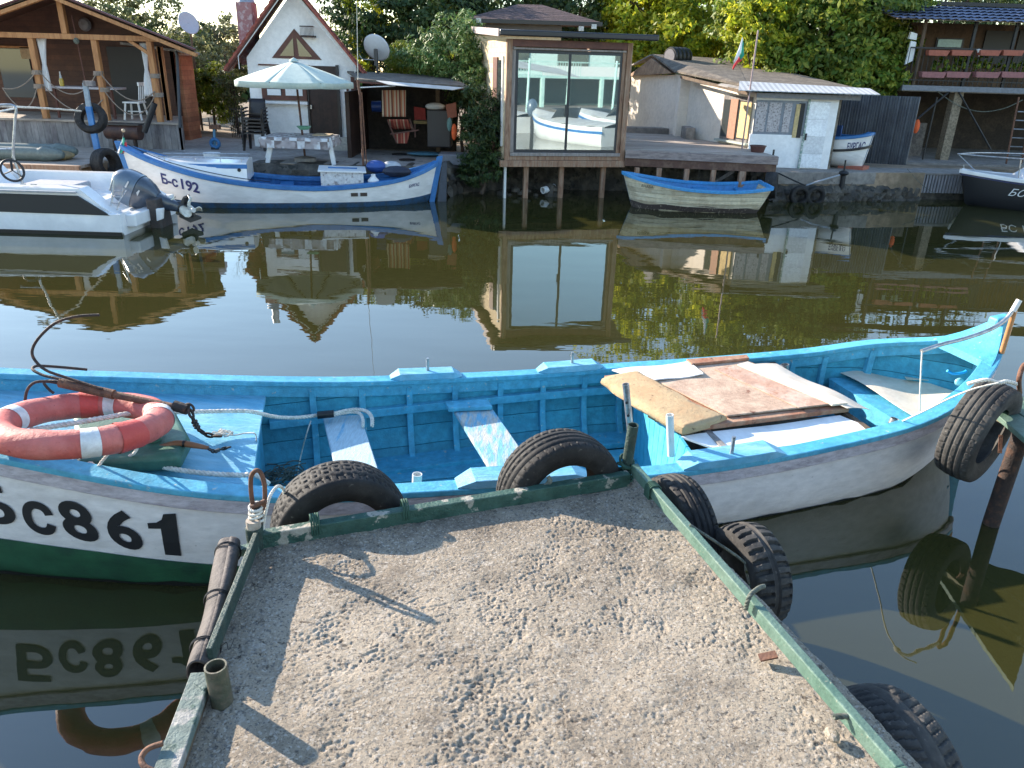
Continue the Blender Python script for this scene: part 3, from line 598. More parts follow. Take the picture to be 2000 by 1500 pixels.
o = obj('board_strip', MB().prism([G(1440, 714, hz+.014), G(1460, 709, hz+.014), G(1655, 790, hz+.014), G(1625, 793, hz+.014)], (0, 0, .012)), M['lino'], hc)
o = obj('board_strip', MB().prism([G(1340, 706, hz+.014), G(1458, 697, hz+.014), G(1463, 704, hz+.014), G(1350, 716, hz+.014)], (0, 0, .02)), M['brownboard'], hc, bevel=.004)
# slats and staples under the near edge
for k, (x0, x1) in enumerate(((1350, 1392), (1400, 1452), (1470, 1520), (1545, 1610))):
    y0 = 828-(x0-1365)*.123; y1 = 828-(x1-1365)*.123
    obj('edge_scrap', MB().prism([G(x0, y0, hz-.03), G(x1, y1, hz-.03), G(x1, y1-8, hz-.03), G(x0, y0-8, hz-.03)], (0, 0, -.02)), (M['rust_dark'], M['plastic_white'], M['rust'], M['wood_grey'])[k], hc)
# foam roll along the left edge
P = []; cl = spline([G(1172, 745, hz-.01), G(1196, 762, hz-.005), G(1235, 788, hz), G(1283, 818, hz-.005), G(1335, 845, hz-.01)], 8); cr = spline([G(1245, 730, hz+.02), G(1275, 745, hz+.025), G(1315, 768, hz+.025), G(1362, 795, hz+.02), G(1425, 820, hz+.0)], 8)
n = len(cl)
for i in range(n):
    row = []; a, b = cl[i], cr[i]; f_ = 1-(.5 if i in (0, n-1) else 0)
    for j in range(14):
        an = 2*math.pi*j/14; c = (a+b)/2; hx = (b-a)/2; wob = 1+.02*math.sin(i*.7+j)+.02*math.sin(i*.3+j*2.1)
        ca, sa = math.cos(an), math.sin(an); ca = math.copysign(abs(ca)**.5, ca); sa = math.copysign(abs(sa)**.5, sa)
        row.append(c+hx*ca*f_*wob+Vector((0, 0, (.034*sa*f_*wob))))
    P.append(row)
mb = MB().grid(P, close=True); mb.add(P[0], [tuple(range(14))]); mb.add(P[-1], [tuple(range(13, -1, -1))]); obj('foam_padding', mb, M['foam'], hc, smooth=60)
# linoleum half folded off the cover
def wavy(c4, nx, ny, fn, th, name, label, cat, material, group=None):
    a, b, c, d = c4; P = [[a.lerp(b, i/nx).lerp(d.lerp(c, i/nx), j/ny)+Vector((0, 0, fn(i/nx, j/ny))) for j in range(ny+1)] for i in range(nx+1)]
    return tag(obj(name, MB().sheet(P, th), material, None, smooth=50), label, cat, group)
wavy([G(1462, 712, hz+.02), G(1517, 712, hz), G(1700, 798, hz-.06), G(1655, 797, hz+.02)], 14, 30, lambda u, v: .008*math.sin(v*9+u*2)*u+.012*u*(1-u)*2, .003, 'linoleum_sheet', 'curling beige linoleum strip hanging off the right edge of the hatch cover', 'linoleum sheet', M['lino'])
wavy([G(1640, 727, .33), G(1735, 722, .33), G(1885, 772, .33), G(1790, 815, .33)], 20, 20, lambda u, v: .008*math.sin(v*6)+.012*math.sin(u*5+v*3)+(.02 if v < .1 else 0)*u, .004, 'linoleum_sheet', 'beige linoleum sheet covering the seat in the pointed stern of the blue boat', 'linoleum sheet', M['lino'])
wavy([G(1755, 722, .335), G(1780, 722, .335), G(1835, 748, .335), G(1770, 745, .335)], 6, 6, lambda u, v: .02*v, .004, 'linoleum_scrap', 'small beige scrap behind the linoleum on the stern seat', 'linoleum scrap', M['lino'])
wavy([G(1330, 852, hz-.045), G(1640, 812, hz-.045), G(1712, 842, hz-.06), G(1432, 888, hz-.06)], 10, 8, lambda u, v: .004*math.sin(u*8), .012, 'white_sheet', 'flat white sheet lying under the hatch cover beside the near gunwale', 'panel', M['whitesheet'])
wavy([G(1195, 722, hz+.01), G(1345, 706, hz+.02), G(1374, 730, hz+.03), G(1262, 745, hz+.02)], 8, 4, lambda u, v: .006*math.sin(u*7), .008, 'white_sheet', 'narrow white sheet beside the far gunwale behind the hatch cover', 'panel', M['whitesheet'])
# support under the cover, part of boat
obj('hatch_beam', MB().beam(bw(.85, -.42, .405), bw(.85, .88, .41), .04, .05), M['wood_grey'], boat, bevel=.004)
obj('hatch_beam', MB().beam(bw(1.85, -.36, .395), bw(1.85, .80, .41), .04, .05), M['brownwood2'], boat, bevel=.004)
obj('inner_board', MB().prism([G(1265, 800, .40), G(1430, 890, .40), G(1425, 900, .30), G(1265, 815, .32)], BE*.01), mat('orange_ply', (.45, .19, .08), rough=.7, bump=.3), boat)
# small blue brush
br = thing('dish_brush', 'small bright blue plastic brush and clear bag in the stern of the blue boat', 'brush', W(1870, 745, 5.05))
obj('brush_head', MB().tube(spline([W(1850, 724, 5.05), W(1862, 730, 5.05), W(1880, 728, 5.05), W(1888, 724, 5.05)], 4), .010, 8), M['blueplastic'], br, smooth=60)
obj('plastic_bag', MB().sphere(W(1874, 746, 5.05), .035, 12, (1, .6, .9)), mat('thin_blue_bag', (.25, .55, .62), rough=.2, var=.3, bump=.5, bs=30), br, smooth=60)
# ================================================================ things on the foredeck
def dz(s): return BH.at(s)[0]-.075
# life ring
rc = Vector(((G(-12, 826, .80)+G(328, 826, .80))/2)); 
RR = ((G(328, 835, .78)-G(-12, 835, .78)).length)/2
ring_c = W(160, 826, (G(160, 826, .80)).y)
ring = thing('life_ring', 'faded red life ring with worn white bands lying on the foredeck of the blue boat', 'life ring', ring_c)
rax = Vector((0.02, .16, 1)).normalized(); ru = Vector((1, 0, -.02)).normalized(); rv = rax.cross(ru); Rm = RR*.835; rm = RR*.175
def ring_pt(a, b, k=1.0): 
    d = ru*math.cos(a)+rv*math.sin(a); w_ = 1+.02*math.sin(a*7)+.015*math.sin(a*13+b*2)
    return ring_c+d*Rm+d*rm*k*w_*math.cos(b)+rax*rm*.92*k*w_*math.sin(b)
mb = MB().grid([[ring_pt(2*math.pi*i/120, 2*math.pi*j/24) for j in range(24)] for i in range(121)], close=True); obj('ring_body', mb, M['ring_red'], ring, smooth=180)
for a in (-.98, .42, 1.62, 3.16):
    obj('white_band', MB().grid([[ring_pt(a+.10*(i-3)/3, 2*math.pi*j/24, 1.035) for j in range(24)] for i in range(7)], close=True), M['ring_white'], ring, smooth=180)
o = obj('patch', MB().grid([[ring_pt(-1.02+.72+.0*i-.20+.16*(i-3)/3, 2*math.pi*j/24, 1.05+.02*math.sin(j*2+i)) for j in range(24)] for i in range(7)], close=True), mat('patch_red', (.58, .07, .055), rough=.6, bump=.6, bs=30, var=.05), ring, smooth=60)
obj('patch', MB().grid([[ring_pt(1.95+.15*(i-3)/3, 2*math.pi*j/24, 1.04+.015*math.sin(j*2+i)) for j in range(24)] for i in range(7)], close=True), mat('patch_red', (.58, .07, .055)), ring, smooth=60)
# green canister under it
cz = dz(-2.35)+.035
can = thing('fuel_canister', 'flat green canister lying on the blue foredeck under the life ring', 'canister', G(250, 850, cz))
mb = MB(); top = [G(138, 800, cz+.055), G(342, 798, cz+.055), G(370, 850, cz+.055), G(350, 888, cz+.055), G(150, 900, cz+.045)]
mb.prism([p-Vector((0, 0, .09)) for p in top], (0, 0, .09)); obj('canister_body', mb, M['can_green'], can, bevel=.03, seg=4, smooth=40)
obj('lid', MB().lathe([(.0, 0), (.035, 0), (.035, .02), (0, .022)], G(300, 860, cz+.055), n=16), M['can_green'], can, smooth=30)
# grapnel anchor
an = thing('grapnel_anchor', 'rusty four pronged grapnel anchor lying across the life ring', 'anchor', W(240, 780, 3.6))
A0 = W(120, 748, 3.50); A1 = W(228, 772, 3.47); A2 = W(352, 797, 3.40)
obj('shank', MB().tube([A0, A1, A2], [.021, .019, .017], 12), M['rust'], an, smooth=50)
obj('collar', MB().tube([A0.lerp(A1, -.02), A0.lerp(A1, .95)], .025, 12), M['rust'], an, smooth=50)
obj('shank_end', MB().tube([W(340, 792, 3.40), W(366, 800, 3.39)], .027, 12), M['rust_dark'], an, smooth=50)
def tine(pts, Ys): obj('tine', MB().tube(spline([W(x, y, Y) for (x, y), Y in zip(pts, Ys)], 8), .0072, 8), M['rust_dark'], an, smooth=50)
tine([(200, 760), (122, 735), (88, 722), (66, 700), (64, 680), (80, 655), (110, 630), (150, 618), (194, 615)], [3.46, 3.5, 3.5, 3.52, 3.54, 3.56, 3.58, 3.6, 3.62])
tine([(180, 760), (118, 741), (85, 733), (64, 722), (70, 715), (90, 715), (130, 718), (170, 722)], [3.47, 3.5, 3.52, 3.55, 3.6, 3.66, 3.72, 3.78])
tine([(180, 765), (120, 750), (90, 745), (66, 748), (52, 765), (48, 800), (50, 820), (64, 838)], [3.47, 3.5, 3.48, 3.46, 3.44, 3.42, 3.40, 3.40])
tine([(180, 765), (120, 747), (95, 744), (86, 748), (95, 760), (105, 768)], [3.47, 3.5, 3.52, 3.56, 3.6, 3.6])
mb = MB(); mb.torus(W(371, 796, 3.40), (.3, 1, .2), .022, .006, 20, 8); obj('shackle', mb, M['rust_dark'], an, smooth=60)
def chain(path, parent, L, r, material, w=.55):
    P = resample(spline(path, 10), L*.78)
    for i in range(len(P)-1):
        c = (P[i]+P[i+1])/2; d = (P[i+1]-P[i]).normalized(); up = Vector((0, 0, 1)); sd = d.cross(up).normalized(); ax = sd if i % 2 else d.cross(sd).normalized()
        if i % 2 == 0: ax = (ax+sd*.35).normalized()
        v = ax.cross(d).normalized(); mb = MB(); n = 20; Q = []
        for k in range(n+1):
            a = 2*math.pi*k/n; cc = c+d*math.cos(a)*(L/2-r)+v*math.sin(a)*(L*w/2-r); o_ = (d*math.cos(a)+v*math.sin(a)*.9).normalized()
            Q.append([cc+o_*r*math.cos(2*math.pi*j/8)+ax*r*math.sin(2*math.pi*j/8) for j in range(8)])
        mb.grid(Q, close=True); obj('chain_link', mb, material, parent, smooth=80)
zt = dz(-2.1)+.045
chain([W(370, 800, 3.38), W(378, 820, 3.37), G(388, 838, zt+.03), G(405, 850, zt), G(430, 852, zt)], an, .062, .0068, M['rust_dark'])
# wooden handle and small chain
hd = thing('wooden_stick', 'short wooden stick with a black chain resting against the green canister', 'handle', G(350, 876, zt))
obj('stick', MB().tube(spline([W(288, 879, 3.30), W(320, 872, 3.31), W(350, 866, 3.32), W(380, 870, 3.31), W(407, 875, 3.30)], 6), [.009+.008*math.sin(math.pi*i/24) for i in range(25)], 10), mat('handle_wood', (.22, .09, .04), rough=.5, bump=.3), hd, smooth=60)
obj('tape_mark', MB().tube([W(358, 866, 3.315), W(362, 866.5, 3.315)], .0185, 12), M['tape'], hd)
chain([W(407, 876, 3.30), W(418, 882, 3.29), G(430, 878, zt-.02), G(446, 874, zt-.02)], hd, .04, .005, M['iron_black'])
# ropes
def zdeck(x, y): return dz(-2.2)+.03
Zr = .60
def rope(pts, r, label, cat='rope', material='rope', name='rope', group=None): return tag(obj(name, rope_mb(pts, r), M[material], None, smooth=80), label, cat, group)
rope([G(330, 806, .64), G(400, 804, .60), G(470, 803, .57), G(500, 806, .53), G(535, 814, .44), G(575, 816, .36), G(622, 811, .335)], .0125, 'thick white rope running from the life ring to the black taped splice')
rope([G(650, 808, .34), G(690, 800, .345), G(715, 803, .345), G(726, 815, .34), G(727, 832, .32)], .0125, 'white rope end curling over the first thwart past the black tape')
rope([G(650, 811, .335), G(685, 805, .33), G(703, 808, .33), G(709, 820, .325), G(709, 834, .30)], .011, 'shorter inner white rope end beside the curl over the first thwart')
tag(obj('black_tape_splice', MB().tube([G(620, 811, .345), G(652, 808, .35)], .024, 12), M['tape'], None, smooth=50), 'black tape binding on the white rope above the first thwart', 'tape binding')
rope([G(60, 840, .735), G(110, 832, .74), G(170, 822, .745), G(215, 814, .75), G(262, 806, .74)], .0135, 'straight white rope crossing inside the life ring')
rope([G(232, 893, .60), G(262, 897, .60), G(300, 907, .585), G(350, 918, .57), G(410, 925, .555), G(470, 928, .545), G(498, 927, .55), G(525, 945, .50)], .0135, 'thick white rope along the near edge of the foredeck below the canister')
rope([G(115, 913, .64), G(160, 909, .65), G(178, 904, .66), G(188, 914, .65), G(200, 900, .68), G(215, 882, .72)], .0075, 'thin white line looping out from under the near side of the life ring')
rope([G(262, 861, .74), G(268, 872, .70), G(262, 885, .66), G(250, 892, .63)], .008, 'short white lashing hanging from the red patch of the life ring')
mb = MB()
for k in range(5):
    c = G(425+k*5, 845+3*math.sin(k*2), zt-.01); mb = rope_mb([c+Vector((.022*math.cos(a+k), .018*math.sin(a*1.3+k), .012*math.sin(a*2+k))) for a in np.linspace(0, 6.2, 7)], .0045, mb=mb)
tag(obj('rope_knot', mb, M['rope'], None, smooth=80), 'small cream rope knot tied to the end of the anchor chain', 'knot')
rope([G(430, 848, zt-.02), G(458, 850, zt-.02), G(480, 846, zt-.02), G(498, 847, zt-.01), G(501, 862, .48)], .004, 'thin cream line from the anchor chain knot to the foredeck edge')
rope([G(607, 822, .30), G(598, 850, .22), G(590, 880, .10), G(583, 915, .02), G(580, 945, .0)], .0045, 'thin white line hanging from the stringer into the boat')
# net rope heap
mb = MB(); rr_ = np.random.default_rng(4)
for k in range(26):
    c = G(545+rr_.uniform(-34, 34), 925+rr_.uniform(-18, 16), -.02+rr_.uniform(0, .08)); ph = rr_.uniform(0, 6.28); e = rr_.uniform(.02, .06)
    mb.tube(spline([c+Vector((e*math.cos(a+ph)*1.2, e*math.sin(a*1.1+ph), rr_.uniform(-.012, .02))) for a in np.linspace(0, 5.5, 7)], 4), .0038, 5)
tag(obj('rope_heap', mb, M['rope_dark'], None, smooth=60), 'tangled heap of dark grey rope inside the boat behind the foredeck', 'rope heap')
# ================================================================ the concrete pier
ZP = .70
pier = thing('concrete_pier', 'rough concrete pier with a green steel edge in the foreground', 'pier', (0, 1.6, 0))
def concrete_mat():
    m = bpy.data.materials.new('rough_concrete'); m.use_nodes = True; n = m.node_tree.nodes; L = m.node_tree.links.new; b = n['Principled BSDF']; b.inputs['Roughness'].default_value = .95; b.inputs['Specular IOR Level'].default_value = .2
    tc = n.new('ShaderNodeTexCoord')
    def noise(sc, d=8):
        k = n.new('ShaderNodeTexNoise'); k.inputs['Scale'].default_value = sc; k.inputs['Detail'].default_value = d; k.inputs['Roughness'].default_value = .72; L(tc.outputs['Object'], k.inputs['Vector']); return k.outputs['Fac']
    def rng(s_, a, b_, c=0, d=1):
        k = n.new('ShaderNodeMapRange'); k.inputs['From Min'].default_value = a; k.inputs['From Max'].default_value = b_; k.inputs['To Min'].default_value = c; k.inputs['To Max'].default_value = d; L(s_, k.inputs['Value']); return k.outputs[0]
    def mix(f_, a, c, mode='MIX'):
        k = n.new('ShaderNodeMix'); k.data_type = 'RGBA'; k.blend_type = mode; L(f_, k.inputs['Factor'])
        for v, i in ((a, 6), (c, 7)):
            if isinstance(v, tuple): k.inputs[i].default_value = (*v, 1)
            else: L(v, k.inputs[i])
        return k.outputs[2]
    c = mix(rng(noise(1.6), .38, .62), (.42, .352, .272), (.265, .218, .165))
    c = mix(rng(noise(120), .55, .62), c, (.44, .38, .31))          # pale cement grains
    c = mix(rng(noise(42, 10), .56, .62), c, (.12, .098, .078)); c = mix(rng(noise(14, 8), .58, .66, 0, .6), c, (.52, .46, .39)); c = mix(rng(noise(170, 3), .58, .66), c, (.07, .06, .05))     # dark pits
    v = n.new('ShaderNodeTexVoronoi'); v.inputs['Scale'].default_value = 150; L(tc.outputs['Object'], v.inputs['Vector'])
    vv = n.new('ShaderNodeSeparateColor'); L(v.outputs['Color'], vv.inputs[0])
    c = mix(rng(vv.outputs[0], .88, .9, 0, .8), c, (.46, .41, .35)); c = mix(rng(vv.outputs[1], .93, .95, 0, .8), c, (.15, .14, .13))
    c = mix(rng(noise(3.3), .54, .68, 0, .6), c, (.12, .10, .082)); c = mix(rng(noise(1.1), .58, .66, 0, .35), c, (.09, .075, .06))
    L(c, b.inputs['Base Color'])
    bp = n.new('ShaderNodeBump'); bp.inputs['Strength'].default_value = 1; bp.inputs['Distance'].default_value = .014; L(noise(60, 14), bp.inputs['Height']); L(bp.outputs[0], b.inputs['Normal'])
    return m
M['concrete'] = concrete_mat()
# plan corners of the slab, left/right edges run back under the photographer
FL = G(493, 1052, ZP); FR = G(1262, 924, ZP); NL = G(335, 1500, ZP); NR = G(1822, 1500, ZP)
FL, FR, NL, NR = [Vector((p.x, p.y, 0)) for p in (FL, FR, NL, NR)]
dl = (NL-FL); dr = (NR-FR); BL = FL+dl*1.45; BR = FR+dr*1.45
def slab():
    nx, ny = 470, 520; u = np.linspace(0, 1, nx)[:, None]; v = np.linspace(0, 1, ny)[None, :]
    def lerp(a, b_, t): return a*(1-t)+b_*t
    xs = lerp(lerp(FL.x, FR.x, u), lerp(BL.x, BR.x, u), v); ys = lerp(lerp(FL.y, FR.y, u), lerp(BL.y, BR.y, u), v)
    X = xs+10; Y = ys+10; h = np.zeros_like(X)
    h += .007*(vnoise((X, Y), 4, 1)-.5)+.006*(vnoise((X, Y), 13, 2)-.5)
    rough = np.clip((vnoise((X, Y), 2.2, 3)-.35)*2.2, 0.25, 1)
    h += rough*(.004*(vnoise((X, Y), 17, 4)-.5)+.003*(vnoise((X, Y), 45, 5)-.5)+.0035*(vnoise((X, Y), 135, 6)-.5))
    pit = np.clip(vnoise((X, Y), 55, 8)*.5+vnoise((X, Y), 115, 28)*.5-.60, 0, 1)*np.clip(vnoise((X, Y), 4, 9)-.35, 0, 1); h -= .0*pit
    n1 = vnoise((X, Y), 17, 41)*.3+vnoise((X, Y), 75, 42)*.3+vnoise((X, Y), 140, 45)*.4; msk = np.clip(vnoise((X, Y*1.6), 3.1, 43)*.5+vnoise((X, Y), 9, 44)*.5-.42, 0, .2)/.2; h -= .0042*np.clip((n1-.54)/.13, 0, 1)*(.25+.75*msk)+.002*msk
    pit = np.clip(vnoise((X, Y), 80, 18)*.7+vnoise((X, Y), 150, 19)*.3-.62, 0, 1)*rough; h -= .022*pit
    crack = np.abs(vnoise((X, Y), 2.4, 12)-.5+.10*(vnoise((X, Y), 22, 13)-.5)); h -= .004*np.clip(1-crack/.006, 0, 1)*(vnoise((X, Y), 1.7, 14) > .55)
    # edge wobble
    e = (u-.5)*2; ex = np.sign(e)*np.clip(np.abs(e)-.985, 0, 1)/.015; xs = xs-ex*.016*vnoise((X, Y), 16, 20); 
    z = ZP-.014+h; k = np.abs(e) > .992; z = np.where(np.broadcast_to(k, z.shape), z-.02*vnoise((X, Y), 25, 21), z)
    V = np.stack([xs, ys-1.6, z], -1).reshape(-1, 3)
    idx = np.arange(nx*ny).reshape(nx, ny); q = np.stack([idx[:-1, :-1], idx[1:, :-1], idx[1:, 1:], idx[:-1, 1:]], -1).reshape(-1, 4)[:, ::-1]
    # skirts
    ring = list(idx[:, 0])+list(idx[-1, 1:])+list(idx[-2::-1, -1])+list(idx[0, -2:0:-1]); n0 = len(V); low = V[ring].copy(); low[:, 2] = ZP-.17
    V2 = np.concatenate([V, low]); r = np.array(ring); j = np.arange(len(ring)); nx_ = (j+1) % len(ring); sk = np.stack([r, r[nx_], n0+nx_, n0+j], -1)
    F_ = np.concatenate([q, sk]).astype(np.int32)
    me = bpy.data.meshes.new('slab'); me.vertices.add(len(V2)); me.vertices.foreach_set('co', V2.astype(np.float32).ravel()); me.loops.add(F_.size); me.loops.foreach_set('vertex_index', F_.ravel())
    me.polygons.add(len(F_)); me.polygons.foreach_set('loop_start', np.arange(0, F_.size, 4)); me.polygons.foreach_set('loop_total', np.full(len(F_), 4)); me.update(calc_edges=True); me.validate()
    me.materials.append(M['concrete']); me.polygons.foreach_set('use_smooth', [True]*len(F_))
    o = bpy.data.objects.new('slab', me); COL.objects.link(o); o.parent = pier; return o
slab()
mb = MB(); mb.hexa([Vector((p.x, p.y, ZP-.171)) for p in (FL, FR, BR, BL)], [Vector((p.x, p.y, ZP-.03)) for p in (FL.lerp(BR, .02), FR.lerp(BL, .02), BR.lerp(FL, .02), BL.lerp(FR, .02))]); obj('slab_underside', mb, M['quay'], pier)
for p in (FL.lerp(BR, .08), FR.lerp(BL, .08), FL.lerp(BL, .8), FR.lerp(BR, .8)):
    obj('pile', MB().tube([Vector((p.x, p.y, -1.2)), Vector((p.x, p.y, ZP-.172))], .075, 16), M['rust_dark'], pier, smooth=50)
# steel edge: front bar, right bar, left bar
def bar(a, b, w, h, material, z=ZP, name='edge_bar'): return obj(name, MB().beam(Vector((a.x, a.y, z+h/2)), Vector((b.x, b.y, z+h/2)), w, h), material, pier, bevel=.004)
Fa = G(505, 1040, ZP+.045); Fb = G(1228, 922, ZP+.045); dn = (Fb-Fa).normalized(); nn = Vector((-dn.y, dn.x, 0)).normalized()
bar(Fa, Fb, .042, .066, M['green_rail'], ZP-.02)
Ra = G(1238, 915, ZP+.05); Rb = G(1478, 1190, ZP+.05); Rc = G(1755, 1510, ZP+.05); Rd = Rc+(Rc-Rb).normalized()*1.5
obj('edge_bar', MB().beam(Ra, Rc, .031, .05), M['green_rail2'], pier, bevel=.004); obj('edge_bar', MB().beam(Rc, Rd, .031, .05), M['green_rail2'], pier, bevel=.004)
La = G(502, 1062, ZP+.03); Lb = G(412, 1292, ZP+.03); Lc = G(372, 1405, ZP+.02); Ld = G(322, 1520, ZP+.02); Le = Ld+(Ld-Lc).normalized()*1.2
obj('edge_bar', MB().beam(La+Vector((0, 0, .02)), Lb+Vector((0, 0, .02)), .018, .06), M['green_dark'], pier, bevel=.003)
obj('edge_plate', MB().beam(G(395, 1320, ZP+.02), Ld, .062, .03), mat('flaking_grey_green', (.13, .17, .155), (.3, .29, .27), s=10, thr=(.52, .58), rough=.8, bump=.8, bs=70, c3=(.03, .07, .055), s3=14, thr3=(.58, .64)), pier, bevel=.003)
obj('edge_plate', MB().beam(Ld, Le, .062, .03), M['green_rail'], pier, bevel=.003)
obj('edge_plank', MB().beam(G(408, 1340, ZP-.01), G(345, 1520, ZP-.01), .018, .07), M['brownwood2'], pier, bevel=.003)
obj('cross_angle', MB().beam(G(462, 1078, ZP+.01), G(505, 1068, ZP+.01), .035, .03), M['green_rail2'], pier, bevel=.003)
obj('corner_block', MB().beam(G(388, 1345, ZP+.03), G(410, 1330, ZP+.03), .05, .02), mat('flaking_grey_green', (0, 0, 0)), pier, bevel=.003)
# corner posts and stubs
pc = G(500, 1062, ZP)
po = obj('corner_post', MB().tube([pc-Vector((0, 0, .35)), pc+Vector((0, 0, .075))], .032, 16), M['green_dark'], pier, smooth=40)
obj('wooden_plug', MB().tube([pc+Vector((0, 0, .07)), pc+Vector((0, 0, .105))], .027, 12), mat('end_grain', (.42, .36, .3), (.3, .25, .2), s=30, rough=.9), po, smooth=40)
pr = G(1222, 928, ZP); pt_ = W(1237, 830, pr.y-.02)
po2 = obj('corner_pipe', MB().tube([pr-Vector((0, 0, .4)), pr+Vector((0, 0, .03)), pt_], .024, 16, hollow=.004), M['green_dark'], pier, smooth=40)
ps = G(433, 1362, ZP); obj('pipe_stub', MB().tube([ps-Vector((0, 0, .03)), ps+Vector((-.004, 0, .115))], .031, 20, hollow=.005), mat('olive_pipe_paint', (.065, .07, .045), (.12, .10, .07), s=20, rough=.6, bump=.5), pier, smooth=40)
rb = obj('mooring_ring', MB().tube(spline([G(318, 1452, ZP+.05), G(290, 1462, ZP+.045), G(276, 1480, ZP+.04), G(282, 1497, ZP+.035), G(300, 1506, ZP+.03)], 8), .0075, 10), M['rust'], pier, smooth=60)
obj('rust_tab', MB().beam(G(1483, 1285, ZP+.005), G(1517, 1278, ZP+.02), .03, .006), M['rust'], pier); obj('weld_stub', MB().tube(spline([G(1070, 946, ZP+.04), G(1074, 938, ZP+.06), G(1070, 930, ZP+.075)], 5), [.012]*6+[.009]*5, 8), M['rope_dark'], pier, smooth=60)
obj('concrete_lump', MB().sphere(G(1625, 1435, ZP+.005), .02, 10, (1, 1.4, .6)), M['concrete'], pier)
# shackle and its rope at the corner post
sh = thing('shackle', 'rusty steel shackle standing up on the wooden plugged corner post', 'shackle', pc+Vector((0, .02, .1)))
Ys = pc.y+.02; obj('bow', MB().tube(spline([W(503, 1010, Ys), W(494, 985, Ys), W(490, 955, Ys), W(491, 930, Ys), W(500, 919, Ys), W(510, 925, Ys), W(517, 950, Ys), W(516, 985, Ys), W(506, 1008, Ys)], 6), .0085, 10), M['rust'], sh, smooth=60)
obj('pin', MB().tube([W(492, 990, Ys-.01), W(519, 978, Ys-.01)], .009, 10), M['rust'], sh, smooth=60); obj('strap', MB().tube([W(504, 985, Ys), W(505, 1035, Ys)], .016, 10), M['rust_dark'], sh, smooth=60)
mb = MB()
for k in range(4):
    c = W(500, 990+k*9, Ys-.005); mb = rope_mb([c+Vector((.024*math.cos(a), .022*math.sin(a), .006*math.sin(a+k))) for a in np.linspace(0, 6.4, 9)], .006, mb=mb)
tag(obj('rope_knot', mb, M['rope'], None, smooth=80), 'cream rope wound round the shackle on the corner post', 'knot')
rope([W(513, 1035, Ys), W(519, 1000, Ys+.02), W(528, 968, Ys+.06), W(542, 950, Ys+.12), W(553, 955, Ys+.2), W(556, 970, Ys+.25)], .0065, 'thin white line looping from the corner post over the first tyre')
mb = MB()
for k in range(7):
    c = pr+Vector((0, 0, .0+.012*k)); mb = rope_mb([c+Vector(((.034+.006*math.sin(k*2))*math.cos(a), (.034+.006*math.cos(k))*math.sin(a), .016*math.sin(a+k))) for a in np.linspace(0, 6.4, 9)], .006, mb=mb)
tag(obj('rope_lashing', mb, M['rope_green'], None, smooth=80), 'dark green rope lashing round the foot of the bent corner pipe', 'lashing')
def lash(c, w, d, label, turns=5, r=.004, along=(0, 1, 0)):
    mb = MB(); al = Vector(along).normalized(); sd = Vector((al.y, -al.x, 0))
    for k in range(turns):
        q = Vector(c)+al*(k-turns/2)*r*2.3; P = [q+sd*w+Vector((0, 0, -d)), q+sd*w+Vector((0, 0, d*.6)), q+sd*w*.5+Vector((0, 0, d)), q-sd*w*.5+Vector((0, 0, d)), q-sd*w+Vector((0, 0, d*.6)), q-sd*w+Vector((0, 0, -d)), q+sd*w+Vector((0, 0, -d))]
        mb.tube(P, r, 6)
    return tag(obj('rope_lashing', mb, M['rope_green'], None, smooth=60), label, 'lashing')
rd = (Rb-Ra).normalized()
lash(Ra+(Rb-Ra)*.2, .026, .03, 'green twine lashing on the right edge bar beside the third tyre', along=rd)
lash(Fa+(Fb-Fa)*.135, .026, .036, 'green twine lashing left of two on the front edge bar by the first tyre', turns=4, along=dn)
lash(Fa+(Fb-Fa)*.36, .026, .036, 'green twine lashing right of two on the front edge bar by the first tyre', turns=3, along=dn)
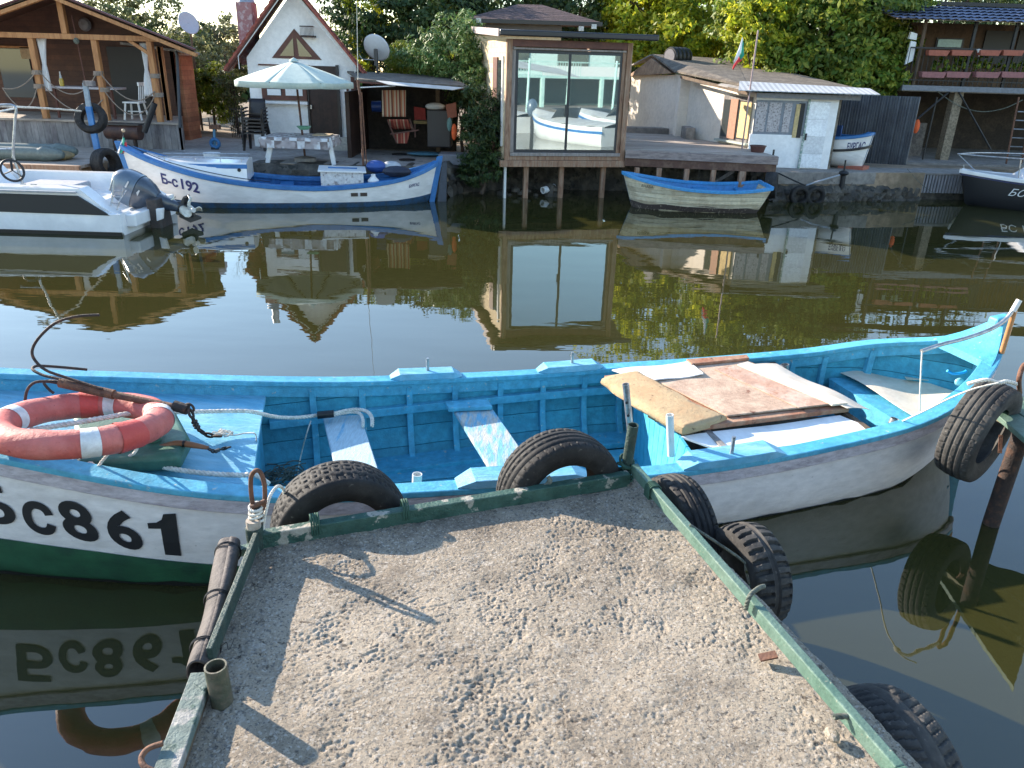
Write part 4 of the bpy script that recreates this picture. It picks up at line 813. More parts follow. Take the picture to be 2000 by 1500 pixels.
# ================================================================ tyres
def tyre_mesh(R, w, rim, kind, n=300, m=46):
    """tyre standing in the local XZ plane, axis along Y; tread cut into the surface"""
    prof = []
    for j in range(m+1):
        t = j/m*2-1                      # -1..1 outside surface from bead to bead
        a = abs(t)
        if a < .40: y = t/.40*w*.40; r = R-.010*(a/.40)**2*1.0
        elif a < .52: k = (a-.40)/.12; y = math.copysign(w*.40+w*.085*math.sin(k*math.pi/2), t); r = R-.010-.022*(1-math.cos(k*math.pi/2))
        else:
            k = (a-.52)/.48; y = math.copysign(w*(.485+.03*math.sin(k*math.pi)-.10*k*k), t); r = (R-.032)*(1-k)+rim*k
        prof.append((y, r, t))
    P = []
    for i in range(n):
        th = 2*math.pi*i/n; row = []
        for y, r, t in prof:
            d = 0; at = abs(t)
            if kind == 'road':
                if at < .40:
                    if min(abs(at-.10), abs(at-.27)) < .018: d = .007
                    ph = (th*46/(2*math.pi)+t*1.6*(1 if t > 0 else -1)) % 1
                    if ph < .16 and at > .28: d = max(d, .006)
                    if ph < .10 and at < .10: d = max(d, .003)
                elif at < .47 and (th*46/(2*math.pi)+.6) % 1 < .12: d = .004
            elif kind == 'zig':
                if at < .40:
                    zz = .05*abs(((th*40/(2*math.pi)) % 1)*2-1)
                    if min(abs(at-.06-zz*.3), abs(at-.22-zz)) < .018: d = .007
                    ph = (th*60/(2*math.pi)+at*2.5) % 1
                    if ph < .13 and at > .22: d = max(d, .006)
            elif kind == 'lug':
                if at < .47:
                    ph = (th*30/(2*math.pi)+(.5 if t > 0 else 0)+.10*math.sin(at*9)) % 1
                    if ph < .42 and at > .13: d = .016
                    if at < .05: d = .008
            elif kind == 'worn':
                if at < .47:
                    ph = (th*52/(2*math.pi)+at*1.9) % 1
                    if ph < .26 and at > .14: d = .007
                    if abs(at-.14) < .016: d = .004
            if .62 < at < .64 or .84 < at < .86: d -= .0025
            row.append(Vector(((r-d)*math.cos(th), y, (r-d)*math.sin(th))))
        # inner liner
        for k in range(9):
            u = -1+2*k/8; yy = -u*w*.36; rr = rim+.008+(R-.045-rim)*(1-abs(u)**3); row.append(Vector((rr*math.cos(th), -yy*-1 if False else yy*-1*-1, rr*math.sin(th))))
        P.append(row)
    P.append(P[0])
    return P
_ty = {}
def tyre(c, axis, R, w, rim, kind, label, material='rubber', group=None, squash=1.0, res=(300, 46), name='tyre', spin=0.0):
    key = (R, w, rim, kind, material, res)
    ax = Vector(axis).normalized(); z = Vector((0, 0, 1)); x = ax.cross(z)*-1
    if x.length < .05: x = Vector((1, 0, 0))
    x.normalize(); zz = x.cross(ax)
    Mx = Matrix((x, ax, zz)).transposed().to_4x4() @ Matrix.Rotation(spin, 4, 'Y')
    root = thing(name, label, 'tyre', c, group)
    if key not in _ty:
        P = tyre_mesh(R, w, rim, kind, *res); mb = MB(); nr = len(P[0]); vs = [p for r in P[:-1] for p in r]; n = len(P)-1
        fs = [(i*nr+j, ((i+1) % n)*nr+j, ((i+1) % n)*nr+(j+1) % nr, i*nr+(j+1) % nr) for i in range(n) for j in range(nr)]
        mo = res[1]+1; a = MB(); a.v = [tuple(v) for v in vs]; a.f = fs
        me = bpy.data.meshes.new('casing'); me.from_pydata(a.v, [], a.f); me.materials.append(M[material]); me.polygons.foreach_set('use_smooth', [True]*len(fs))
        try: me.set_sharp_from_angle(angle=math.radians(38))
        except Exception: pass
        _ty[key] = me
    o = bpy.data.objects.new('casing', _ty[key]); COL.objects.link(o); o.parent = root
    o.matrix_local = Mx; return root
fd_ = (Fb-Fa).normalized(); fn_ = Vector((-fd_.y, fd_.x, 0)).normalized()      # outwards from the front edge
tg = 'tyre fenders hung on the concrete pier'
def rimtop(px, py, z): return G(px, py, z)
R1 = .285
c1 = W(655, 921, 2.70); tyre(Vector((c1.x, c1.y+.03, c1.z-R1)), fn_, R1, .20, .17, 'zig', 'worn tyre between the pier front and the boat, left of the two there', 'rubber', tg)
c2 = W(1100, 853, 2.98); tyre(Vector((c2.x, c2.y+.02, c2.z-R1)), fn_, R1, .20, .17, 'road', 'tyre with straight tread grooves between the pier front and the boat by the bent pipe', 'rubber', tg)
rn_ = Vector((rd.y, -rd.x, 0)).normalized()
c3 = Vector((.76, 2.93, .45)); tyre(c3, rn_, .29, .15, .165, 'road', 'black tyre just right of the pier corner against the white hull', 'rubber', tg)
c4 = G(1470, 1110, ZP-.17); tyre(c4+rn_*.02+Vector((0, 0, -.03)), rn_, .215, .16, .12, 'lug', 'small tyre with deep block lugs on the right side of the pier', 'rubber_dusty', tg)
c5 = G(1770, 1450, ZP-.25); tyre(c5+rn_*.05+Vector((0, 0, -.12)), rn_, .27, .19, .17, 'worn', 'large dusty tyre at the right side of the pier nearest the photographer', 'rubber_dusty', tg)
c6 = W(1921, 842, 4.0); tyre(c6+Vector((-.03, 0, 0)), Vector((.62, -.76, -.10)), .30, .20, .17, 'road', 'tyre hung from the small green landing stage beside the boat stern', 'rubber_dusty')
# tyre ropes
rope([Ra+(Rb-Ra)*.52+Vector((0, 0, .03)), G(1430, 1080, ZP+.0), G(1455, 1100, ZP-.06)], .006, 'knotted dark rope from the right edge bar to the lugged tyre', material='rope_dark')
rope([G(1456, 1190, ZP+.05), G(1464, 1165, ZP+.10), G(1480, 1150, ZP+.08), G(1492, 1145, ZP-.02)], .0085, 'stiff dark rope loop on the right edge bar below the lugged tyre', material='rope_dark')
rope([G(1628, 1400, ZP+.06), G(1660, 1400, ZP+.06), G(1690, 1418, ZP+.01), G(1712, 1445, ZP-.1)], .009, 'grey green rope from the right edge bar to the large dusty tyre', material='rope_dark')
# rubber roll along the left edge
rl = thing('rubber_roll', 'rolled black rubber mat tied along the left edge of the concrete pier', 'fender', G(420, 1190, ZP+.0))
ax_ = [G(448, 1064, ZP+.03), G(436, 1130, ZP+.02), G(420, 1200, ZP+.02), G(402, 1265, ZP+.02), G(388, 1312, ZP+.01)]
P = spline(ax_, 10); d = (P[-1]-P[0]).normalized(); sd = Vector((d.y, -d.x, 0)); rows = []
for i, p in enumerate(P):
    row = []; k = i/(len(P)-1)
    for j in range(28):
        a = math.radians(100)+2*math.pi*1.12*j/27; r = (.040+.004*math.sin(k*9)+.0035*math.sin(a*3+k*4))*(1-.10*j/27); row.append(p+sd*math.cos(a)*r+Vector((0, 0, math.sin(a)*r)))
    rows.append(row)
mb = MB().grid(rows); o = obj('rolled_mat', mb, mat('cracked_black_rubber', (.045, .036, .034), (.085, .07, .065), s=6, thr=(.4, .65), rough=.75, bump=.6, bs=45, c3=(.12, .08, .06), s3=30, thr3=(.64, .72), var=.15), rl, smooth=60)
so_ = o.modifiers.new('solid', 'SOLIDIFY'); so_.thickness = .006
for k, py in ((0, .08), (1, .42), (2, .75)):
    c = P[int(py*(len(P)-1))]; mbt = MB()
    for q in range(2):
        cc = c+d*.007*q; mbt.tube([cc+sd*math.cos(a)*.045+Vector((0, 0, math.sin(a)*.045)) for a in np.linspace(0, 6.3, 24)], .0022, 5)
    mbt.tube(spline([c-sd*.045, c-sd*.062+Vector((0, 0, .012)), c-sd*.07+d*.02, c-sd*.085+Vector((0, 0, .02))], 4), .0012, 4)
    obj('wire_tie', mbt, M['iron_black'], rl)
# ================================================================ small landing stage at the right
ls = thing('landing_stage', 'corner of a small green plank landing stage at the right with a dark post', 'landing stage', (2.6, 3.4, 0))
z_ = .62; q = [G(1932, 797, z_), G(2010, 770, z_), G(2160, 800, z_), G(2120, 960, z_)]
for k in range(3):
    a, b, c, e = q; u0 = k/3+.01; u1 = (k+1)/3-.01
    obj('plank', MB().prism([a.lerp(b, u0)-Vector((0, 0, .03)), a.lerp(b, u1)-Vector((0, 0, .03)), e.lerp(c, u1)-Vector((0, 0, .03)), e.lerp(c, u0)-Vector((0, 0, .03))], (0, 0, .03)), M['green_rail2'], ls, bevel=.004)
obj('edge_beam', MB().beam(G(1936, 806, z_-.05), G(2110, 905, z_-.05), .03, .045), mat('mossy_beam', (.22, .21, .14), (.1, .12, .08), s=14, rough=.85, bump=.6), ls, bevel=.004)
pp = G(1948, 960, .22); obj('post', MB().tube([Vector((pp.x, pp.y, -1)), Vector((pp.x+.04, pp.y+.01, z_-.04))], .045, 14), M['rust_dark'], ls, smooth=50)
obj('rust_strip', MB().beam(G(1955, 850, .50), G(1953, 885, .42), .02, .006), M['rust'], ls)
sk = thing('shackle', 'rusty steel hook sticking up from the small green landing stage', 'shackle', G(1990, 770, z_)); obj('bow', MB().tube(spline([G(1992, 768, z_), W(1990, 745, 3.9), W(1994, 725, 3.9), W(2003, 712, 3.92), W(2012, 735, 3.95), G(2010, 768, z_)], 6), .013, 10), M['rust'], sk, smooth=60)
rope([W(1985, 750, 3.85), W(1965, 745, 3.82), W(1950, 748, 3.8), W(1925, 742, 3.78), W(1890, 750, 3.8)], .011, 'cream rope over the top of the tyre on the landing stage')
rope([W(1950, 748, 3.72), W(1900, 760, 3.75), W(1850, 780, 3.85), W(1810, 800, 4.0), W(1730, 838, 4.3)], .005, 'thin mooring line from the landing stage to the stern gunwale of the blue boat')
# ================================================================ far bank: ground, quay walls
ZG = .55
gp = [(-60, 10.9), (-11.5, 12.9), (-8.2, 14.2), (-6.9, 14.6), (-1.35, 15.0), (-1.2, 15.6), (-.2, 16.6), (4.6, 16.9), (5.1, 15.75), (8.35, 16.3), (8.5, 17.3), (60, 19)]
mb = MB(); mb.hexa([Vector((x, y, -1)) for x, y in gp]+[Vector((60, 60, -1)), Vector((-60, 60, -1))], [Vector((x, y, ZG)) for x, y in gp]+[Vector((60, 60, ZG)), Vector((-60, 60, ZG))])
struct('ground', mb, M['soil'])
struct('canal_bed', MB().box(-60, 60, -40, 60, -3.2, -3.0), M['soil'])
mb = MB(); pts = [(-7.6, 14.45), (-6.9, 14.65), (-1.4, 15.05), (-1.3, 17.3), (-3.2, 17.6), (-7.6, 19.5), (-8.2, 16.4), (-9, 14.3)]
mb.prism([Vector((x, y, ZG-.5)) for x, y in pts], (0, 0, .505)); struct('paved_yard', mb, M['paving'])
# rubble retaining wall under the yard and pavilion
def rubble(name, pts, z0, z1, label, seed, material='stone', dep=.16, nx=60, nz=9):
    r = np.random.default_rng(seed); P = []; L = resample([Vector((x, y, 0)) for x, y in pts], sum((Vector(b)-Vector(a)).length for a, b in zip(pts, pts[1:]))/nx)
    for i, p in enumerate(L):
        q = L[min(i+1, len(L)-1)]-L[max(i-1, 0)]; q.normalize(); nrm = Vector((q.y, -q.x, 0)); row = []
        for j in range(nz+1):
            k = j/nz; o_ = dep*(r.random()*.8) if 0 < j < nz else 0; row.append(p+nrm*(o_-.02+(.12*(1-k)))+Vector((0, 0, z0+(z1-z0)*k+r.uniform(-.02, .02))))
        P.append(row)
    a = [row[0]-Vector((0, -.5, 0)) for row in P]; P = [[row[-1]+Vector((0, .5, 0))]+row[::-1] for row in P]
    o = obj(name, MB().grid(P), M[material], None, smooth=25); return tag(o, label, 'wall')
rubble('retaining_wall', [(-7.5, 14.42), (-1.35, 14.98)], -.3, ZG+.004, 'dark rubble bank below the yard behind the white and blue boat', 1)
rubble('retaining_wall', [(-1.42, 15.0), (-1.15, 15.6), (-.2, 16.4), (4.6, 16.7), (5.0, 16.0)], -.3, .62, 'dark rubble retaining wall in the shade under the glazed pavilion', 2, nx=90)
rocks = MB(); rr_ = np.random.default_rng(9)
tag(obj('drain_pipe', MB().tube([W(1060, 372, 15.3), W(1082, 366, 15.5)], .07, 14, hollow=.02), M['pvc'], None, smooth=40), 'short pale pipe poking from the stones under the pavilion', 'pipe')
mb = MB()
for k in range(16):
    c = W(1040+rr_.uniform(-60, 60), 372+rr_.uniform(-8, 10), 15.4); mb.sphere(c, rr_.uniform(.04, .10), 7, (1.3, 1, .8))
tag(obj('rubble', mb, M['stone']), 'loose stones and rubble at the waterline under the pavilion', 'rubble', kind='stuff')
# ---------------------------------------------------------------- generic pieces
def rect(x0, y0, x1, y1, Y, d, mb=None):
    """axis aligned slab whose front face stands at depth Y, its edges read from the survey"""
    a = W(x0, y0, Y); b = W(x1, y1, Y); c = W(x1, y0, Y); e = W(x0, y1, Y)
    xa = (a.x+e.x)/2; xb = (b.x+c.x)/2; zt = (a.z+c.z)/2; zb = (b.z+e.z)/2
    return (mb or MB()).box(min(xa, xb), max(xa, xb), min(Y, Y+d), max(Y, Y+d), min(zt, zb), max(zt, zb))
def outline(pix, Y, th, mb=None):
    return (mb or MB()).prism([W(x, y, Y) for x, y in pix], (0, th, 0))
def bar2(pa, pb, Y, w, d=None, mb=None, Yb=None):
    return (mb or MB()).beam(W(*pa, Y), W(*pb, Yb if Yb is not None else Y), w, d or w, up=(0, 1, 0))
# ================================================================ wooden cabin (left)
YC = 16.5
cab = thing('wooden_cabin', 'brown wooden cabin with an open rope hung porch and gabled roof at the left', 'cabin', (-9, 18, ZG))
zf = 1.08; XL = -12.3; XR = -6.95
obj('porch_skirt', MB().box(XL, XR, YC, YC+.05, ZG-.05, zf-.03), M['wood_grey'], cab)
obj('porch_skirt', MB().prism([Vector((XR, YC, ZG-.05)), Vector((XR, YC, zf-.03)), Vector((XR-.7, YC+1.8, zf-.03)), Vector((XR-.7, YC+1.8, ZG-.05))], (-.05, 0, 0)), M['wood_grey'], cab)
obj('porch_floor', MB().prism([Vector((XL-.05, YC-.04, zf-.03)), Vector((XR+.04, YC-.04, zf-.03)), Vector((XR-.78, YC+2.0, zf-.03)), Vector((XL-.05, YC+2.0, zf-.03))], (0, 0, .04)), M['deckwood'], cab)
for i, (xt, yt, xb, yb) in enumerate(((62, 72, 92, 234), (183, 77, 211, 236), (292, 84, 314, 236))):
    a = W(xb, yb, YC+.1); obj('porch_post', MB().box(a.x-.055, a.x+.055, YC+.04, YC+.15, zf, 2.60), M['wood'], cab, bevel=.006)
for x in (W(330, 237, YC+.5).x, W(345, 240, YC+.9).x): obj('porch_post', MB().box(x-.045, x+.045, YC+.5, YC+.6, zf, 2.52), M['wood'], cab, bevel=.006)
ap = Vector((-9.05, YC-.25, 3.42)); eR = Vector((-6.35, YC-.25, 2.45)); eL = Vector((-12.2, YC-.25, 2.40)); D = Vector((-2.0, 4.6, 0))
obj('tie_beam', MB().box(XL, -7.0, YC+.02, YC+.14, 2.60, 2.70), M['wood'], cab, bevel=.006)
obj('king_post', MB().box(-9.08, -8.97, YC+.03, YC+.13, 2.70, 3.27), M['wood'], cab, bevel=.005)
for e in (eR, eL):
    obj('roof', MB().hexa([ap, e, e+D, ap+D], [p+Vector((0, 0, .05)) for p in (ap, e, e+D, ap+D)]), M['felt_dark'], cab)
    obj('rafter', MB().beam(ap+Vector((0, .02, -.07)), e+Vector((0, .02, -.07)), .07, .10, up=(0, 1, 0)), M['wood'], cab, bevel=.005)
    obj('verge_trim', MB().beam(ap+Vector((0, -.03, .03)), e+Vector((0, -.03, .03)), .03, .07, up=(0, 1, 0)), mat('maroon_trim', (.09, .025, .03), rough=.6), cab)
obj('knee_brace', MB().beam(Vector((-7.8, YC+.09, 2.62)), Vector((-7.35, YC+.09, 2.33)), .06, .06, up=(0, 1, 0)), M['wood'], cab)
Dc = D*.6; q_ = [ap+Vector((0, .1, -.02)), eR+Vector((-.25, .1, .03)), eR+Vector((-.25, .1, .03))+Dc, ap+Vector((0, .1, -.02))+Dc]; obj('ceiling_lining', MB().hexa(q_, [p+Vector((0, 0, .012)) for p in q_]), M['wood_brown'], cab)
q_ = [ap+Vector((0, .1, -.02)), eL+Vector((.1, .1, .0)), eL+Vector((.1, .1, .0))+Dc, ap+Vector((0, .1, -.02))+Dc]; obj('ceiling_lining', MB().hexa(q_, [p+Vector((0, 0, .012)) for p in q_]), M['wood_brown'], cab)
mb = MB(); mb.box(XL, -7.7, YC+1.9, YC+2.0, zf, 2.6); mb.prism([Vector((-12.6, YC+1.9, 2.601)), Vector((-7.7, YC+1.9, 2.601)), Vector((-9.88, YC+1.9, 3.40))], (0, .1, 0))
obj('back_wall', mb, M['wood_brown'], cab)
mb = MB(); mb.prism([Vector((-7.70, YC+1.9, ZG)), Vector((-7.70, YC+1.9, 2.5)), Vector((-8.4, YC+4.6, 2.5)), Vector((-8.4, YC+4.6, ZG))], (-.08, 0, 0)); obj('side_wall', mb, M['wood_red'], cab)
# jutting bay with redwood siding
mb = MB(); q = [W(346, 240, 18.0), W(386, 228, 19.4)]; a = Vector((-7.35, 17.9, 0)); b = Vector((-7.5, 20.2, 0))
mb.prism([Vector((-6.86, 18.15, ZG)), Vector((-6.86, 18.15, 2.36)), Vector((-7.4, 20.4, 2.36)), Vector((-7.4, 20.4, ZG))], (-.8, 0, 0)); 
obj('annex_wall', MB().box(-8.0, W(386, 200, 19.2).x, 18.5, 19.2, ZG, 2.36), M['wood_red'], cab)
obj('annex_roof', MB().hexa([Vector((W(391, 112, 18.3).x, 18.3, 2.38)), Vector((-8.8, 18.3, 2.55)), Vector((-8.8, 19.6, 2.55)), Vector((W(391, 110, 19.6).x, 19.6, 2.38))], [Vector((W(391, 112, 18.3).x, 18.3, 2.43)), Vector((-8.8, 18.3, 2.6)), Vector((-8.8, 19.6, 2.6)), Vector((W(391, 110, 19.6).x, 19.6, 2.43))]), M['felt'], cab)
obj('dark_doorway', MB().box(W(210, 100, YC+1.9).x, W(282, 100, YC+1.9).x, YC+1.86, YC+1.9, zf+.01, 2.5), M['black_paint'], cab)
wf = obj('window', rect(2, 95, 62, 190, YC+1.87, .03), M['glass_dull'], cab); obj('frame', rect(-3, 90, 67, 94, YC+1.84, .05), M['wood'], wf)
obj('downpipe', MB().tube([W(343, 100, YC+.3), W(346, 110, YC+.3), W(352, 250, YC-.05)], .035, 10), M['alu_dark'], cab, smooth=50)
obj('wall_plaque', rect(40, 92, 62, 115, YC+1.84, .03), mat('tan_board', (.35, .25, .15), rough=.8), cab)
obj('gable_lamp', MB().lathe([(0, 0), (.11, .01), (.14, .05), (.10, .10), (0, .12)], W(168, 48, YC+1.84), (0, -1, 0), 16), mat('dull_lamp', (.16, .15, .16), rough=.5), cab, smooth=40)
gc = 'white curtains tied on the cabin porch'
def curtain(cx, yt, yb, yk, wt, wk, wb, label, dx=0):
    P = []; Y = YC+.22
    for i in range(21):
        k = i/20; py = yt+(yb-yt)*k; kk = (yk-yt)/(yb-yt); wd = (wt+(wk-wt)*min(1, k/kk)**.7) if k < kk else wk+(wb-wk)*((k-kk)/(1-kk))**.6; row = []
        for j in range(17):
            u = j/16-.5; p = W(cx+dx*k+wd*u, py, Y); p.y += .03*math.sin(u*26)*(.4+.6*abs(k-kk)); row.append(p)
        P.append(row)
    o = obj('curtain', MB().grid(P), M['cloth_white'], None, smooth=60); s = o.modifiers.new('s', 'SOLIDIFY'); s.thickness = .006
    tag(o, label, 'curtain', gc)
curtain(80, 74, 178, 128, 20, 7, 17, 'white curtain gathered beside the left porch post of the cabin', 13); curtain(281, 84, 188, 138, 17, 6, 20, 'white curtain gathered beside the right porch post of the cabin', 10)
gr = 'ropes swagged between the cabin porch posts'
def swag(a, b, sag, Y, label, r=.014):
    p, q = W(*a, Y), W(*b, Y); P = [p.lerp(q, t)+Vector((0, 0, -sag*4*t*(1-t))) for t in np.linspace(0, 1, 9)]
    tag(obj('rope_swag', rope_mb(P, r, step=.03, n=5), mat('porch_rope', (.26, .21, .17), rough=.9), None, smooth=80), label, 'rope', gr)
swag((5, 172), (70, 140), .12, YC, 'upper rope swag left of the left porch post'); swag((5, 172), (72, 172), .38, YC, 'lower rope swag left of the left porch post')
swag((77, 140), (190, 140), .42, YC, 'upper rope swag between the left and middle porch posts'); swag((84, 165), (200, 195), .35, YC, 'lower rope swag between the left and middle porch posts')
swag((195, 142), (302, 178), .33, YC, 'upper rope swag between the middle and right porch posts'); swag((200, 172), (304, 184), .45, YC, 'lower rope swag between the middle and right porch posts')
for (x, y) in ((72, 138), (76, 165), (192, 140), (205, 172), (303, 145), (310, 182)):
    mb = MB()
    for k in range(4): mb.torus(W(x, y+k*2.2, YC+.09), (0, 0, 1), .085, .012, 16, 6)
    tag(obj('rope_knot', mb, mat('porch_rope', (0, 0, 0)), None, smooth=60), {(72, 138): 'rope turns high round the left porch post', (76, 165): 'rope turns low round the left porch post', (192, 140): 'rope turns high round the middle porch post', (205, 172): 'rope turns low round the middle porch post', (303, 145): 'rope turns high round the right porch post', (310, 182): 'rope turns low round the right porch post'}[(x, y)], 'knot', 'rope turns round the porch posts')
t = thing('porch_table', 'narrow pale topped table on the cabin porch', 'table', W(160, 230, YC+.5)); obj('tabletop', rect(97, 170, 224, 174, YC+.35, .5), mat('pale_top', (.45, .43, .45), rough=.6), t)
for x in (105, 215):
    for Y in (YC+.4, YC+.8): a = W(x, 174, Y); obj('leg', MB().box(a.x-.02, a.x+.02, Y, Y+.04, zf+.01, a.z), M['wood_frame'], t)
t = thing('bottle', 'yellow bottle standing on the porch table', 'bottle', W(122, 170, YC+.5)); obj('glass_body', MB().lathe([(0, 0), (.04, 0), (.045, .12), (.03, .17)], W(122, 170, YC+.5)+Vector((0, 0, 0)), n=14), mat('yellow_label', (.55, .38, .05), rough=.3), t, smooth=50)
obj('neck', MB().lathe([(.03, .17), (.013, .24), (.013, .30)], W(122, 170, YC+.5), n=14), mat('clear_grey', (.45, .48, .5), rough=.2), t, smooth=50)
def white_chair(c, s, label, rz=0):
    r = thing('garden_chair', label, 'chair', c); c = Vector(c)
    obj('seat', MB().obox(c+Vector((0, 0, .42*s)), (.21*s, 0, 0), (0, .2*s, 0), (0, 0, .014)), M['plastic_white'], r)
    for dx, dy in ((-.19, -.18), (.19, -.18), (-.19, .18), (.19, .18)): obj('leg', MB().beam(c+Vector((dx*s*.85, dy*s*.85, .41*s)), c+Vector((dx*s*1.15, dy*s*1.15, 0)), .03, .03), M['plastic_white'], r)
    obj('stretcher', MB().beam(c+Vector((-.2*s, 0, .2*s)), c+Vector((.2*s, 0, .2*s)), .02, .02), M['plastic_white'], r)
    for k in range(4): obj('back_spindle', MB().beam(c+Vector((.19*s, (-.15+.1*k)*s, .43*s)), c+Vector((.25*s, (-.15+.1*k)*s, .84*s)), .018, .018), M['plastic_white'], r)
    obj('back_rail', MB().beam(c+Vector((.25*s, -.2*s, .86*s)), c+Vector((.25*s, .2*s, .86*s)), .03, .07), M['plastic_white'], r)
a = W(268, 236, YC+.45); white_chair((a.x, a.y, zf+.012), .82, 'white wooden chair on the cabin porch by the right post')
t = tag(obj('mop', MB().tube([W(140, 30, YC+.3), W(168, 165, YC+.3)], .012, 8), M['wood_frame'], None), 'thin pole hanging from the roof over the cabin porch', 'pole')
t = thing('net_float', 'small net bundle hanging from the cabin tie beam', 'net bundle', W(148, 80, YC+.1)); obj('net', MB().sphere(W(149, 80, YC-.02), .055, 10, (1, 1, 1.1)), M['rope_dark'], t); obj('cord', MB().tube([W(147, 74, YC-.02), W(146, 66, YC)], .004, 5), M['rope_dark'], t)
# ---------------------------------------------------------------- barrel grill, post with tyre, black pipe in front of the cabin
t = thing('barrel_grill', 'rusty brown horizontal barrel on legs in front of the cabin', 'barrel', W(240, 300, 15.9)); a = W(208, 255, 15.9); b = W(275, 258, 15.9)
obj('drum', MB().tube([a, b], .155, 20), mat('rusty_barrel', (.055, .026, .022), (.10, .045, .03), s=5, rough=.6, bump=.3), t, smooth=50, bevel=.01); obj('top_plate', MB().obox((a+b)/2+Vector((0, 0, .14)), (.38, 0, 0), (0, .15, 0), (0, 0, .015)), M['alu_dark'], t)
for x in (222, 262): p = W(x, 262, 15.9); obj('leg', MB().box(p.x-.02, p.x+.02, 15.85, 15.95, ZG, p.z-.05), M['rust_dark'], t)
tag(obj('stove_pipe', MB().tube([W(302, 202, 15.8), W(282, 258, 15.8)], .055, 16, hollow=.01), M['iron_black'], None, smooth=50), 'slanting black pipe beside the rusty barrel', 'pipe')
t = thing('mooring_post', 'bright blue steel post leaning at the quay edge in front of the cabin', 'post', (-7.6, 14.4, ZG)); Yp = 14.3
obj('column', MB().beam(W(190, 292, Yp), W(173, 208, Yp), .10, .06, up=(0, 1, 0)), M['boat192_blue'], t, bevel=.005); obj('column_top', MB().beam(W(174, 212, Yp), W(166, 162, Yp+.05), .08, .05, up=(0, 1, 0)), mat('grey_blue_post', (.25, .30, .34), rough=.7), t, bevel=.005)
obj('cap', rect(162, 158, 181, 168, Yp, .1), M['wood_grey'], t)
tyre(W(178, 231, Yp+.05), Vector((.12, -.95, .35)), .27, .17, .15, 'worn', 'black tyre slung round the blue mooring post', 'rubber', None, res=(90, 22))
tyre(W(207, 320, 14.0), Vector((.95, -.3, .1)), .27, .22, .15, 'road', 'black tyre pair wrapped against the quay beside the bow of the white and blue boat', 'rubber', None, res=(90, 22))
# jetty below the cabin
t = thing('wooden_jetty', 'low wooden jetty in front of the cabin with a dark gap beneath', 'jetty', (-10, 13.9, ZG)); 
obj('decking', MB().box(-14, -7.55, 13.6, 16.4, ZG-.03, ZG+.02), M['deckwood'], t); a = W(30, 312, 13.55)
obj('fascia', MB().box(-14, -7.55, 13.52, 13.6, ZG-.22, ZG+.02), M['timber'], t); obj('post', MB().box(-7.95, -7.83, 13.52, 13.64, -.8, ZG-.22), M['brownwood2'], t); obj('post', MB().box(-10.6, -10.45, 13.56, 13.68, -.8, ZG-.22), M['brownwood2'], t)
# inflatable kayak on it
t = thing('inflatable_boat', 'grey green inflatable dinghy lying on the jetty in front of the cabin', 'dinghy', (-10.2, 14.1, ZG+.02))
P0 = [W(-60, 300, 14.1), W(28, 291, 14.1), W(60, 291, 14.1), W(88, 296, 14.1), W(112, 303, 14.1), W(128, 306, 14.1)]
obj('side_tube', MB().tube(spline([Vector((p.x, 14.05, ZG+.14)) for p in P0], 5), [.12]*15+[.12*(1-i/11)**.6+.02 for i in range(11)], 14), mat('grey_green_pvc', (.13, .155, .14), rough=.45), t, smooth=60)
obj('side_tube', MB().tube(spline([Vector((p.x, 14.5, ZG+.15)) for p in P0], 5), [.12]*15+[.12*(1-i/11)**.6+.02 for i in range(11)], 14), mat('grey_green_pvc', (0, 0, 0)), t, smooth=60)
obj('bow_cover', MB().sphere(W(105, 302, 14.2)+Vector((0, .1, -.02)), .22, 14, (1.4, 1, .4)), mat('tan_cover', (.25, .18, .09), (.35, .26, .12), s=6, rough=.6), t, smooth=60)
# ================================================================ the small A-frame house
YA = 17.6
hs = thing('gabled_house', 'small white house with a steep red tiled gable and triangular attic window', 'house', (-4.7, YA+1.5, ZG)); xL, xR = -5.82, -3.50; Ap = Vector((-4.72, YA, 3.68))
mb = MB(); pts = [(-5.82, ZG), (-3.50, ZG), (-3.50, 2.30), (-4.72, 3.66), (-5.82, 2.36)]
obj('wall', MB().prism([Vector((x, YA, z)) for x, z in pts], (-.95, 3.4, 0)), M['white_wall'], hs)
for sx, e, thk in ((-1, Vector((-6.18, YA-.35, 2.12)), 0), (1, Vector((-3.10, YA-.35, 1.93)), 0)):
    a = Vector((-4.72, YA-.35, 3.86)); n_ = Vector((-(e-a).z*sx*-1, 0, abs((e-a).x))).normalized(); up = Vector((0, 0, .07)); Dp = Vector((-1.1, 4.0, 0)); N = 14
    m1 = MB()
    for k in range(N):   # courses of tiles, each lapping the next
        u0, u1 = k/N, (k+1.12)/N; p = a.lerp(e, u0); q = a.lerp(e, u1); m1.hexa([p, q, q+Dp, p+Dp], [p+up*.5, q+up*1.0, q+up*1.0+Dp, p+up*.5+Dp])
    rf = obj('roof', m1, M['roof_red'], hs)
    obj('barge_board', MB().beam(a+Vector((0, -.02, -.02)), e+Vector((0, -.02, -.02)), .035, .13, up=(0, 1, 0)), M['roof_red'], hs); obj('verge_soffit', MB().beam(a+Vector((0, .16, -.05)), e+Vector((0, .16, -.05)), .02, .02, up=(0, 1, 0)).prism([a+Vector((0, .02, -.04)), e+Vector((0, .02, -.04)), e+Vector((0, .35, -.04)), a+Vector((0, .35, -.04))], (0, 0, .02)), M['wood_frame'], hs)
    a2 = a+Vector((0, -.05, -.16)); e2 = a.lerp(e, .78)+Vector((0, -.05, -.12)); obj('cable', MB().tube([a2, e2, e2+Vector((0, 0, -.25))], .010, 6), M['pvc'], hs)
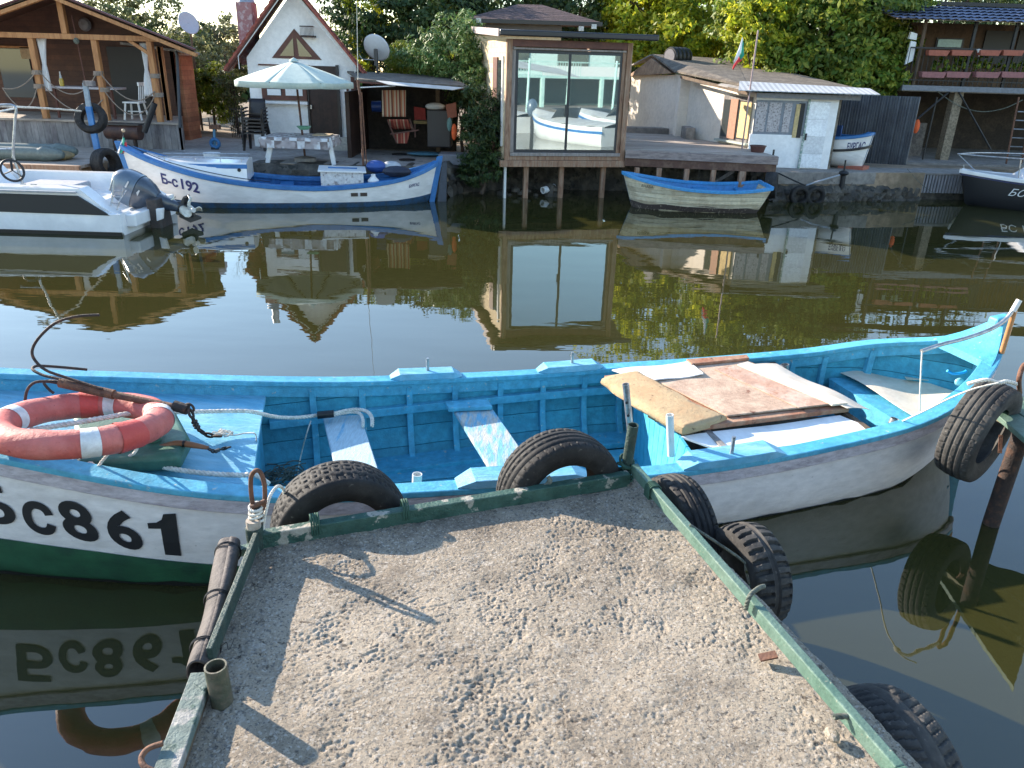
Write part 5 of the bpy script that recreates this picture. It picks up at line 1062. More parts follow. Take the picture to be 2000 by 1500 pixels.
ch = obj('chimney', MB().hexa([Vector((-6.42, YA+1.4, 2.2)), Vector((-6.06, YA+1.4, 2.2)), Vector((-6.06, YA+1.8, 2.2)), Vector((-6.42, YA+1.8, 2.2))], [Vector((-6.42, YA+1.4, 3.50)), Vector((-6.06, YA+1.4, 3.50)), Vector((-6.06, YA+1.8, 3.50)), Vector((-6.42, YA+1.8, 3.50))]), M['pink'], hs, bevel=.02)
obj('chimney_cowl', MB().lathe([(.2, 0), (.17, .1), (.09, .18), (.09, .6), (0, .6)], (-6.24, YA+1.6, 3.5), n=16), M['steel'], ch, smooth=40)
tri = [(576, 57), (627, 117), (532, 113)]
wn = obj('attic_window', MB().prism([W(x, y, YA-.02) for x, y in ((574, 56), (628, 117), (531, 113))], (0, .1, 0)), M['wood_frame'], hs)
obj('pane', outline([(572, 74), (574, 109.5), (546, 109)], YA-.035, .02), M['glass_dull'], wn); obj('pane', outline([(579, 74), (610, 111), (584, 110)], YA-.035, .02), M['glass_dull'], wn)
wn = obj('window', rect(511, 158, 600, 196, YA-.06, .07), M['wood_frame'], hs)
obj('pane', rect(521, 163, 549, 186, YA-.075, .03), M['glass_dull'], wn); obj('shutter_panel', rect(557, 160, 590, 187, YA-.08, .03), M['plastic_white'], wn); obj('curtain', rect(522, 174, 548, 186, YA-.09, .02), M['cloth_white'], wn); obj('sill', rect(508, 198, 600, 203, YA-.14, .16), M['white_wall'], wn)
obj('lintel_trim', rect(504, 126, 604, 129, YA-.03, .05), M['wood_frame'], hs)
dr_ = obj('door', rect(604, 129, 660, 266, YA-.03, .05), M['wood_dark'], hs); obj('door_frame', rect(600, 127, 604, 270, YA-.06, .08), M['plastic_dark'], dr_); obj('door_frame', rect(659, 127, 664, 270, YA-.06, .08), M['plastic_dark'], dr_); obj('door_handle', rect(606, 205, 609, 213, YA-.08, .05), M['steel'], dr_)
obj('step', MB().box(W(640, 270, YA).x, W(694, 270, YA).x, YA-.35, YA, ZG, ZG+.12), mat('pale_tile', (.5, .47, .42), rough=.6), hs); obj('step', MB().box(W(648, 270, YA).x, W(696, 270, YA).x, YA-.22, YA, ZG+.12, ZG+.26), mat('pale_tile', (0, 0, 0)), hs)
obj('drain_pipe', MB().tube([W(678, 165, YA-.1), W(686, 274, YA-.1)], .025, 8), M['wood_frame'], hs); obj('trim_board', rect(688, 150, 699, 292, YA-.02, .1), M['wood_frame'], hs)
t = thing('bird_cage', 'small wire bird cage on the white gable beside the attic window', 'cage', W(599, 61, YA-.1))
mb = MB(); c0 = W(586, 51, YA-.2); c1_ = W(612, 71, YA-.2)
for k in range(11): x = c0.x+(c1_.x-c0.x)*k/10; mb.beam((x, YA-.2, c1_.z), (x, YA-.2, c0.z), .006, .006); mb.beam((x, YA-.2, c0.z), (x, YA-.02, c0.z), .006, .006)
obj('bars', mb, M['rust_dark'], t); obj('base_tray', MB().box(c0.x-.01, c1_.x+.01, YA-.21, YA-.005, c1_.z-.02, c1_.z+.015), M['rust_dark'], t); obj('frame', MB().box(c0.x-.01, c1_.x+.01, YA-.21, YA-.19, c0.z-.01, c0.z+.01), M['rust_dark'], t)
# stacked chairs
g = 'dark plastic chairs stacked against the white house'
base = W(503, 287, 16.9); base.z = ZG
ch0 = None
for k in range(5):
    r = thing('plastic_chair', ['bottom', 'second from bottom', 'middle', 'second from top', 'top'][k]+' dark plastic chair of the stack by the white house', 'chair', base+Vector((0, 0, .07*k)), g)
    if ch0 is None:
        c = base; s = .88
        obj('seat', MB().obox(c+Vector((0, -.02, .40*s)), (.22*s, 0, 0), (0, .21*s, 0), (0, 0, .015)), M['plastic_dark'], r)
        P = [[c+Vector((.21*s*u*(1-.12*v), .19*s+.09*v+.03*u*u, (.42+.42*v)*s)) for u in np.linspace(-1, 1, 7)] for v in np.linspace(0, 1, 5)]
        o_ = obj('backrest', MB().grid(P), M['plastic_dark'], r, smooth=60); q = o_.modifiers.new('s', 'SOLIDIFY'); q.thickness = .015
        for dx in (-1, 1):
            for dy in (-1, 1): obj('leg', MB().beam(c+Vector((dx*.2*s, dy*.18*s, .4*s)), c+Vector((dx*.25*s, dy*.24*s, 0)), .045, .035), M['plastic_dark'], r)
            obj('armrest', MB().beam(c+Vector((dx*.24*s, -.18*s, .62*s)), c+Vector((dx*.23*s, .22*s, .64*s)), .045, .025), M['plastic_dark'], r); obj('arm_post', MB().beam(c+Vector((dx*.24*s, -.18*s, .62*s)), c+Vector((dx*.22*s, -.18*s, .4*s)), .04, .03), M['plastic_dark'], r)
        ch0 = r
    else:
        for cc in ch0.children: q = cc.copy(); COL.objects.link(q); q.parent = r
# table with cloth and umbrella
YT = 15.0
t = thing('garden_table', 'white garden table with splayed legs in front of the white house', 'table', W(588, 310, YT)); zt_ = 1.03
for xt, xb in ((532, 522), (642, 652)):
    for Y in (YT-.25, YT+.45):
        a = W(xt, 270, Y); b = W(xb, 311, Y); b.z = ZG+.01; obj('leg', MB().beam(a, b, .08, .045, up=(0, 1, 0)), M['plastic_white'], t, bevel=.008)
a = W(522, 263, YT); b = W(648, 265, YT); obj('tabletop', MB().box(a.x+.03, b.x-.03, YT-.33, YT+.55, zt_-.04, zt_), M['plastic_white'], t, bevel=.01); obj('crossbar', MB().beam(W(535, 282, YT+.1), W(645, 284, YT+.1), .05, .03), mat('yellowish_bar', (.5, .42, .25), rough=.6), t)
def cloth():
    x0, x1, y0, y1 = a.x-.03, b.x+.02, YT-.37, YT+.6; P = []
    nx, ny = 60, 40
    for i in range(nx+1):
        row = []
        for j in range(ny+1):
            u = x0-.20+(x1-x0+.40)*i/nx; v = y0-.20+(y1-y0+.40)*j/ny
            ox = max(x0-u, u-x1, 0); oy = max(y0-v, v-y1, 0); dd = max(ox, oy); X_ = min(max(u, x0), x1); Y_ = min(max(v, y0), y1); w_ = .015*math.sin(i*.9)+.012*math.sin(j*1.1)
            row.append(Vector((X_+(w_ if ox > 0 else 0)*1, Y_-(abs(w_)*1.3 if oy > 0 and v < y0 else 0), zt_+.006-dd*.95+.002*math.sin(i*.7)*math.sin(j*.8))))
        P.append(row)
    return MB().grid(P)
o = obj('tablecloth', cloth(), checked('checked_cloth', (.62, .62, .63), (.19, .155, .15), (.36, .32, .32), .14), None, smooth=60); tag(o, 'grey and white checked tablecloth over the white garden table', 'tablecloth')
tag(obj('glass_dish', MB().lathe([(0, 0), (.08, 0), (.14, .06), (.13, .06), (.07, .015), (0, .012)], W(594, 253, YT)+Vector((0, .0, 0)), n=20), mat('green_glass', (.18, .42, .27), rough=.15, var=.2), None, smooth=40), 'shallow green glass dish on the checked tablecloth', 'dish')
tag(obj('placemat', MB().box(W(606, 250, YT).x, W(640, 250, YT).x, YT+.1, YT+.45, zt_+.012, zt_+.03), mat('tan_mat', (.5, .38, .25), rough=.8), None), 'tan board lying on the checked tablecloth', 'board')
YU = 15.25; um = thing('parasol', 'pale green octagonal parasol standing behind the garden table', 'parasol', W(585, 285, YU)); apx = W(574, 119, YU)
cpx = W(585, 200, YU); obj('pole', MB().tube([Vector((cpx.x+.03, YU, ZG)), apx-Vector((0, 0, .02))], .020, 10), M['wood_brown'], um, smooth=50)
rim = []; RX = 1.13
zr = W(630, 155, YU-.9).z
for k in range(8):
    an_ = math.radians(45*k+38); rim.append(Vector((apx.x-.02+RX*math.cos(an_), YU+RX*.95*math.sin(an_), 1.99)))
P = MB(); nseg = 6
for k in range(8):
    a, b = rim[k], rim[(k+1) % 8]; rows = []
    for i in range(nseg+1):
        t_ = i/nseg; p = apx.lerp(a, t_); q = apx.lerp(b, t_); sg = -.05*math.sin(math.pi*t_)*0; row = []
        for j in range(7): u = j/6; r_ = p.lerp(q, u); r_.z += .015*math.sin(math.pi*t_)-.012*t_*math.sin(math.pi*u); row.append(r_)
        rows.append(row)
    vr = [r_+Vector((0, 0, -.10)) for r_ in rows[-1]]; rows.append(vr); P.grid(rows)
o = obj('canopy', P, M['umb'], um, smooth=25); q = o.modifiers.new('s', 'SOLIDIFY'); q.thickness = .004
for k in range(8): obj('rib', MB().beam(apx.lerp(rim[k], .03)+Vector((0, 0, -.03)), rim[k]+Vector((0, 0, -.01)), .012, .015), M['wood_brown'], um)
obj('finial', MB().lathe([(.09, -.01), (.07, .025), (.02, .05), (0, .06)], apx, n=12), M['umb'], um, smooth=50)
obj('base', MB().lathe([(0, 0), (.22, 0), (.2, .07), (.05, .1), (0, .1)], (cpx.x+.03, YU, ZG), n=20), M['quay'], um, smooth=40)
# satellite dishes
def dish(px, py, Y, R, nrm, label, base, material):
    t = thing('satellite_dish', label, 'satellite dish', base); c = W(px, py, Y); n_ = Vector(nrm).normalized()
    prof = [(R*k/8, .18*R*(k/8)**2) for k in range(9)]; m1 = MB(); u = n_.orthogonal().normalized(); v = n_.cross(u); P = []
    for r, h in prof: P.append([c+n_*h+(u*math.cos(a)+v*math.sin(a))*max(r, .003) for a in np.linspace(0, 2*math.pi, 33)[:-1]])
    o = obj('reflector', m1.grid(P, close=True), material, t, smooth=60); q = o.modifiers.new('s', 'SOLIDIFY'); q.thickness = .012
    return t, c, n_
t, c, n_ = dish(734, 95, 17.4, .285, (.25, .8, .45), 'round white satellite dish on a post to the right of the white house', W(736, 140, 17.4), M['dishgrey'])
c = W(734, 110, 17.25); obj('mount', MB().box(c.x-.035, c.x+.035, 17.22, 17.32, c.z-.18, c.z+.14), M['alu_dark'], t); obj('mast', MB().tube([Vector((c.x+.02, 17.27, 2.0)), Vector((c.x+.02, 17.27, c.z-.1))], .025, 10), M['alu_dark'], t); obj('feed_arm', MB().tube([Vector((c.x-.03, 17.2, c.z-.07)), W(708, 116, 17.2), W(702, 108, 17.3)], .01, 6), M['steel'], t)
t, c, n_ = dish(367, 46, 21, .27, (.7, -.5, .3), 'pale satellite dish on a mast among the trees left of the white house', W(367, 140, 21), M['dishgrey']); obj('mast', MB().tube([Vector((c.x, 21.1, ZG)), Vector((c.x, 21.1, c.z-.1))], .03, 8), M['brownwood2'], t)
# ---------------------------------------------------------------- lean-to canopy with hanging towels
YL = 16.2
t = thing('lean_to_canopy', 'flat dark roofed lean-to on thin posts between the white house and the pavilion', 'canopy', (-2.6, 16.5, ZG))
r0 = [W(678, 142, 17.6), W(700, 158, 15.6), W(915, 172, 15.6), W(880, 152, 18.4)]
obj('roof_sheet', MB().hexa(r0, [p+Vector((0, 0, .035)) for p in r0]), M['felt_dark'], t); obj('fascia', MB().beam(W(700, 160, 15.58), W(912, 174, 15.58), .03, .07, up=(0, 1, 0)), M['wood_frame'], t)
obj('awning_edge', MB().hexa([W(735, 158, 15.5), W(905, 172, 15.5), W(885, 176, 15.3), W(760, 166, 15.3)], [p+Vector((0, 0, .01)) for p in (W(735, 158, 15.5), W(905, 172, 15.5), W(885, 176, 15.3), W(760, 166, 15.3))]), M['tarp'], t)
pb = G(710, 327, ZG); obj('post', MB().tube([pb, W(703, 185, pb.y), W(699, 156, pb.y)], .022, 10), M['rust'], t, smooth=60); obj('strut', MB().tube([W(703, 171, pb.y), W(772, 168, 15.5)], .010, 6), M['pvc'], t); obj('post', MB().tube([W(716, 325, pb.y), W(706, 180, pb.y)], .012, 8), M['rust'], t)
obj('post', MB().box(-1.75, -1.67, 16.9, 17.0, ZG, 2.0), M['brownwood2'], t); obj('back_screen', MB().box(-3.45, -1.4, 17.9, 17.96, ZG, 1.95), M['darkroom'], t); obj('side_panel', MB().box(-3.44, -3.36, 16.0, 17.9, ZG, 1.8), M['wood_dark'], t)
antenna = tag(obj('antenna_rod', MB().tube([W(699, 156, pb.y), W(696, -40, pb.y)], [.008, .004], 6), M['steel'], None), 'thin tall antenna rod above the lean-to post', 'antenna')
tw = striped('striped_towel', [(.55, .45, .32), (.42, .12, .07), (.55, .45, .32), (.22, .07, .05), (.5, .22, .12)], 0, .16)
def towel(x0, y0, x1, y1, Y, label):
    P = [[W(x0+(x1-x0)*i/16, y0+(y1-y0)*j/10, Y)+Vector((0, .025*math.sin(i*1.1)*(j/10), 0)) for j in range(11)] for i in range(17)]
    o = obj('towel', MB().grid(P), tw, None, smooth=60); q = o.modifiers.new('s', 'SOLIDIFY'); q.thickness = .008; tag(o, label, 'towel')
towel(746, 176, 793, 228, 16.6, 'red and cream striped towel hanging from the lean-to roof')
t = thing('deck_chair', 'red striped folding deck chair under the lean-to', 'deck chair', W(785, 285, 16.5)); P = [[W(757+i*3.3+j*1.5, 233+j*2.6, 16.5+.03*j)+Vector((0, 0, -.02*math.sin(j*.5))) for j in range(9)] for i in range(13)]
rs = striped('red_striped_canvas', [(.30, .05, .035), (.45, .30, .2), (.30, .05, .035), (.22, .04, .03), (.4, .12, .07)], 0, .14); o = obj('seat_cloth', MB().grid(P), rs, t, smooth=60); q = o.modifiers.new('s', 'SOLIDIFY'); q.thickness = .01
obj('frame_bar', bar2((762, 262), (818, 254), 16.4, .025), M['wood_frame'], t); obj('frame_bar', bar2((757, 234), (775, 280), 16.5, .025), M['wood_frame'], t); obj('frame_bar', bar2((800, 232), (808, 256), 16.6, .025), M['wood_frame'], t)
obj('skirt_cloth', outline([(770, 262), (800, 258), (795, 280), (775, 280)], 16.55, .02), rs, t)
t = thing('red_chair', 'red chair with a wooden frame under the lean-to', 'chair', W(818, 270, 17)); obj('backrest', outline([(808, 208), (830, 212), (832, 236), (810, 238)], 17, .04), mat('red_cloth', (.35, .05, .04), rough=.9), t); obj('seat', rect(808, 236, 838, 242, 16.7, .4), mat('olive_cush', (.22, .15, .06), rough=.9), t)
for x in (810, 836): obj('leg', bar2((x, 240), (x+1, 268), 16.75, .03), M['wood_frame'], t)
t = thing('covered_cupboard', 'dark covered cupboard with junk piled on top under the lean-to', 'cupboard', (-1.7, 16.6, ZG)); obj('body', rect(834, 215, 880, 288, 16.3, .6), M['plastic_dark'], t, bevel=.02)
obj('cover_sheet', MB().sphere(W(850, 208, 16.5), .17, 12, (1.2, 1, .45)), M['tarp'], t, smooth=20)
tag(obj('blue_barrel', MB().tube([W(727, 208, 17.3), W(746, 208, 17.3)], .11, 16), M['blueplastic'].copy() if False else mat('deep_blue_plastic', (.02, .06, .25), rough=.4), None, smooth=40), 'dark blue barrel lying under the lean-to', 'barrel')
t = thing('life_vest', 'orange life vest hanging beside the cupboard', 'life vest', W(888, 240, 16.0)); obj('vest', MB().sphere(W(887, 258, 15.9), .10, 12, (.55, .4, 1.6)), M['orange'], t, smooth=40); obj('hanging_bag', MB().sphere(W(878, 243, 15.95), .09, 10, (.6, .5, 1.5)), mat('teal_bag', (.12, .22, .2), rough=.7), t, smooth=40)
obj('red_cloth', outline([(870, 205), (890, 200), (892, 228), (875, 232)], 16.1, .05), mat('rust_cloth', (.30, .10, .06), rough=.9), t)
t = thing('paddle_board', 'small blue board lying on the yard under the lean-to', 'board', G(830, 300, ZG)); mb = MB(); c = G(831, 300, ZG+.06)
obj('deck', MB().sphere(c, .40, 20, (1, .5, .10)), mat('blue_board', (.10, .24, .33), rough=.35), t, smooth=60)
tag(obj('storage_box', MB().box(W(858, 320, 15.5).x, W(912, 320, 15.5).x, 15.3, 15.8, ZG, ZG+.20), mat('grey_box', (.14, .14, .155), rough=.6), None, bevel=.015), 'dark grey storage box at the yard edge beside the shrub', 'box')
t = thing('blue_bags', 'heap of blue and white bags by the lean-to post', 'bags', G(760, 330, ZG)); obj('bag', MB().sphere(G(735, 325, ZG+.05), .16, 12, (1.2, 1, .7)), mat('bag_blue', (.03, .08, .28), rough=.6, bump=.6, bs=20), t, smooth=40); obj('bag', MB().sphere(G(765, 325, ZG+.05), .14, 12, (1.3, 1, .7)), mat('bag_white', (.4, .42, .45), rough=.6, bump=.6, bs=20), t, smooth=40)
obj('bag', MB().sphere(G(775, 335, ZG+.03), .2, 12, (1.3, .7, .5)), mat('bag_navy', (.015, .02, .04), rough=.6, bump=.6, bs=20), t, smooth=40)
for i, (x, y) in enumerate(((770, 282), (780, 302), (795, 313))): tag(obj('round_mat', MB().lathe([(0, 0), (.16, 0), (.16, .02), (0, .02)], G(x, y, ZG+.008), n=18), M['black_paint']), ('farthest', 'middle', 'nearest')[i]+' dark round mat on the yard under the lean-to', 'mat', 'round mats on the yard')
# blue winch on the yard
t = thing('small_winch', 'blue and orange hand winch standing on the yard left of the stacked chairs', 'winch', G(420, 292, ZG)); b0 = G(420, 292, ZG); Y = b0.y
obj('stand', MB().tube([b0, W(418, 252, Y)], .03, 8), mat('winch_blue', (.10, .24, .36), rough=.6), t); obj('drum', MB().torus(W(420, 280, Y-.05), (0, 1, .1), .085, .035, 24, 10), mat('winch_blue2', (.03, .14, .32), rough=.5), t, smooth=60)
obj('clamp', MB().box(W(410, 250, Y).x, W(430, 250, Y).x, Y-.05, Y+.05, W(418, 252, Y).z, W(418, 244, Y).z), M['rust'], t); obj('crank', MB().tube([W(410, 248, Y), W(407, 230, Y)], .012, 6), M['rust_dark'], t); obj('foot', MB().tube([b0, b0+Vector((0, 0, .05))], .08, 12), M['iron_black'], t)
tag(obj('white_bucket', MB().lathe([(0, 0), (.14, 0), (.16, .13), (0, .13)], G(415, 312, ZG)-Vector((0, 0, 0)), n=20), M['plastic_white'], None, smooth=40), 'white plastic tub on the yard edge behind the boat cabin', 'tub')
# ================================================================ glazed pavilion on posts
PA = math.radians(12); PE = Vector((math.cos(PA), math.sin(PA), 0)); PN = Vector((-math.sin(PA), math.cos(PA), 0)); P0 = Vector((W(985, 325, 14.9).x, 14.9, 0))
def solve_len(px, py):
    for L in np.linspace(.5, 8, 1500):
        p = P0+PE*L; d = p+Vector((0, 0, 1.5))-CAMPOS
        if 1000+FPX*d.dot(_R)/d.dot(_f) >= px: return float(L)
PW = solve_len(1224, 200); PD = 2.9
def pp_(a, b, z): return P0+PE*a+PN*b+Vector((0, 0, z))
pv = thing('glazed_pavilion', 'timber pavilion with a large two pane sliding window standing on posts over the water', 'pavilion', P0+PE*PW/2+PN*PD/2+Vector((0, 0, .6)))
def pbox(name, a0, a1, b0, b1, z0, z1, material, parent=None, bevel=.0, **kw):
    return obj(name, MB().hexa([pp_(a0, b0, z0), pp_(a1, b0, z0), pp_(a1, b1, z0), pp_(a0, b1, z0)], [pp_(a0, b0, z1), pp_(a1, b0, z1), pp_(a1, b1, z1), pp_(a0, b1, z1)]), material, parent or pv, bevel=bevel, **kw)
z0_, z1_ = .62, 2.80
pbox('floor_beam', -.09, PW+.03, -.03, .06, .60, .72, M['timber'], bevel=.006); pbox('floor', -.05, PW, .0, PD, .66, .70, M['deckwood'])
pbox('corner_post', -.0, .10, -.015, .09, .72, z1_, M['timber'], bevel=.006); pbox('corner_post', PW-.09, PW+.01, -.015, .09, .72, z1_, M['timber'], bevel=.006)
pbox('corner_post', PW-.09, PW+.01, PD-.1, PD, .72, z1_, M['timber'], bevel=.006)
pbox('inner_jamb', .105, .17, .02, .08, .86, 2.68, mat('grey_jamb', (.3, .26, .24), (.22, .19, .17), s=8, rough=.8, bump=.4, bs=60, stretch=(3, 3, .4)), bevel=.004); pbox('inner_jamb', PW-.16, PW-.095, .02, .08, .86, 2.68, M['timber'], bevel=.004)
pbox('head_board', .10, PW-.09, -.005, .06, 2.68, 2.80, M['wood_frame'], bevel=.004); pbox('head_strip', .12, PW-.11, -.02, .02, 2.635, 2.665, mat('grey_jamb', (0, 0, 0)))
pbox('sill_board', .10, PW-.09, -.035, .06, .80, .86, mat('grey_jamb', (0, 0, 0)), bevel=.004); pbox('sill_board', .10, PW-.09, -.01, .05, .725, .795, M['timber'], bevel=.004)
wn = pbox('window', .175, PW-.165, .03, .06, .865, 2.63, M['alu_dark'])
mid = (.175+PW-.165)/2
pbox('pane', .22, mid-.025, .022, .034, .915, 2.575, M['glass'], wn); pbox('pane', mid+.025, PW-.21, .018, .030, .915, 2.575, M['glass'], wn); pbox('handle', mid-.045, mid-.02, .0, .02, 1.5, 1.72, M['alu_dark'], wn)
wl = pbox('side_wall', .0, .06, .09, PD, .70, z1_, M['cream']); pbox('side_window', -.02, .04, .28, .80, 1.0, 2.45, M['glass_dull'], wl); pbox('window_frame', -.035, .02, .22, .30, .95, 2.52, M['plastic_white'], wl); pbox('door', -.03, .03, .80, 1.25, .75, 2.5, M['wood_frame'], wl)
pbox('back_wall', .0, PW, PD-.05, PD, .70, z1_, M['cream']); pbox('side_wall', PW-.06, PW, .09, PD, .70, z1_, M['timber'])
# roof: thin sloping slab with dark gutter
a_ = pp_(-.16, -.18, 2.86); b_ = pp_(PW+.38, -.18, 2.86); c_ = pp_(PW+.38, PD+.1, 2.98); d_ = pp_(-.16, PD+.1, 3.0)
obj('roof', MB().hexa([a_, b_, c_, d_], [p+Vector((0, 0, .07)) for p in (a_, b_, c_, d_)]), M['felt'], pv, bevel=.004)
obj('gutter', MB().beam(a_+Vector((-.02, 0, .03))-PN*.05, b_+Vector((.02, 0, .03))-PN*.05, .09, .10), M['gutter'], pv, bevel=.02); obj('roof_edge', MB().beam(a_-PE*.02+Vector((0, 0, .03)), d_-PE*.02+Vector((0, 0, .03)), .03, .12), mat('bleached_fascia', (.45, .37, .35), (.35, .28, .26), s=9, rough=.7), pv)
for i, (a, b) in enumerate(((.45, .1), (1.15, .1), (PW-.35, .1), (.02, .1), (.4, 1.8), (1.7, 1.8))):
    pbox('stilt', a-.045 if a > .1 else a, a+.045, b, b+.09, -.8, .60, M['timber'] if i != 3 else M['pvc'], bevel=.004)
pbox('joist', .0, PW, .4, .47, .55, .66, M['brownwood2']); pbox('joist', .0, PW, 1.5, 1.57, .55, .66, M['brownwood2'])
# ---------------------------------------------------------------- shingled house behind
hb_ = thing('shingled_house', 'low house with a brown shingled hip roof behind the glazed pavilion', 'house', (.6, 21, ZG))
rp = W(1012, 8, 21.4); ea = W(908, 30, 20.2); eb = W(1172, 48, 20.2)
ea.z = eb.z = (ea.z+eb.z)/2; bk = Vector((0, 2.4, 0)); rp2 = rp+Vector((.6, .0, 0))
mb = MB(); mb.add([ea, eb, eb+bk, ea+bk, rp, rp2], [(0, 1, 5, 4), (1, 2, 5), (2, 3, 4, 5), (3, 0, 4)]); o = obj('roof', mb, M['roof_brown'], hb_); q = o.modifiers.new('s', 'SOLIDIFY'); q.thickness = .03
obj('wall', MB().box(ea.x+.15, eb.x-.9, 20.45, 22.4, ZG, ea.z-.02), M['cream'], hb_)
obj('gutter', MB().beam(ea+Vector((-.05, -.05, -.05)), eb+Vector((.05, -.05, -.05)), .10, .09), M['gutter'], hb_); obj('upper_wall_band', MB().box(ea.x+.13, eb.x-.9, 20.40, 20.449, ea.z-.35, ea.z-.10), mat('grey_band', (.09, .085, .09), rough=.6), hb_)
for px, py in ((935, 40), (1160, 52), (1135, 56)): c = W(px, py, 20.1); obj('floodlight', MB().box(c.x-.06, c.x+.06, 20.05, 20.15, c.z-.05, c.z+.05), M['steel'], hb_)
# ================================================================ deck right of the pavilion
dk = thing('timber_deck', 'weathered timber deck on posts to the right of the pavilion over the water', 'deck', (3.4, 16.5, .6))
zd = .93; dA = G(1218, 292, zd); dB = G(1519, 305, zd); dA.x = P0.x+PE.x*PW+.02
obj('boards', MB().prism([Vector((dA.x, dA.y, zd-.04)), Vector((dB.x, dB.y, zd-.04)), Vector((dB.x-.2, 16.35, zd-.04)), Vector((4.0, 19.2, zd-.04)), Vector((dA.x, 19.6, zd-.04))], (0, 0, .04)), M['deckwood'], dk)
def dbm(name, z0, z1, off, material, w=.06): return obj(name, MB().beam(Vector((dA.x, dA.y+off, (z0+z1)/2)), Vector((dB.x+(.01 if off < 0 else 0), dB.y+off, (z0+z1)/2)), w, z1-z0), material, dk, bevel=.004)
dbm('edge_board', zd-.15, zd-.005, -.03, mat('grey_violet_timber', (.30, .245, .225), (.2, .16, .15), s=7, rough=.8, bump=.5, stretch=(.4, 3, 3))); dbm('beam', zd-.30, zd-.155, .0, M['wood_frame'].copy() if False else mat('dark_red_beam', (.10, .05, .035), (.15, .09, .06), s=6, rough=.8, bump=.4))
obj('side_beam', MB().beam(Vector((dB.x, dB.y, zd-.1)), Vector((dB.x-.2, 16.35, zd-.1)), .05, .13), M['timber'], dk)
for px in (1243, 1286, 1340, 1392): c = W(px, 335, 15.2); obj('post', MB().box(c.x-.045, c.x+.045, 15.1, 15.19, -.5, zd-.30), M['timber'], dk, bevel=.004)
c = W(1454, 330, 14.95); obj('post', MB().box(c.x-.06, c.x+.06, 15.0, 15.12, -.6, zd-.30), M['timber'], dk, bevel=.006); obj('brace', MB().beam(Vector((c.x-.1, 15.3, .6)), Vector((c.x-.9, 15.8, -.1)), .06, .06), M['wood_grey'], dk)
tyre(Vector((W(1507, 350, 14.8).x, 14.78, .42)), Vector((.9, -.35, .05)), .25, .22, .14, 'road', 'dark tyre hanging on the right corner of the timber deck', 'rubber', None, res=(90, 22))
t = thing('flower_pot', 'empty brown oval planter on the right end of the timber deck', 'planter', G(1479, 297, zd)); c = G(1479, 297, zd); obj('pot', MB().lathe([(0, 0), (.12, 0), (.15, .11), (.16, .11), (.16, .125), (.13, .12), (.11, .03), (0, .03)], c, n=24), mat('brown_planter', (.09, .035, .03), rough=.6), t, smooth=40)
tag(obj('deck_bollard', MB().tube([G(1510, 303, zd), G(1510, 303, zd)+Vector((0, 0, .10))], .018, 10), M['iron_black'], None), 'short black peg on the outer corner of the timber deck', 'peg')
t = thing('flagpole', 'thin flagpole with a limp white green and red flag rising from the deck', 'flagpole', G(1450, 290, zd)); b0 = G(1449, 291, zd); obj('pole', MB().tube([b0, Vector((b0.x, b0.y, W(1452, 58, b0.y).z))], .016, 8), mat('flagpole_pink', (.35, .25, .25), rough=.5), t, smooth=60)
def flag(base, cols, Y, parent, name='flag_stripe'):
    pass
Yf = b0.y-.02; xa_ = b0.x
def fcol(pts, material, th=.012):
    P = [[W(x, y, Yf)+Vector((0, .03*math.sin(j*1.3+i), 0)) for j, (x, y) in enumerate(r)] for i, r in enumerate(pts)]; o = obj('flag_stripe', MB().grid(P), material, t, smooth=60); q = o.modifiers.new('s', 'SOLIDIFY'); q.thickness = .004
fcol([[(1450, 72), (1447, 84), (1443, 95), (1438, 105), (1433, 118)], [(1452, 78), (1450, 90), (1447, 102), (1440, 115), (1432, 128)]], M['flag_w'])
fcol([[(1451, 78), (1450, 90), (1447, 102), (1443, 110)], [(1453, 85), (1453, 95), (1453, 108), (1446, 118)]], M['flag_g'])
fcol([[(1447, 104), (1441, 114), (1434, 124), (1430, 134)], [(1452, 108), (1450, 118), (1440, 124), (1431, 137)]], M['flag_r'])
# ================================================================ long white shed
sd_ = thing('boat_shed', 'long low white shed with patched felt roof to the right of the deck', 'shed', (5, 17.5, ZG))
S0 = Vector((W(1621, 300, 16.4).x, 16.4, 0)); S1 = Vector((W(1463, 300, 16.4).x, 16.4, 0)); S2 = Vector((W(1335, 260, 18.9).x, 18.9, 0)); S3 = S2+Vector((-.10, .10, 0)); S4 = Vector((W(1226, 240, 21.6).x, 21.6, 0))
zs = 1.93
def wallq(a, b, z0, za, zb, th, material, name='wall'):
    d = (b-a).normalized(); n_ = Vector((-d.y, d.x, 0)); 
    return obj(name, MB().hexa([a+Vector((0, 0, z0)), b+Vector((0, 0, z0)), b+n_*th+Vector((0, 0, z0)), a+n_*th+Vector((0, 0, z0))], [a+Vector((0, 0, za)), b+Vector((0, 0, zb)), b+n_*th+Vector((0, 0, zb)), a+n_*th+Vector((0, 0, za))]), material, sd_)
wallq(S0, S1, ZG, 1.93, 1.95, -.12, M['white_wall']); wallq(S1, S2, ZG, 1.98, 2.22, -.12, M['cream_wall'])
wallq(S2, S4, ZG, 2.27, 2.20, -.12, M['cream_wall']); obj('pilaster', MB().box(S2.x-.20, S2.x+.02, S2.y-.05, S2.y+.3, ZG, 2.24), M['cream_wall'], sd_)
obj('end_wall', MB().prism([S0+Vector((0, 0, ZG)), S0+Vector((0, 0, 1.93)), S0+Vector((.3, 3, 2.3)), S0+Vector((.3, 3, ZG))], (.05, 0, 0)), mat('mossy_edge', (.2, .17, .13), (.1, .08, .06), s=9, rough=.9, bump=.5), sd_)
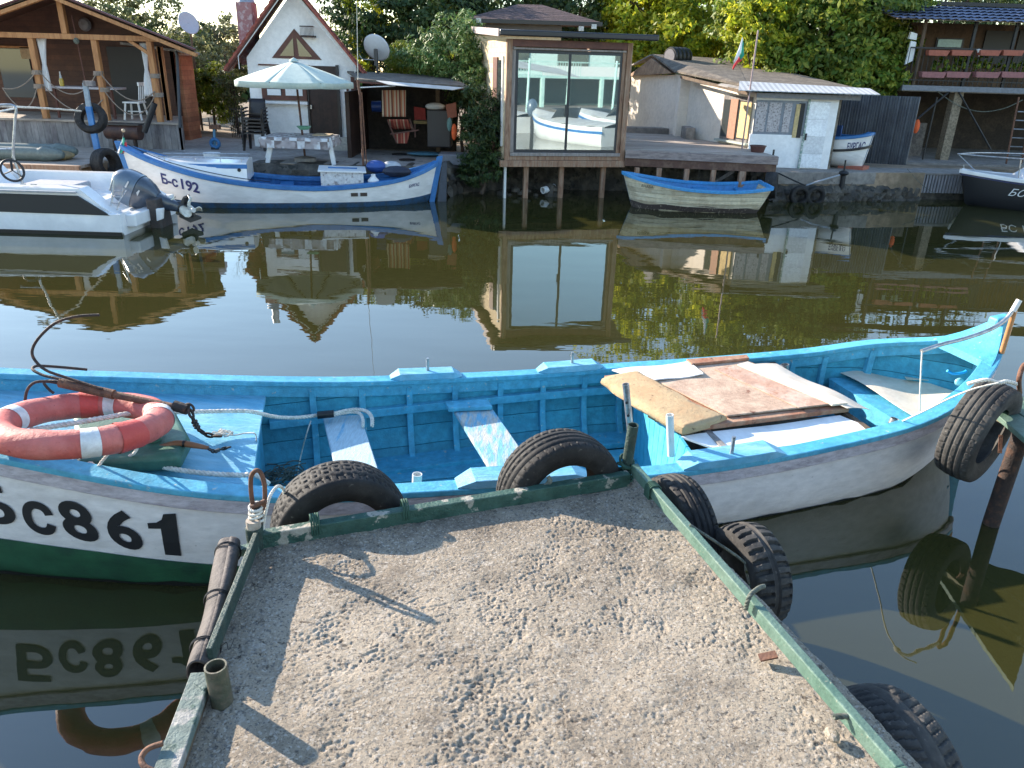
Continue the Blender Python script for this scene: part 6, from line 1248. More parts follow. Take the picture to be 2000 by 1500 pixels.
# gable boarding at the far left end
g0 = W(1226, 147, 21.5); g1 = W(1272, 114, 20.6); g2 = W(1312, 143, 19.4); obj('gable_boards', MB().prism([g0+Vector((0, 0, -.02)), g1, g2], (.12, .12, 0)), mat('gable_boards', (.35, .22, .13), (.25, .15, .09), s=6, rough=.8, bump=.4, planks=(1, .13, .3, .1)), sd_)
# roof sheets
r1 = W(1274, 109, 20.8); r2 = W(1560, 150, 21.5); r3 = W(1700, 192, 18.0); e1 = W(1322, 140, 18.9); e2 = W(1400, 172, 17.2); e3 = W(1465, 189, 16.15); e4 = W(1690, 197, 16.15)
e4.z = e3.z = 1.98; 
m1 = MB()
def patch(q, th, material, name='roof_sheet'):
    return obj(name, MB().hexa(q, [p+Vector((0, 0, th)) for p in q]), material, sd_)
pk = W(1436, 119, 21.5); pm = W(1560, 172, 19.5); 
patch([r1, W(1316, 141, 18.9), e3+Vector((-.0, .25, .10)), pk], .04, M['felt_dark']); patch([pk, e3+Vector((0, .25, .10)), Vector((S0.x+.55, 16.5, 2.06)), pm], .035, M['felt_dark'])
patch([W(1228, 131, 21.7), r1+Vector((-.05, 0, 0)), W(1330, 109, 22.5), W(1260, 122, 23)], .03, M['felt'])
tin = striped('corrugated_pale_sheet', [(.62, .62, .62), (.45, .45, .46)], 0, .11, rough=.45)
patch([e2+Vector((0, -.05, .05)), e3+Vector((0, -.05, .02)), e3+Vector((.1, .55, .15)), e2+Vector((.35, .4, .15))], .02, M['felt']); patch([e3+Vector((-.25, -.02, .045)), Vector((S0.x+.62, 16.02, 2.02)), Vector((S0.x+.62, 16.55, 2.115)), e3+Vector((-.1, .55, .20))], .015, tin)
obj('eave_board', MB().beam(Vector((S1.x-.05, 16.27, 1.95)), Vector((S0.x+.35, 16.27, 1.95)), .03, .09), mat('grey_eave', (.2, .2, .21), rough=.7), sd_)
obj('verge_board', MB().beam(W(1330, 150, 18.7), e3+Vector((-.05, .0, .0)), .03, .06), M['brownwood2'], sd_)
# windows and door of the shed
def wp(a, b, u, off, z): d = b-a; n_ = Vector((-d.y, d.x, 0)).normalized(); return a+d*u+n_*off+Vector((0, 0, z))
def onwall(name, a, b, u0, u1, z0, z1, off, th, material, parent=None): # off>0 towards the viewer
    return obj(name, MB().hexa([wp(a, b, u0, off, z0), wp(a, b, u1, off, z0), wp(a, b, u1, off-th, z0), wp(a, b, u0, off-th, z0)], [wp(a, b, u0, off, z1), wp(a, b, u1, off, z1), wp(a, b, u1, off-th, z1), wp(a, b, u0, off-th, z1)]), material, parent or sd_)
w1 = onwall('window', S1, S2, .04, .42, 1.02, 1.90, .03, .1, M['wood_grey']); onwall('pane', S1, S2, .07, .19, 1.08, 1.82, .045, .02, M['glass_dull'], w1); onwall('pane', S1, S2, .215, .285, 1.08, 1.82, .045, .02, M['glass_dull'], w1); onwall('pane', S1, S2, .31, .40, 1.08, 1.82, .045, .02, M['glass_dull'], w1); onwall('open_sash', S1, S2, .20, .30, 1.06, 1.84, .06, .02, mat('sash_wood', (.33, .16, .10), rough=.7), w1); onwall('curtain', S1, S2, .03, .17, 1.10, 1.8, .05, .02, mat('tan_curtain', (.6, .45, .22), (.5, .38, .2), s=9, rough=.9), w1); onwall('sill', S1, S2, .02, .45, .98, 1.02, .10, .12, mat('mint_sill', (.4, .45, .4), rough=.8), w1)
Lf = (S0-S1).length
def uw(px): return (W(px, 250, 16.4).x-S0.x)/(S1.x-S0.x)
w2 = onwall('window', S0, S1, uw(1570), uw(1470), 1.20, 1.86, .02, .06, mat('grey_blue_frame', (.22, .24, .27), rough=.7))
lace = mat('lace_curtain', (.50, .46, .46), (.25, .22, .22), s=30, thr=(.5, .6), rough=.9)
for a, b in ((1472, 1492), (1496, 1520), (1526, 1540)): onwall('pane', S0, S1, uw(b), uw(a), 1.26, 1.82, .028, .02, lace, w2)
onwall('pane', S0, S1, uw(1565), uw(1553), 1.16, 1.82, .028, .02, M['black_paint'], w2); onwall('curtain', S0, S1, uw(1556), uw(1548), 1.16, 1.8, .036, .02, mat('tan_curtain', (0, 0, 0)), w2)
onwall('wall_panel', S0, S1, uw(1556), uw(1466), ZG+.02, 1.21, .03, .03, M['white_wall'])
dd_ = onwall('door', S0, S1, uw(1613), uw(1572), ZG+.03, 1.86, .045, .045, mat('white_door', (.86, .87, .88), (.76, .76, .78), s=5, rough=.5, planks=(2, .33, .5, .03))); onwall('door_handle', S0, S1, uw(1576), uw(1573), 1.12, 1.25, .07, .03, M['iron_black'], dd_); onwall('door_frame', S0, S1, uw(1573), uw(1569.5), ZG, 1.9, .05, .03, mat('green_chipped', (.25, .36, .3), (.6, .6, .58), s=20, thr=(.5, .55), rough=.8), dd_)
# low concrete ledges behind the deck
t = tag(obj('concrete_ledge', MB().box(2.2, 3.6, 19.5, 19.9, ZG, zd+.12), M['quay']), 'low concrete ledge along the back of the timber deck', 'ledge'); t = tag(obj('concrete_ledge', MB().box(3.72, W(1356, 280, 18.0).x, 18.05, 18.6, ZG, 1.18), M['quay'], None, bevel=.01), 'concrete block step against the shed behind the deck', 'ledge')
t = thing('black_barrel', 'black ribbed barrel lying on the shed roof', 'barrel', W(1328, 122, 20.5)); a = W(1308, 110, 20.0); b = W(1352, 112, 20.5)
rr__ = [];
prof = [(0, 0), (.20, 0), (.205, .02)]+[(.205+.014*math.sin(k*1.0), .02+.55*k/24) for k in range(25)]+[(.20, .58), (0, .58)]
obj('drum', MB().lathe(prof, a, b-a, 24), M['barrel'], t, smooth=35); obj('end_cap', MB().lathe([(0, -.01), (.16, -.01), (.16, .0), (0, .0)], a-(b-a).normalized()*.003, b-a, 24), mat('grey_lid', (.16, .15, .16), rough=.6), t); obj('cradle', MB().box(a.x+.05, b.x-.05, a.y-.05, b.y, a.z-.28, a.z-.17), M['iron_black'], t)
# ---------------------------------------------------------------- concrete quay in front of the shed
qy = thing('concrete_quay', 'old low concrete quay in front of the white shed with dark hollows below', 'quay', (6.5, 16, 0))
obj('quay_slab', MB().prism([Vector((5.0, 15.70, ZG-.24)), Vector((7.0, 16.05, ZG-.24)), Vector((8.4, 16.4, ZG-.24)), Vector((8.5, 17.0, ZG-.24)), Vector((5.0, 16.95, ZG-.24))], (0, 0, .25)), M['quay'], qy, bevel=.02)
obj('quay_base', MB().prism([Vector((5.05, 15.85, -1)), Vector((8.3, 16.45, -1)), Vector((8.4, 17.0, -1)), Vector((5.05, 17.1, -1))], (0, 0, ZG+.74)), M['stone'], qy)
for k, px in enumerate((1562, 1594)): tyre(Vector((W(px, 378, 15.6).x, 15.60+.03*k, .12)), Vector((.1, -1, .05)), .20, .12, .12, 'road', ('left', 'right')[k]+' dark tyre sunk against the foot of the concrete quay', 'rubber', 'sunken tyres at the quay foot', res=(60, 18))
t = thing('black_fender_post', 'black capped post with ropes at the end of the concrete quay', 'post', W(1648, 345, 15.9)); c = W(1648, 338, 15.95); obj('cap', MB().sphere(c, .10, 12, (1, 1, .55)), M['iron_black'], t, smooth=50); obj('stem', MB().tube([c, Vector((c.x+.03, c.y, -.2))], .05, 10), M['iron_black'], t); obj('stake', MB().tube([c, c+Vector((-.01, 0, .25))], .018, 8), M['iron_black'], t)
tag(obj('mooring_hose', MB().tube(spline([W(1520, 338, 15.7), W(1545, 350, 15.6), W(1572, 362, 15.6)], 6), .014, 8), M['iron_black'], None, smooth=60), 'dark hose sagging over the edge of the concrete quay', 'hose'); tag(obj('mooring_hose', MB().tube(spline([W(1575, 362, 15.6), W(1605, 352, 15.6), W(1640, 342, 15.75)], 6), .016, 8), mat('grey_hose', (.3, .33, .38), rough=.6), None, smooth=60), 'grey hose from the quay edge to the black capped post', 'hose')
# ================================================================ corrugated fence and the balcony house
tag(obj('corrugated_fence', (lambda: (lambda P: MB().sheet(P, .0) if False else MB().grid(P))([[Vector((6.9+ (1.72)*i/120, 18.0-.25*i/120+.02*math.sin(i*1.57), ZG+(1.42)*j)) for j in (0, 1)] for i in range(121)]))(), M['fence_metal'], None), 'grey corrugated metal fence to the right of the white shed', 'fence').modifiers.new('s', 'SOLIDIFY').thickness = .004
tag(obj('corrugated_fence', MB().grid([[Vector((6.5+.5*i/30, 18.9-.9*i/30+.02*math.sin(i*1.57), ZG+1.35*j)) for j in (0, 1)] for i in range(31)]), M['fence_metal'], None), 'dark return of the metal fence behind the small blue boat', 'fence').modifiers.new('s', 'SOLIDIFY').thickness = .004
YB = 18.6
bh = thing('balcony_house', 'two storey boat house with a plant filled balcony and blue tiled roof at the right', 'house', (11, 20, ZG))
xl = W(1765, 160, YB).x; xr = 15.5; zb = 2.18
obj('balcony_floor', MB().box(xl, xr, YB, YB+3.6, zb-.12, zb), M['quay'], bh); obj('balcony_edge', MB().box(xl-.03, xr, YB-.06, YB, zb-.10, zb+.01), mat('grey_edge', (.17, .18, .2), rough=.7), bh)
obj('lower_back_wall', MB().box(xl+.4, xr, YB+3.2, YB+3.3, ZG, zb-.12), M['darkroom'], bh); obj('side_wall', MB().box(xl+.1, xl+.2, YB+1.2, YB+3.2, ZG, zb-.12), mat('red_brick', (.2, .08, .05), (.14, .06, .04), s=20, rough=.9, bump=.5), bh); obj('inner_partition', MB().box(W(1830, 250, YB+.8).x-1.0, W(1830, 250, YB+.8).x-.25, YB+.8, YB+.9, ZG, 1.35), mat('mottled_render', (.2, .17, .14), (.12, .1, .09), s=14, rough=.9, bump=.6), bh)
c = W(1842, 310, YB+.1); obj('column', MB().box(c.x-.10, c.x+.10, YB+.05, YB+.28, ZG, zb-.12), mat('pebbled_column', (.28, .22, .15), (.16, .13, .09), s=30, rough=.9, bump=.8), bh); obj('slab_floor', MB().box(xl, xr, YB-.7, YB+3.2, ZG-.05, ZG+.04), M['quay'], bh)
obj('diagonal_brace', MB().tube([W(1792, 232, YB), W(1855, 178, YB)], .022, 8), M['iron_black'], bh); obj('diagonal_brace', MB().tube([W(1872, 178, YB), W(1935, 292, YB)], .02, 8), M['iron_black'], bh); obj('diagonal_brace', MB().tube([W(1800, 320, YB), W(1830, 190, YB)], .018, 8), M['iron_black'], bh)
# upper storey
uw_ = obj('upper_wall', MB().box(xl+.3, xr, YB+1.5, YB+1.6, zb, 3.55), mat('ochre_wall', (.12, .07, .04), (.08, .048, .028), s=3, rough=.85, planks=(0, .2, .6, .04)), bh)
wn = obj('window', rect(1828, 74, 1882, 96, YB+1.46, .04), M['plastic_dark'], uw_); obj('pane', rect(1832, 77, 1878, 92, YB+1.44, .02), mat('pale_blind', (.35, .5, .48), rough=.3), wn)
wn = obj('window', rect(1920, 60, 1975, 125, YB+1.46, .04), M['black_paint'], uw_); obj('window', rect(1985, 60, 2040, 125, YB+1.46, .04), M['black_paint'], uw_)
for px in (1797, 1895, 1975): c = W(px, 100, YB+.05); obj('roof_post', MB().box(c.x-.03, c.x+.03, YB+.03, YB+.09, zb, 3.55), M['brownwood2'] if px < 1800 else M['iron_black'], bh)
e0 = W(1712, 28, YB-.3); e1_ = W(1990, 58, YB-.3); zr = 3.50; ea = Vector((xl-.55, YB-.3, zr)); eb = Vector((xr, YB-.3, zr-.02)); 
mb = MB(); N = 5
for k in range(N):
    u0, u1 = k/N, (k+1.08)/N; p = ea.lerp(ea+Vector((0, 2.0, .42)), u0); q = eb.lerp(eb+Vector((0, 2.0, .42)), u0); p2 = ea.lerp(ea+Vector((0, 2.0, .42)), u1); q2 = eb.lerp(eb+Vector((0, 2.0, .42)), u1)
    n = 130; P = [[p.lerp(q, i/n)+Vector((0, 0, .03+.014*math.sin(i*2.1))), p2.lerp(q2, i/n)+Vector((0, 0, .014*math.sin(i*2.1)))] for i in range(n+1)]; mb.grid(P)
obj('tiled_roof', mb, M['roof_blue'], bh, smooth=60); obj('ridge_cap', MB().beam(ea+Vector((0, 2.0, .48)), eb+Vector((0, 2.0, .48)), .12, .08), M['iron_black'], bh)
obj('roof_soffit', MB().hexa([ea, eb, eb+Vector((0, 2, .38)), ea+Vector((0, 2, .38))], [p+Vector((0, 0, .015)) for p in (ea, eb, eb+Vector((0, 2, .38)), ea+Vector((0, 2, .38)))]), M['brownwood2'], bh)
ra = obj('railing', MB().beam((xl, YB, zb+.78), (xr, YB, zb+.78), .03, .03), M['iron_black'], bh); mb = MB(); mb.beam((xl, YB, zb+.12), (xr, YB, zb+.12), .02, .02)
x = xl
while x < 12.8: mb.beam((x, YB, zb+.02), (x, YB, zb+.78), .012, .012); x += .11
obj('balusters', mb, M['iron_black'], ra)
rubble('quay_foot_rubble', [(5.0, 15.72), (6.6, 15.95), (8.3, 16.35)], -.3, .30, 'dark hollowed rubble under the lip of the concrete quay', 12, nx=50)
tyg = 'terracotta planters along the balcony railing'
for i, px in enumerate((1830, 1875, 1930, 1975)): c = W(px, 103, YB-.05); tag(obj('planter', MB().hexa([c+Vector((-.2, -.08, -.06)), c+Vector((.2, -.08, -.06)), c+Vector((.2, .08, -.06)), c+Vector((-.2, .08, -.06))], [c+Vector((-.23, -.1, .05)), c+Vector((.23, -.1, .05)), c+Vector((.23, .1, .05)), c+Vector((-.23, .1, .05))]), M['terracotta']), ('first', 'second', 'third', 'fourth')[i]+' terracotta trough from the left on the top rail of the balcony', 'planter', tyg)
for i, px in enumerate((1820, 1868, 1925, 1975)): c = W(px, 146, YB-.05); tag(obj('planter', MB().hexa([c+Vector((-.24, -.08, -.06)), c+Vector((.24, -.08, -.06)), c+Vector((.24, .08, -.06)), c+Vector((-.24, .08, -.06))], [c+Vector((-.27, -.1, .06)), c+Vector((.27, -.1, .06)), c+Vector((.27, .1, .06)), c+Vector((-.27, .1, .06))]), mat('faded_pink_planter', (.30, .13, .13), rough=.8)), ('first', 'second', 'third', 'fourth')[i]+' faded pink trough from the left along the foot of the balcony railing', 'planter', tyg)
t = thing('lamp', 'small white lamp on the balcony railing', 'lamp', W(1912, 108, YB)); obj('shade', MB().lathe([(0, .02), (.05, .0), (.02, -.06), (0, -.06)], W(1912, 97, YB-.05), n=12), M['plastic_white'], t); obj('stem', MB().tube([W(1912, 98, YB-.05), W(1912, 110, YB-.05)], .012, 6), M['plastic_white'], t)
t = thing('white_ornament', 'white ornament and towels at the left end of the balcony', 'ornament', W(1785, 90, YB)); obj('upper_piece', outline([(1780, 62), (1792, 66), (1790, 78), (1776, 76)], YB+.1, .08), M['plastic_white'], t); obj('lower_piece', outline([(1780, 80), (1790, 82), (1784, 118), (1768, 126)], YB+.1, .05), M['cloth_white'], t)
t = tag(obj('orange_jacket', MB().sphere(W(1790, 247, YB-.1), .12, 12, (.6, .5, 1.3)), M['orange'], None, smooth=30), 'orange jacket hanging on the fence end under the balcony house', 'jacket')
# steel ladder at far right
ld = thing('steel_ladder', 'steel ladder standing in the dark boat house at the far right', 'ladder', W(1975, 320, 17.8)); a0 = W(1985, 195, 17.9); a1 = W(1960, 320, 17.6)
obj('side_rail', MB().tube([W(1990, 190, 17.9), W(1965, 320, 17.6)], .018, 8), M['rust'], ld); obj('side_rail', MB().tube([W(2018, 190, 17.9), W(1995, 320, 17.6)], .018, 8), M['rust'], ld)
for k in range(6): obj('rung', MB().tube([W(1988-k*4.3, 218+k*17, 17.75), W(2014-k*4.3, 219+k*17, 17.75)], .012, 6), M['steel'], ld)
tag(obj('rope_swag', rope_mb([W(1830, 178, YB), W(1870, 205, YB), W(1915, 218, YB), W(1960, 212, YB), W(1998, 195, YB)], .012, step=.03, n=5), M['rope_dark'], None), 'long rope swag under the balcony floor', 'rope')
# slatted dock
ds = thing('slatted_dock', 'low dock faced with grey vertical slats at the right', 'dock', (10, 16.9, 0)); d0 = G(1768, 345, .42); d1 = W(1945, 335, 16.9); d0 = Vector((W(1768, 345, 16.35).x, 16.35, 0)); d1 = Vector((W(1950, 340, 16.55).x, 16.55, 0)); zk = ZG-.04
n = 30; mb = MB()
for k in range(n):
    a = d0.lerp(d1, k/n); b = d0.lerp(d1, (k+.68)/n); obj('slat', MB().hexa([a+Vector((0, 0, .14)), b+Vector((0, 0, .14)), b+Vector((0, .03, .14)), a+Vector((0, .03, .14))], [a+Vector((0, 0, zk)), b+Vector((0, 0, zk)), b+Vector((0, .03, zk)), a+Vector((0, .03, zk))]), mat('grey_slats', (.30, .29, .30), (.18, .17, .18), s=5, rough=.85, bump=.4, stretch=(8, 8, .5)), ds)
obj('dock_top', MB().prism([Vector((d0.x, d0.y-.02, zk)), Vector((d1.x, d1.y-.02, zk)), Vector((d1.x+.5, 18.0, zk)), Vector((d0.x+.2, 18.0, zk))], (0, 0, .035)), M['quay'], ds); obj('dock_core', MB().prism([Vector((d0.x+.03, d0.y+.06, -1)), Vector((d1.x, d1.y+.06, -1)), Vector((d1.x+.5, 18.0, -1)), Vector((d0.x+.2, 18.0, -1))], (0, 0, zk+.99)), M['stone'], ds)
t = thing('fender', 'dirty white cylindrical fender hanging on the slatted dock', 'fender', W(1884, 345, 16.3)); c = W(1883, 334, 16.35); b = W(1887, 360, 16.35); obj('body', MB().tube([c, c.lerp(b, .12), b.lerp(c, .12), b], [.03, .062, .062, .03], 16), M['buoy'], t, smooth=60); obj('line', MB().tube([c, c+Vector((-.01, .05, .12))], .006, 6), M['rope'], t)
tag(obj('mooring_line', MB().tube(spline([W(1772, 330, 16.4), W(1800, 360, 16.0), W(1825, 378, 15.8)], 6), .005, 5), M['rope_dark'], None), 'thin line dropping from the slatted dock into the water', 'rope'); tag(obj('mooring_line', MB().tube(spline([W(1876, 378, 15.9), W(1902, 362, 16), W(1928, 348, 16.2)], 6), .005, 5), M['rope_dark'], None), 'thin line from the water to the black boat bow', 'rope')
# ================================================================ white and blue boat numbered 192
def mk(O, ang):
    e = Vector((math.cos(ang), math.sin(ang), 0)); n = Vector((-e.y, e.x, 0)); return (lambda s, t, z: O+e*s+n*t+Vector((0, 0, z))), e, n
O2 = Vector((-4.0, 13.85, 0)); w2f, e2_, n2_ = mk(O2, math.radians(12))
T2 = [(-2.72, .97, .02, .05), (-2.6, .92, -.10, .17), (-2.3, .80, -.28, .36), (-1.9, .67, -.42, .50), (-1.3, .52, -.53, .60), (-.5, .40, -.58, .64), (.4, .345, -.58, .64), (1.2, .38, -.52, .60), (1.8, .45, -.40, .50), (2.25, .57, -.24, .34), (2.52, .68, -.06, .14), (2.60, .73, .02, .05)]
H2 = Hull(T2, w2f, prof_main, lambda u: -.30+.35*abs(u)**6, n=4, rake=.16)
b2 = thing('fishing_boat', 'white wooden boat with blue trim and a small white foredeck cabin moored at the yard', 'boat', w2f(0, 0, 0))
h2 = obj('hull', H2.shell(0, 1, 16), M['boat192_white'], b2, smooth=50); obj('inner_planking', H2.shell(.03, 1, 14, inset=.04, zmin=.10), mat('inner_strong_blue', (.03, .15, .40), rough=.5, planks=(2, .12, .3, .06)), b2, smooth=40)
for sd in (-1, 1): obj('gunwale', H2.rail(sd, .09, .035, -.055, .02, s0=-2.7, s1=2.59), M['boat192_blue'], b2, bevel=.01)
mb = MB()
P = []
for s in H2.ss:
    a = H2.v_of_z(s, .09+.14*max(0, -s-1.5)**1.3+.08*max(0, s-1.8)); P.append([H2.P(s, min(1, a+(1-a)*j/6), -1, inset=-.004) for j in range(7)])
obj('bottom_paint', MB().grid(P), mat('dark_blue_bottom', (.02, .07, .15), (.03, .05, .07), s=8, rough=.6), h2, smooth=50)
for s in np.arange(-1.0, 2.3, .32):
    for sd in (1,):
        P = []
        for j in range(7): v = .06+.5*j/6; P.append([H2.P(s-.02, v, sd, inset=.038), H2.P(s+.02, v, sd, inset=.038), H2.P(s+.02, v, sd, inset=.08), H2.P(s-.02, v, sd, inset=.08)])
        obj('rib', MB().grid(P, close=True), M['boat192_blue'], b2)
obj('stem_post', MB().hexa([w2f(-2.68, 0, .4), w2f(-2.68, .07, .4), w2f(-2.58, .07, .4), w2f(-2.58, 0, .4)], [w2f(-2.80, 0, 1.03), w2f(-2.80, .07, 1.03), w2f(-2.70, .07, 1.02), w2f(-2.70, 0, 1.02)]), M['boat192_blue'], b2, bevel=.01)
obj('stern_post', MB().hexa([w2f(2.42, .0, -.05), w2f(2.42, .07, -.05), w2f(2.52, .07, -.05), w2f(2.52, 0, -.05)], [w2f(2.58, 0, .80), w2f(2.58, .07, .80), w2f(2.69, .07, .82), w2f(2.69, 0, .82)]), M['boat192_blue'], b2, bevel=.01)
obj('rudder', MB().prism([w2f(2.54, .02, -.3), w2f(2.74, .02, -.3), w2f(2.76, .02, .70), w2f(2.68, .02, .70)], n2_*.04), mat('dark_rudder', (.05, .06, .08), rough=.6), b2)
# foredeck cabin
def cabtop(s): return .98-.02*(s+2.5)
P = []
for s in np.linspace(-2.35, -.68, 12):
    z, a, b = H2.at(s); k = min(1, (s+2.35)/.4); zt_ = z+.02+max(0,   .70-.01*s-z)*k; P.append([w2f(s, a+.10, z+.0), w2f(s, a+.14, zt_), w2f(s, (a+b)/2, zt_+.05*k), w2f(s, b-.14, zt_), w2f(s, b-.10, z)])
mb = MB().grid(P); mb.add(P[-1], [(0, 1, 2, 3, 4)]); mb.add(P[0], [(4, 3, 2, 1, 0)]); cb = obj('foredeck_cabin', mb, M['gel'], b2, smooth=30)
P = []
for s in np.linspace(-1.8, -.67, 8): z, a, b = H2.at(s); P.append([w2f(s, a+.125, .64), w2f(s, a+.130, .71), w2f(s, a+.145, .71), w2f(s, a+.145, .64)])
obj('blue_band', MB().grid(P, close=True), M['boat192_blue'], cb); obj('porthole', MB().tube([w2f(-.80, -.46, .62), w2f(-.80, -.38, .62)], .03, 14), M['black_paint'], cb)
hr = obj('handrail', MB().tube([w2f(-2.1, -.22, .81), w2f(-.70, -.37, .79)], .009, 8), M['steel'], cb); obj('handrail', MB().tube([w2f(-2.1, .24, .81), w2f(-.70, .41, .79)], .009, 8), M['steel'], cb); mb = MB()
for s in (-2.0, -1.5, -1.1, -.76): mb.tube([w2f(s, -.23-.105*(s+2.0), .70), w2f(s, -.23-.105*(s+2.0), .80)], .007, 6)
obj('handrail_feet', mb, M['steel'], cb)
# engine box
eb_ = obj('engine_box', MB().hexa([w2f(.52, -.36, .1), w2f(1.25, -.36, .1), w2f(1.25, .30, .1), w2f(.52, .30, .1)], [w2f(.52, -.36, .58), w2f(1.25, -.36, .56), w2f(1.25, .30, .56), w2f(.52, .30, .58)]), mat('chipped_white_board', (.6, .6, .6), (.3, .27, .27), s=12, thr=(.55, .62), rough=.7), b2, bevel=.01)
obj('lid', MB().hexa([w2f(.48, -.40, .582), w2f(1.30, -.40, .562), w2f(1.30, .34, .562), w2f(.48, .34, .582)], [w2f(.48, -.40, .61), w2f(1.30, -.40, .59), w2f(1.30, .34, .59), w2f(.48, .34, .61)]), M['plastic_white'], eb_, bevel=.006); obj('lid_rail', MB().beam(w2f(.65, -.1, .625), w2f(1.15, -.1, .61), .02, .02), M['boat192_blue'], eb_)
obj('thwart', MB().obox(w2f(1.65, .04, .36), e2_*.12, n2_*.42, (0, 0, .015)), M['boat192_blue'], b2); obj('thwart', MB().obox(w2f(-.1, .04, .28), e2_*.12, n2_*.55, (0, 0, .015)), M['boat192_blue'], b2)
tag(obj('white_jug', MB().lathe([(0, 0), (.09, 0), (.10, .14), (.04, .2), (.04, .24), (0, .24)], w2f(1.42, -.34, .30), n=16), M['plastic_white'], None, smooth=40), 'white jug beside the engine box of the white and blue boat', 'jug')
for a, b in ((1.02, 1.14), (1.18, 1.30)): obj('exhaust_outlet', MB().prism([H2.P(a, H2.v_of_z(a, .19), -1, inset=-.002), H2.P(b, H2.v_of_z(b, .19), -1, inset=-.002), H2.P(b, H2.v_of_z(b, .25), -1, inset=-.002), H2.P(a, H2.v_of_z(a, .25), -1, inset=-.002)], n2_*-.012), mat('brown_outlet', (.06, .04, .03), rough=.5), h2)
def hull_text(H, w, body, pa, pb, hgt, za, zb_, material, parent, side=-1, **kw):
    def solve(px, zz):
        best = None
        for s in np.linspace(H.s0+.02, H.s1-.02, 900):
            p = H.P(s, H.v_of_z(s, zz), side, inset=-.004); d = p-CAMPOS; x = 1000+FPX*d.dot(_R)/d.dot(_f)
            if best is None or abs(x-px) < best[0]: best = (abs(x-px), s)
        return best[1]
    sa, sb = solve(pa, za+hgt/2), solve(pb, zb_+hgt/2)
    return lettering('registration_lettering', body, hgt, lambda x, y: H.P(sa+(sb-sa)*x, H.v_of_z(sa+(sb-sa)*x, za+(zb_-za)*x+y), side, inset=-.009), material, parent, width=1.0, **kw)
hull_text(H2, w2f, 'Б-с', 315, 347, .165, .40, .335, M['navy_paint'], h2, bold=.03); hull_text(H2, w2f, '192', 354, 389, .165, .32, .25, M['navy_paint'], h2, bold=.03)
hull_text(H2, w2f, 'БУРГАС', 799, 819, .055, .30, .33, M['navy_paint'], h2, bold=.02)
# flag on the stem
fl = thing('bow_flag', 'small white green and red flag drooping on the bow of the white and blue boat', 'flag', w2f(-2.75, .03, 1.0)); Yf = w2f(-2.75, 0, 0).y
obj('staff', MB().tube([W(240, 300, Yf), W(241, 256, Yf)], .012, 8), M['iron_black'], fl); obj('truck', MB().sphere(W(241, 255, Yf), .03, 10), mat('tan_knob', (.4, .3, .2), rough=.6), fl)
def fst(pts, material, parent, Y, name='flag_stripe'):
    P = [[W(x, y, Y)+Vector((0, .02*math.sin(j*1.7+i*2), 0)) for j, (x, y) in enumerate(r)] for i, r in enumerate(pts)]; o = obj(name, MB().grid(P), material, parent, smooth=60); q = o.modifiers.new('s', 'SOLIDIFY'); q.thickness = .004
fst([[(240, 265), (234, 280), (230, 298)], [(240, 268), (237, 282), (233, 300)]], M['flag_w'], fl, Yf-.02); fst([[(240, 268), (237, 283), (234, 300)], [(242, 270), (243, 283), (240, 298)]], M['flag_g'], fl, Yf-.03); fst([[(242, 278), (239, 288), (237, 300)], [(246, 278), (249, 288), (250, 293)]], M['flag_r'], fl, Yf-.02)
tag(obj('mooring_line', MB().tube(spline([w2f(-2.6, -.02, .98), w2f(-1.9, -.30, .72), w2f(-1.0, -.50, .53), w2f(-.3, -.56, .44)], 6), .007, 6), M['iron_black'], None), 'thin black line lying along the foredeck of the white and blue boat', 'rope')
# ================================================================ cream clinker rowing boat
O3 = Vector((3.35, 15.0, 0)); O3.y = 14.45; w3f, e3_, n3_ = mk(O3, math.radians(-1)); xa = W(1218, 345, 14.45).x; xb = W(1498, 358, 14.45).x; O3.x = (xa+xb)/2; Lh = (xb-xa)/2
T3 = [(-Lh, .60, .1, .16), (-Lh*.88, .56, -.14, .38), (-Lh*.65, .50, -.34, .56), (-Lh*.3, .43, -.46, .66), (0, .40, -.5, .68), (Lh*.4, .39, -.49, .67), (Lh*.75, .42, -.44, .62), (Lh, .46, -.36, .54)]
def prof_row(v, u): return [1, .97, .93, .86, .76, .6, .35][min(6, int(v*6+.001))]*(1-(v*6 % 1))+[.97, .93, .86, .76, .6, .35, .05][min(6, int(v*6+.001))]*(v*6 % 1) if v < 1 else .05
H3 = Hull(T3, w3f, prof_row, lambda u: -.22, n=4, rake=.28)
b3 = thing('rowing_boat', 'small cream clinker rowing boat with bright blue gunwale moored under the deck', 'boat', w3f(0, 0, 0))
mb = H3.shell(0, 1, 24); 
for s in (H3.s1,):
    P = [H3.P(s, j/10, -1) for j in range(11)]+[H3.P(s, j/10, 1) for j in range(10, -1, -1)]; mb.add(P, [tuple(range(len(P)))])
h3 = obj('hull', mb, M['rowboat'], b3, smooth=50); obj('inner_planking', H3.shell(.03, .9, 10, inset=.03, zmin=.06), mat('inner_mid_blue', (.04, .22, .50), rough=.5), b3, smooth=40)
for sd in (-1, 1): obj('gunwale', H3.rail(sd, .05, .025, -.035, .02), M['boat192_blue'] if False else mat('bright_blue_rim', (.05, .28, .58), rough=.45), b3, bevel=.006)
tr_ = [H3.P(H3.s1, j/10, -1, inset=.0) for j in range(6)]
obj('transom_top', MB().beam(H3.P(H3.s1, 0, -1), H3.P(H3.s1, 0, 1), .05, .06), mat('bright_blue_rim', (0, 0, 0)), b3); obj('thwart', MB().obox(w3f(.2, .1, .30), e3_*.12, n3_*.5, (0, 0, .015)), mat('bright_blue_rim', (0, 0, 0)), b3); obj('thwart', MB().obox(w3f(1.0, .1, .32), e3_*.14, n3_*.48, (0, 0, .015)), mat('bright_blue_rim', (0, 0, 0)), b3)
P = []
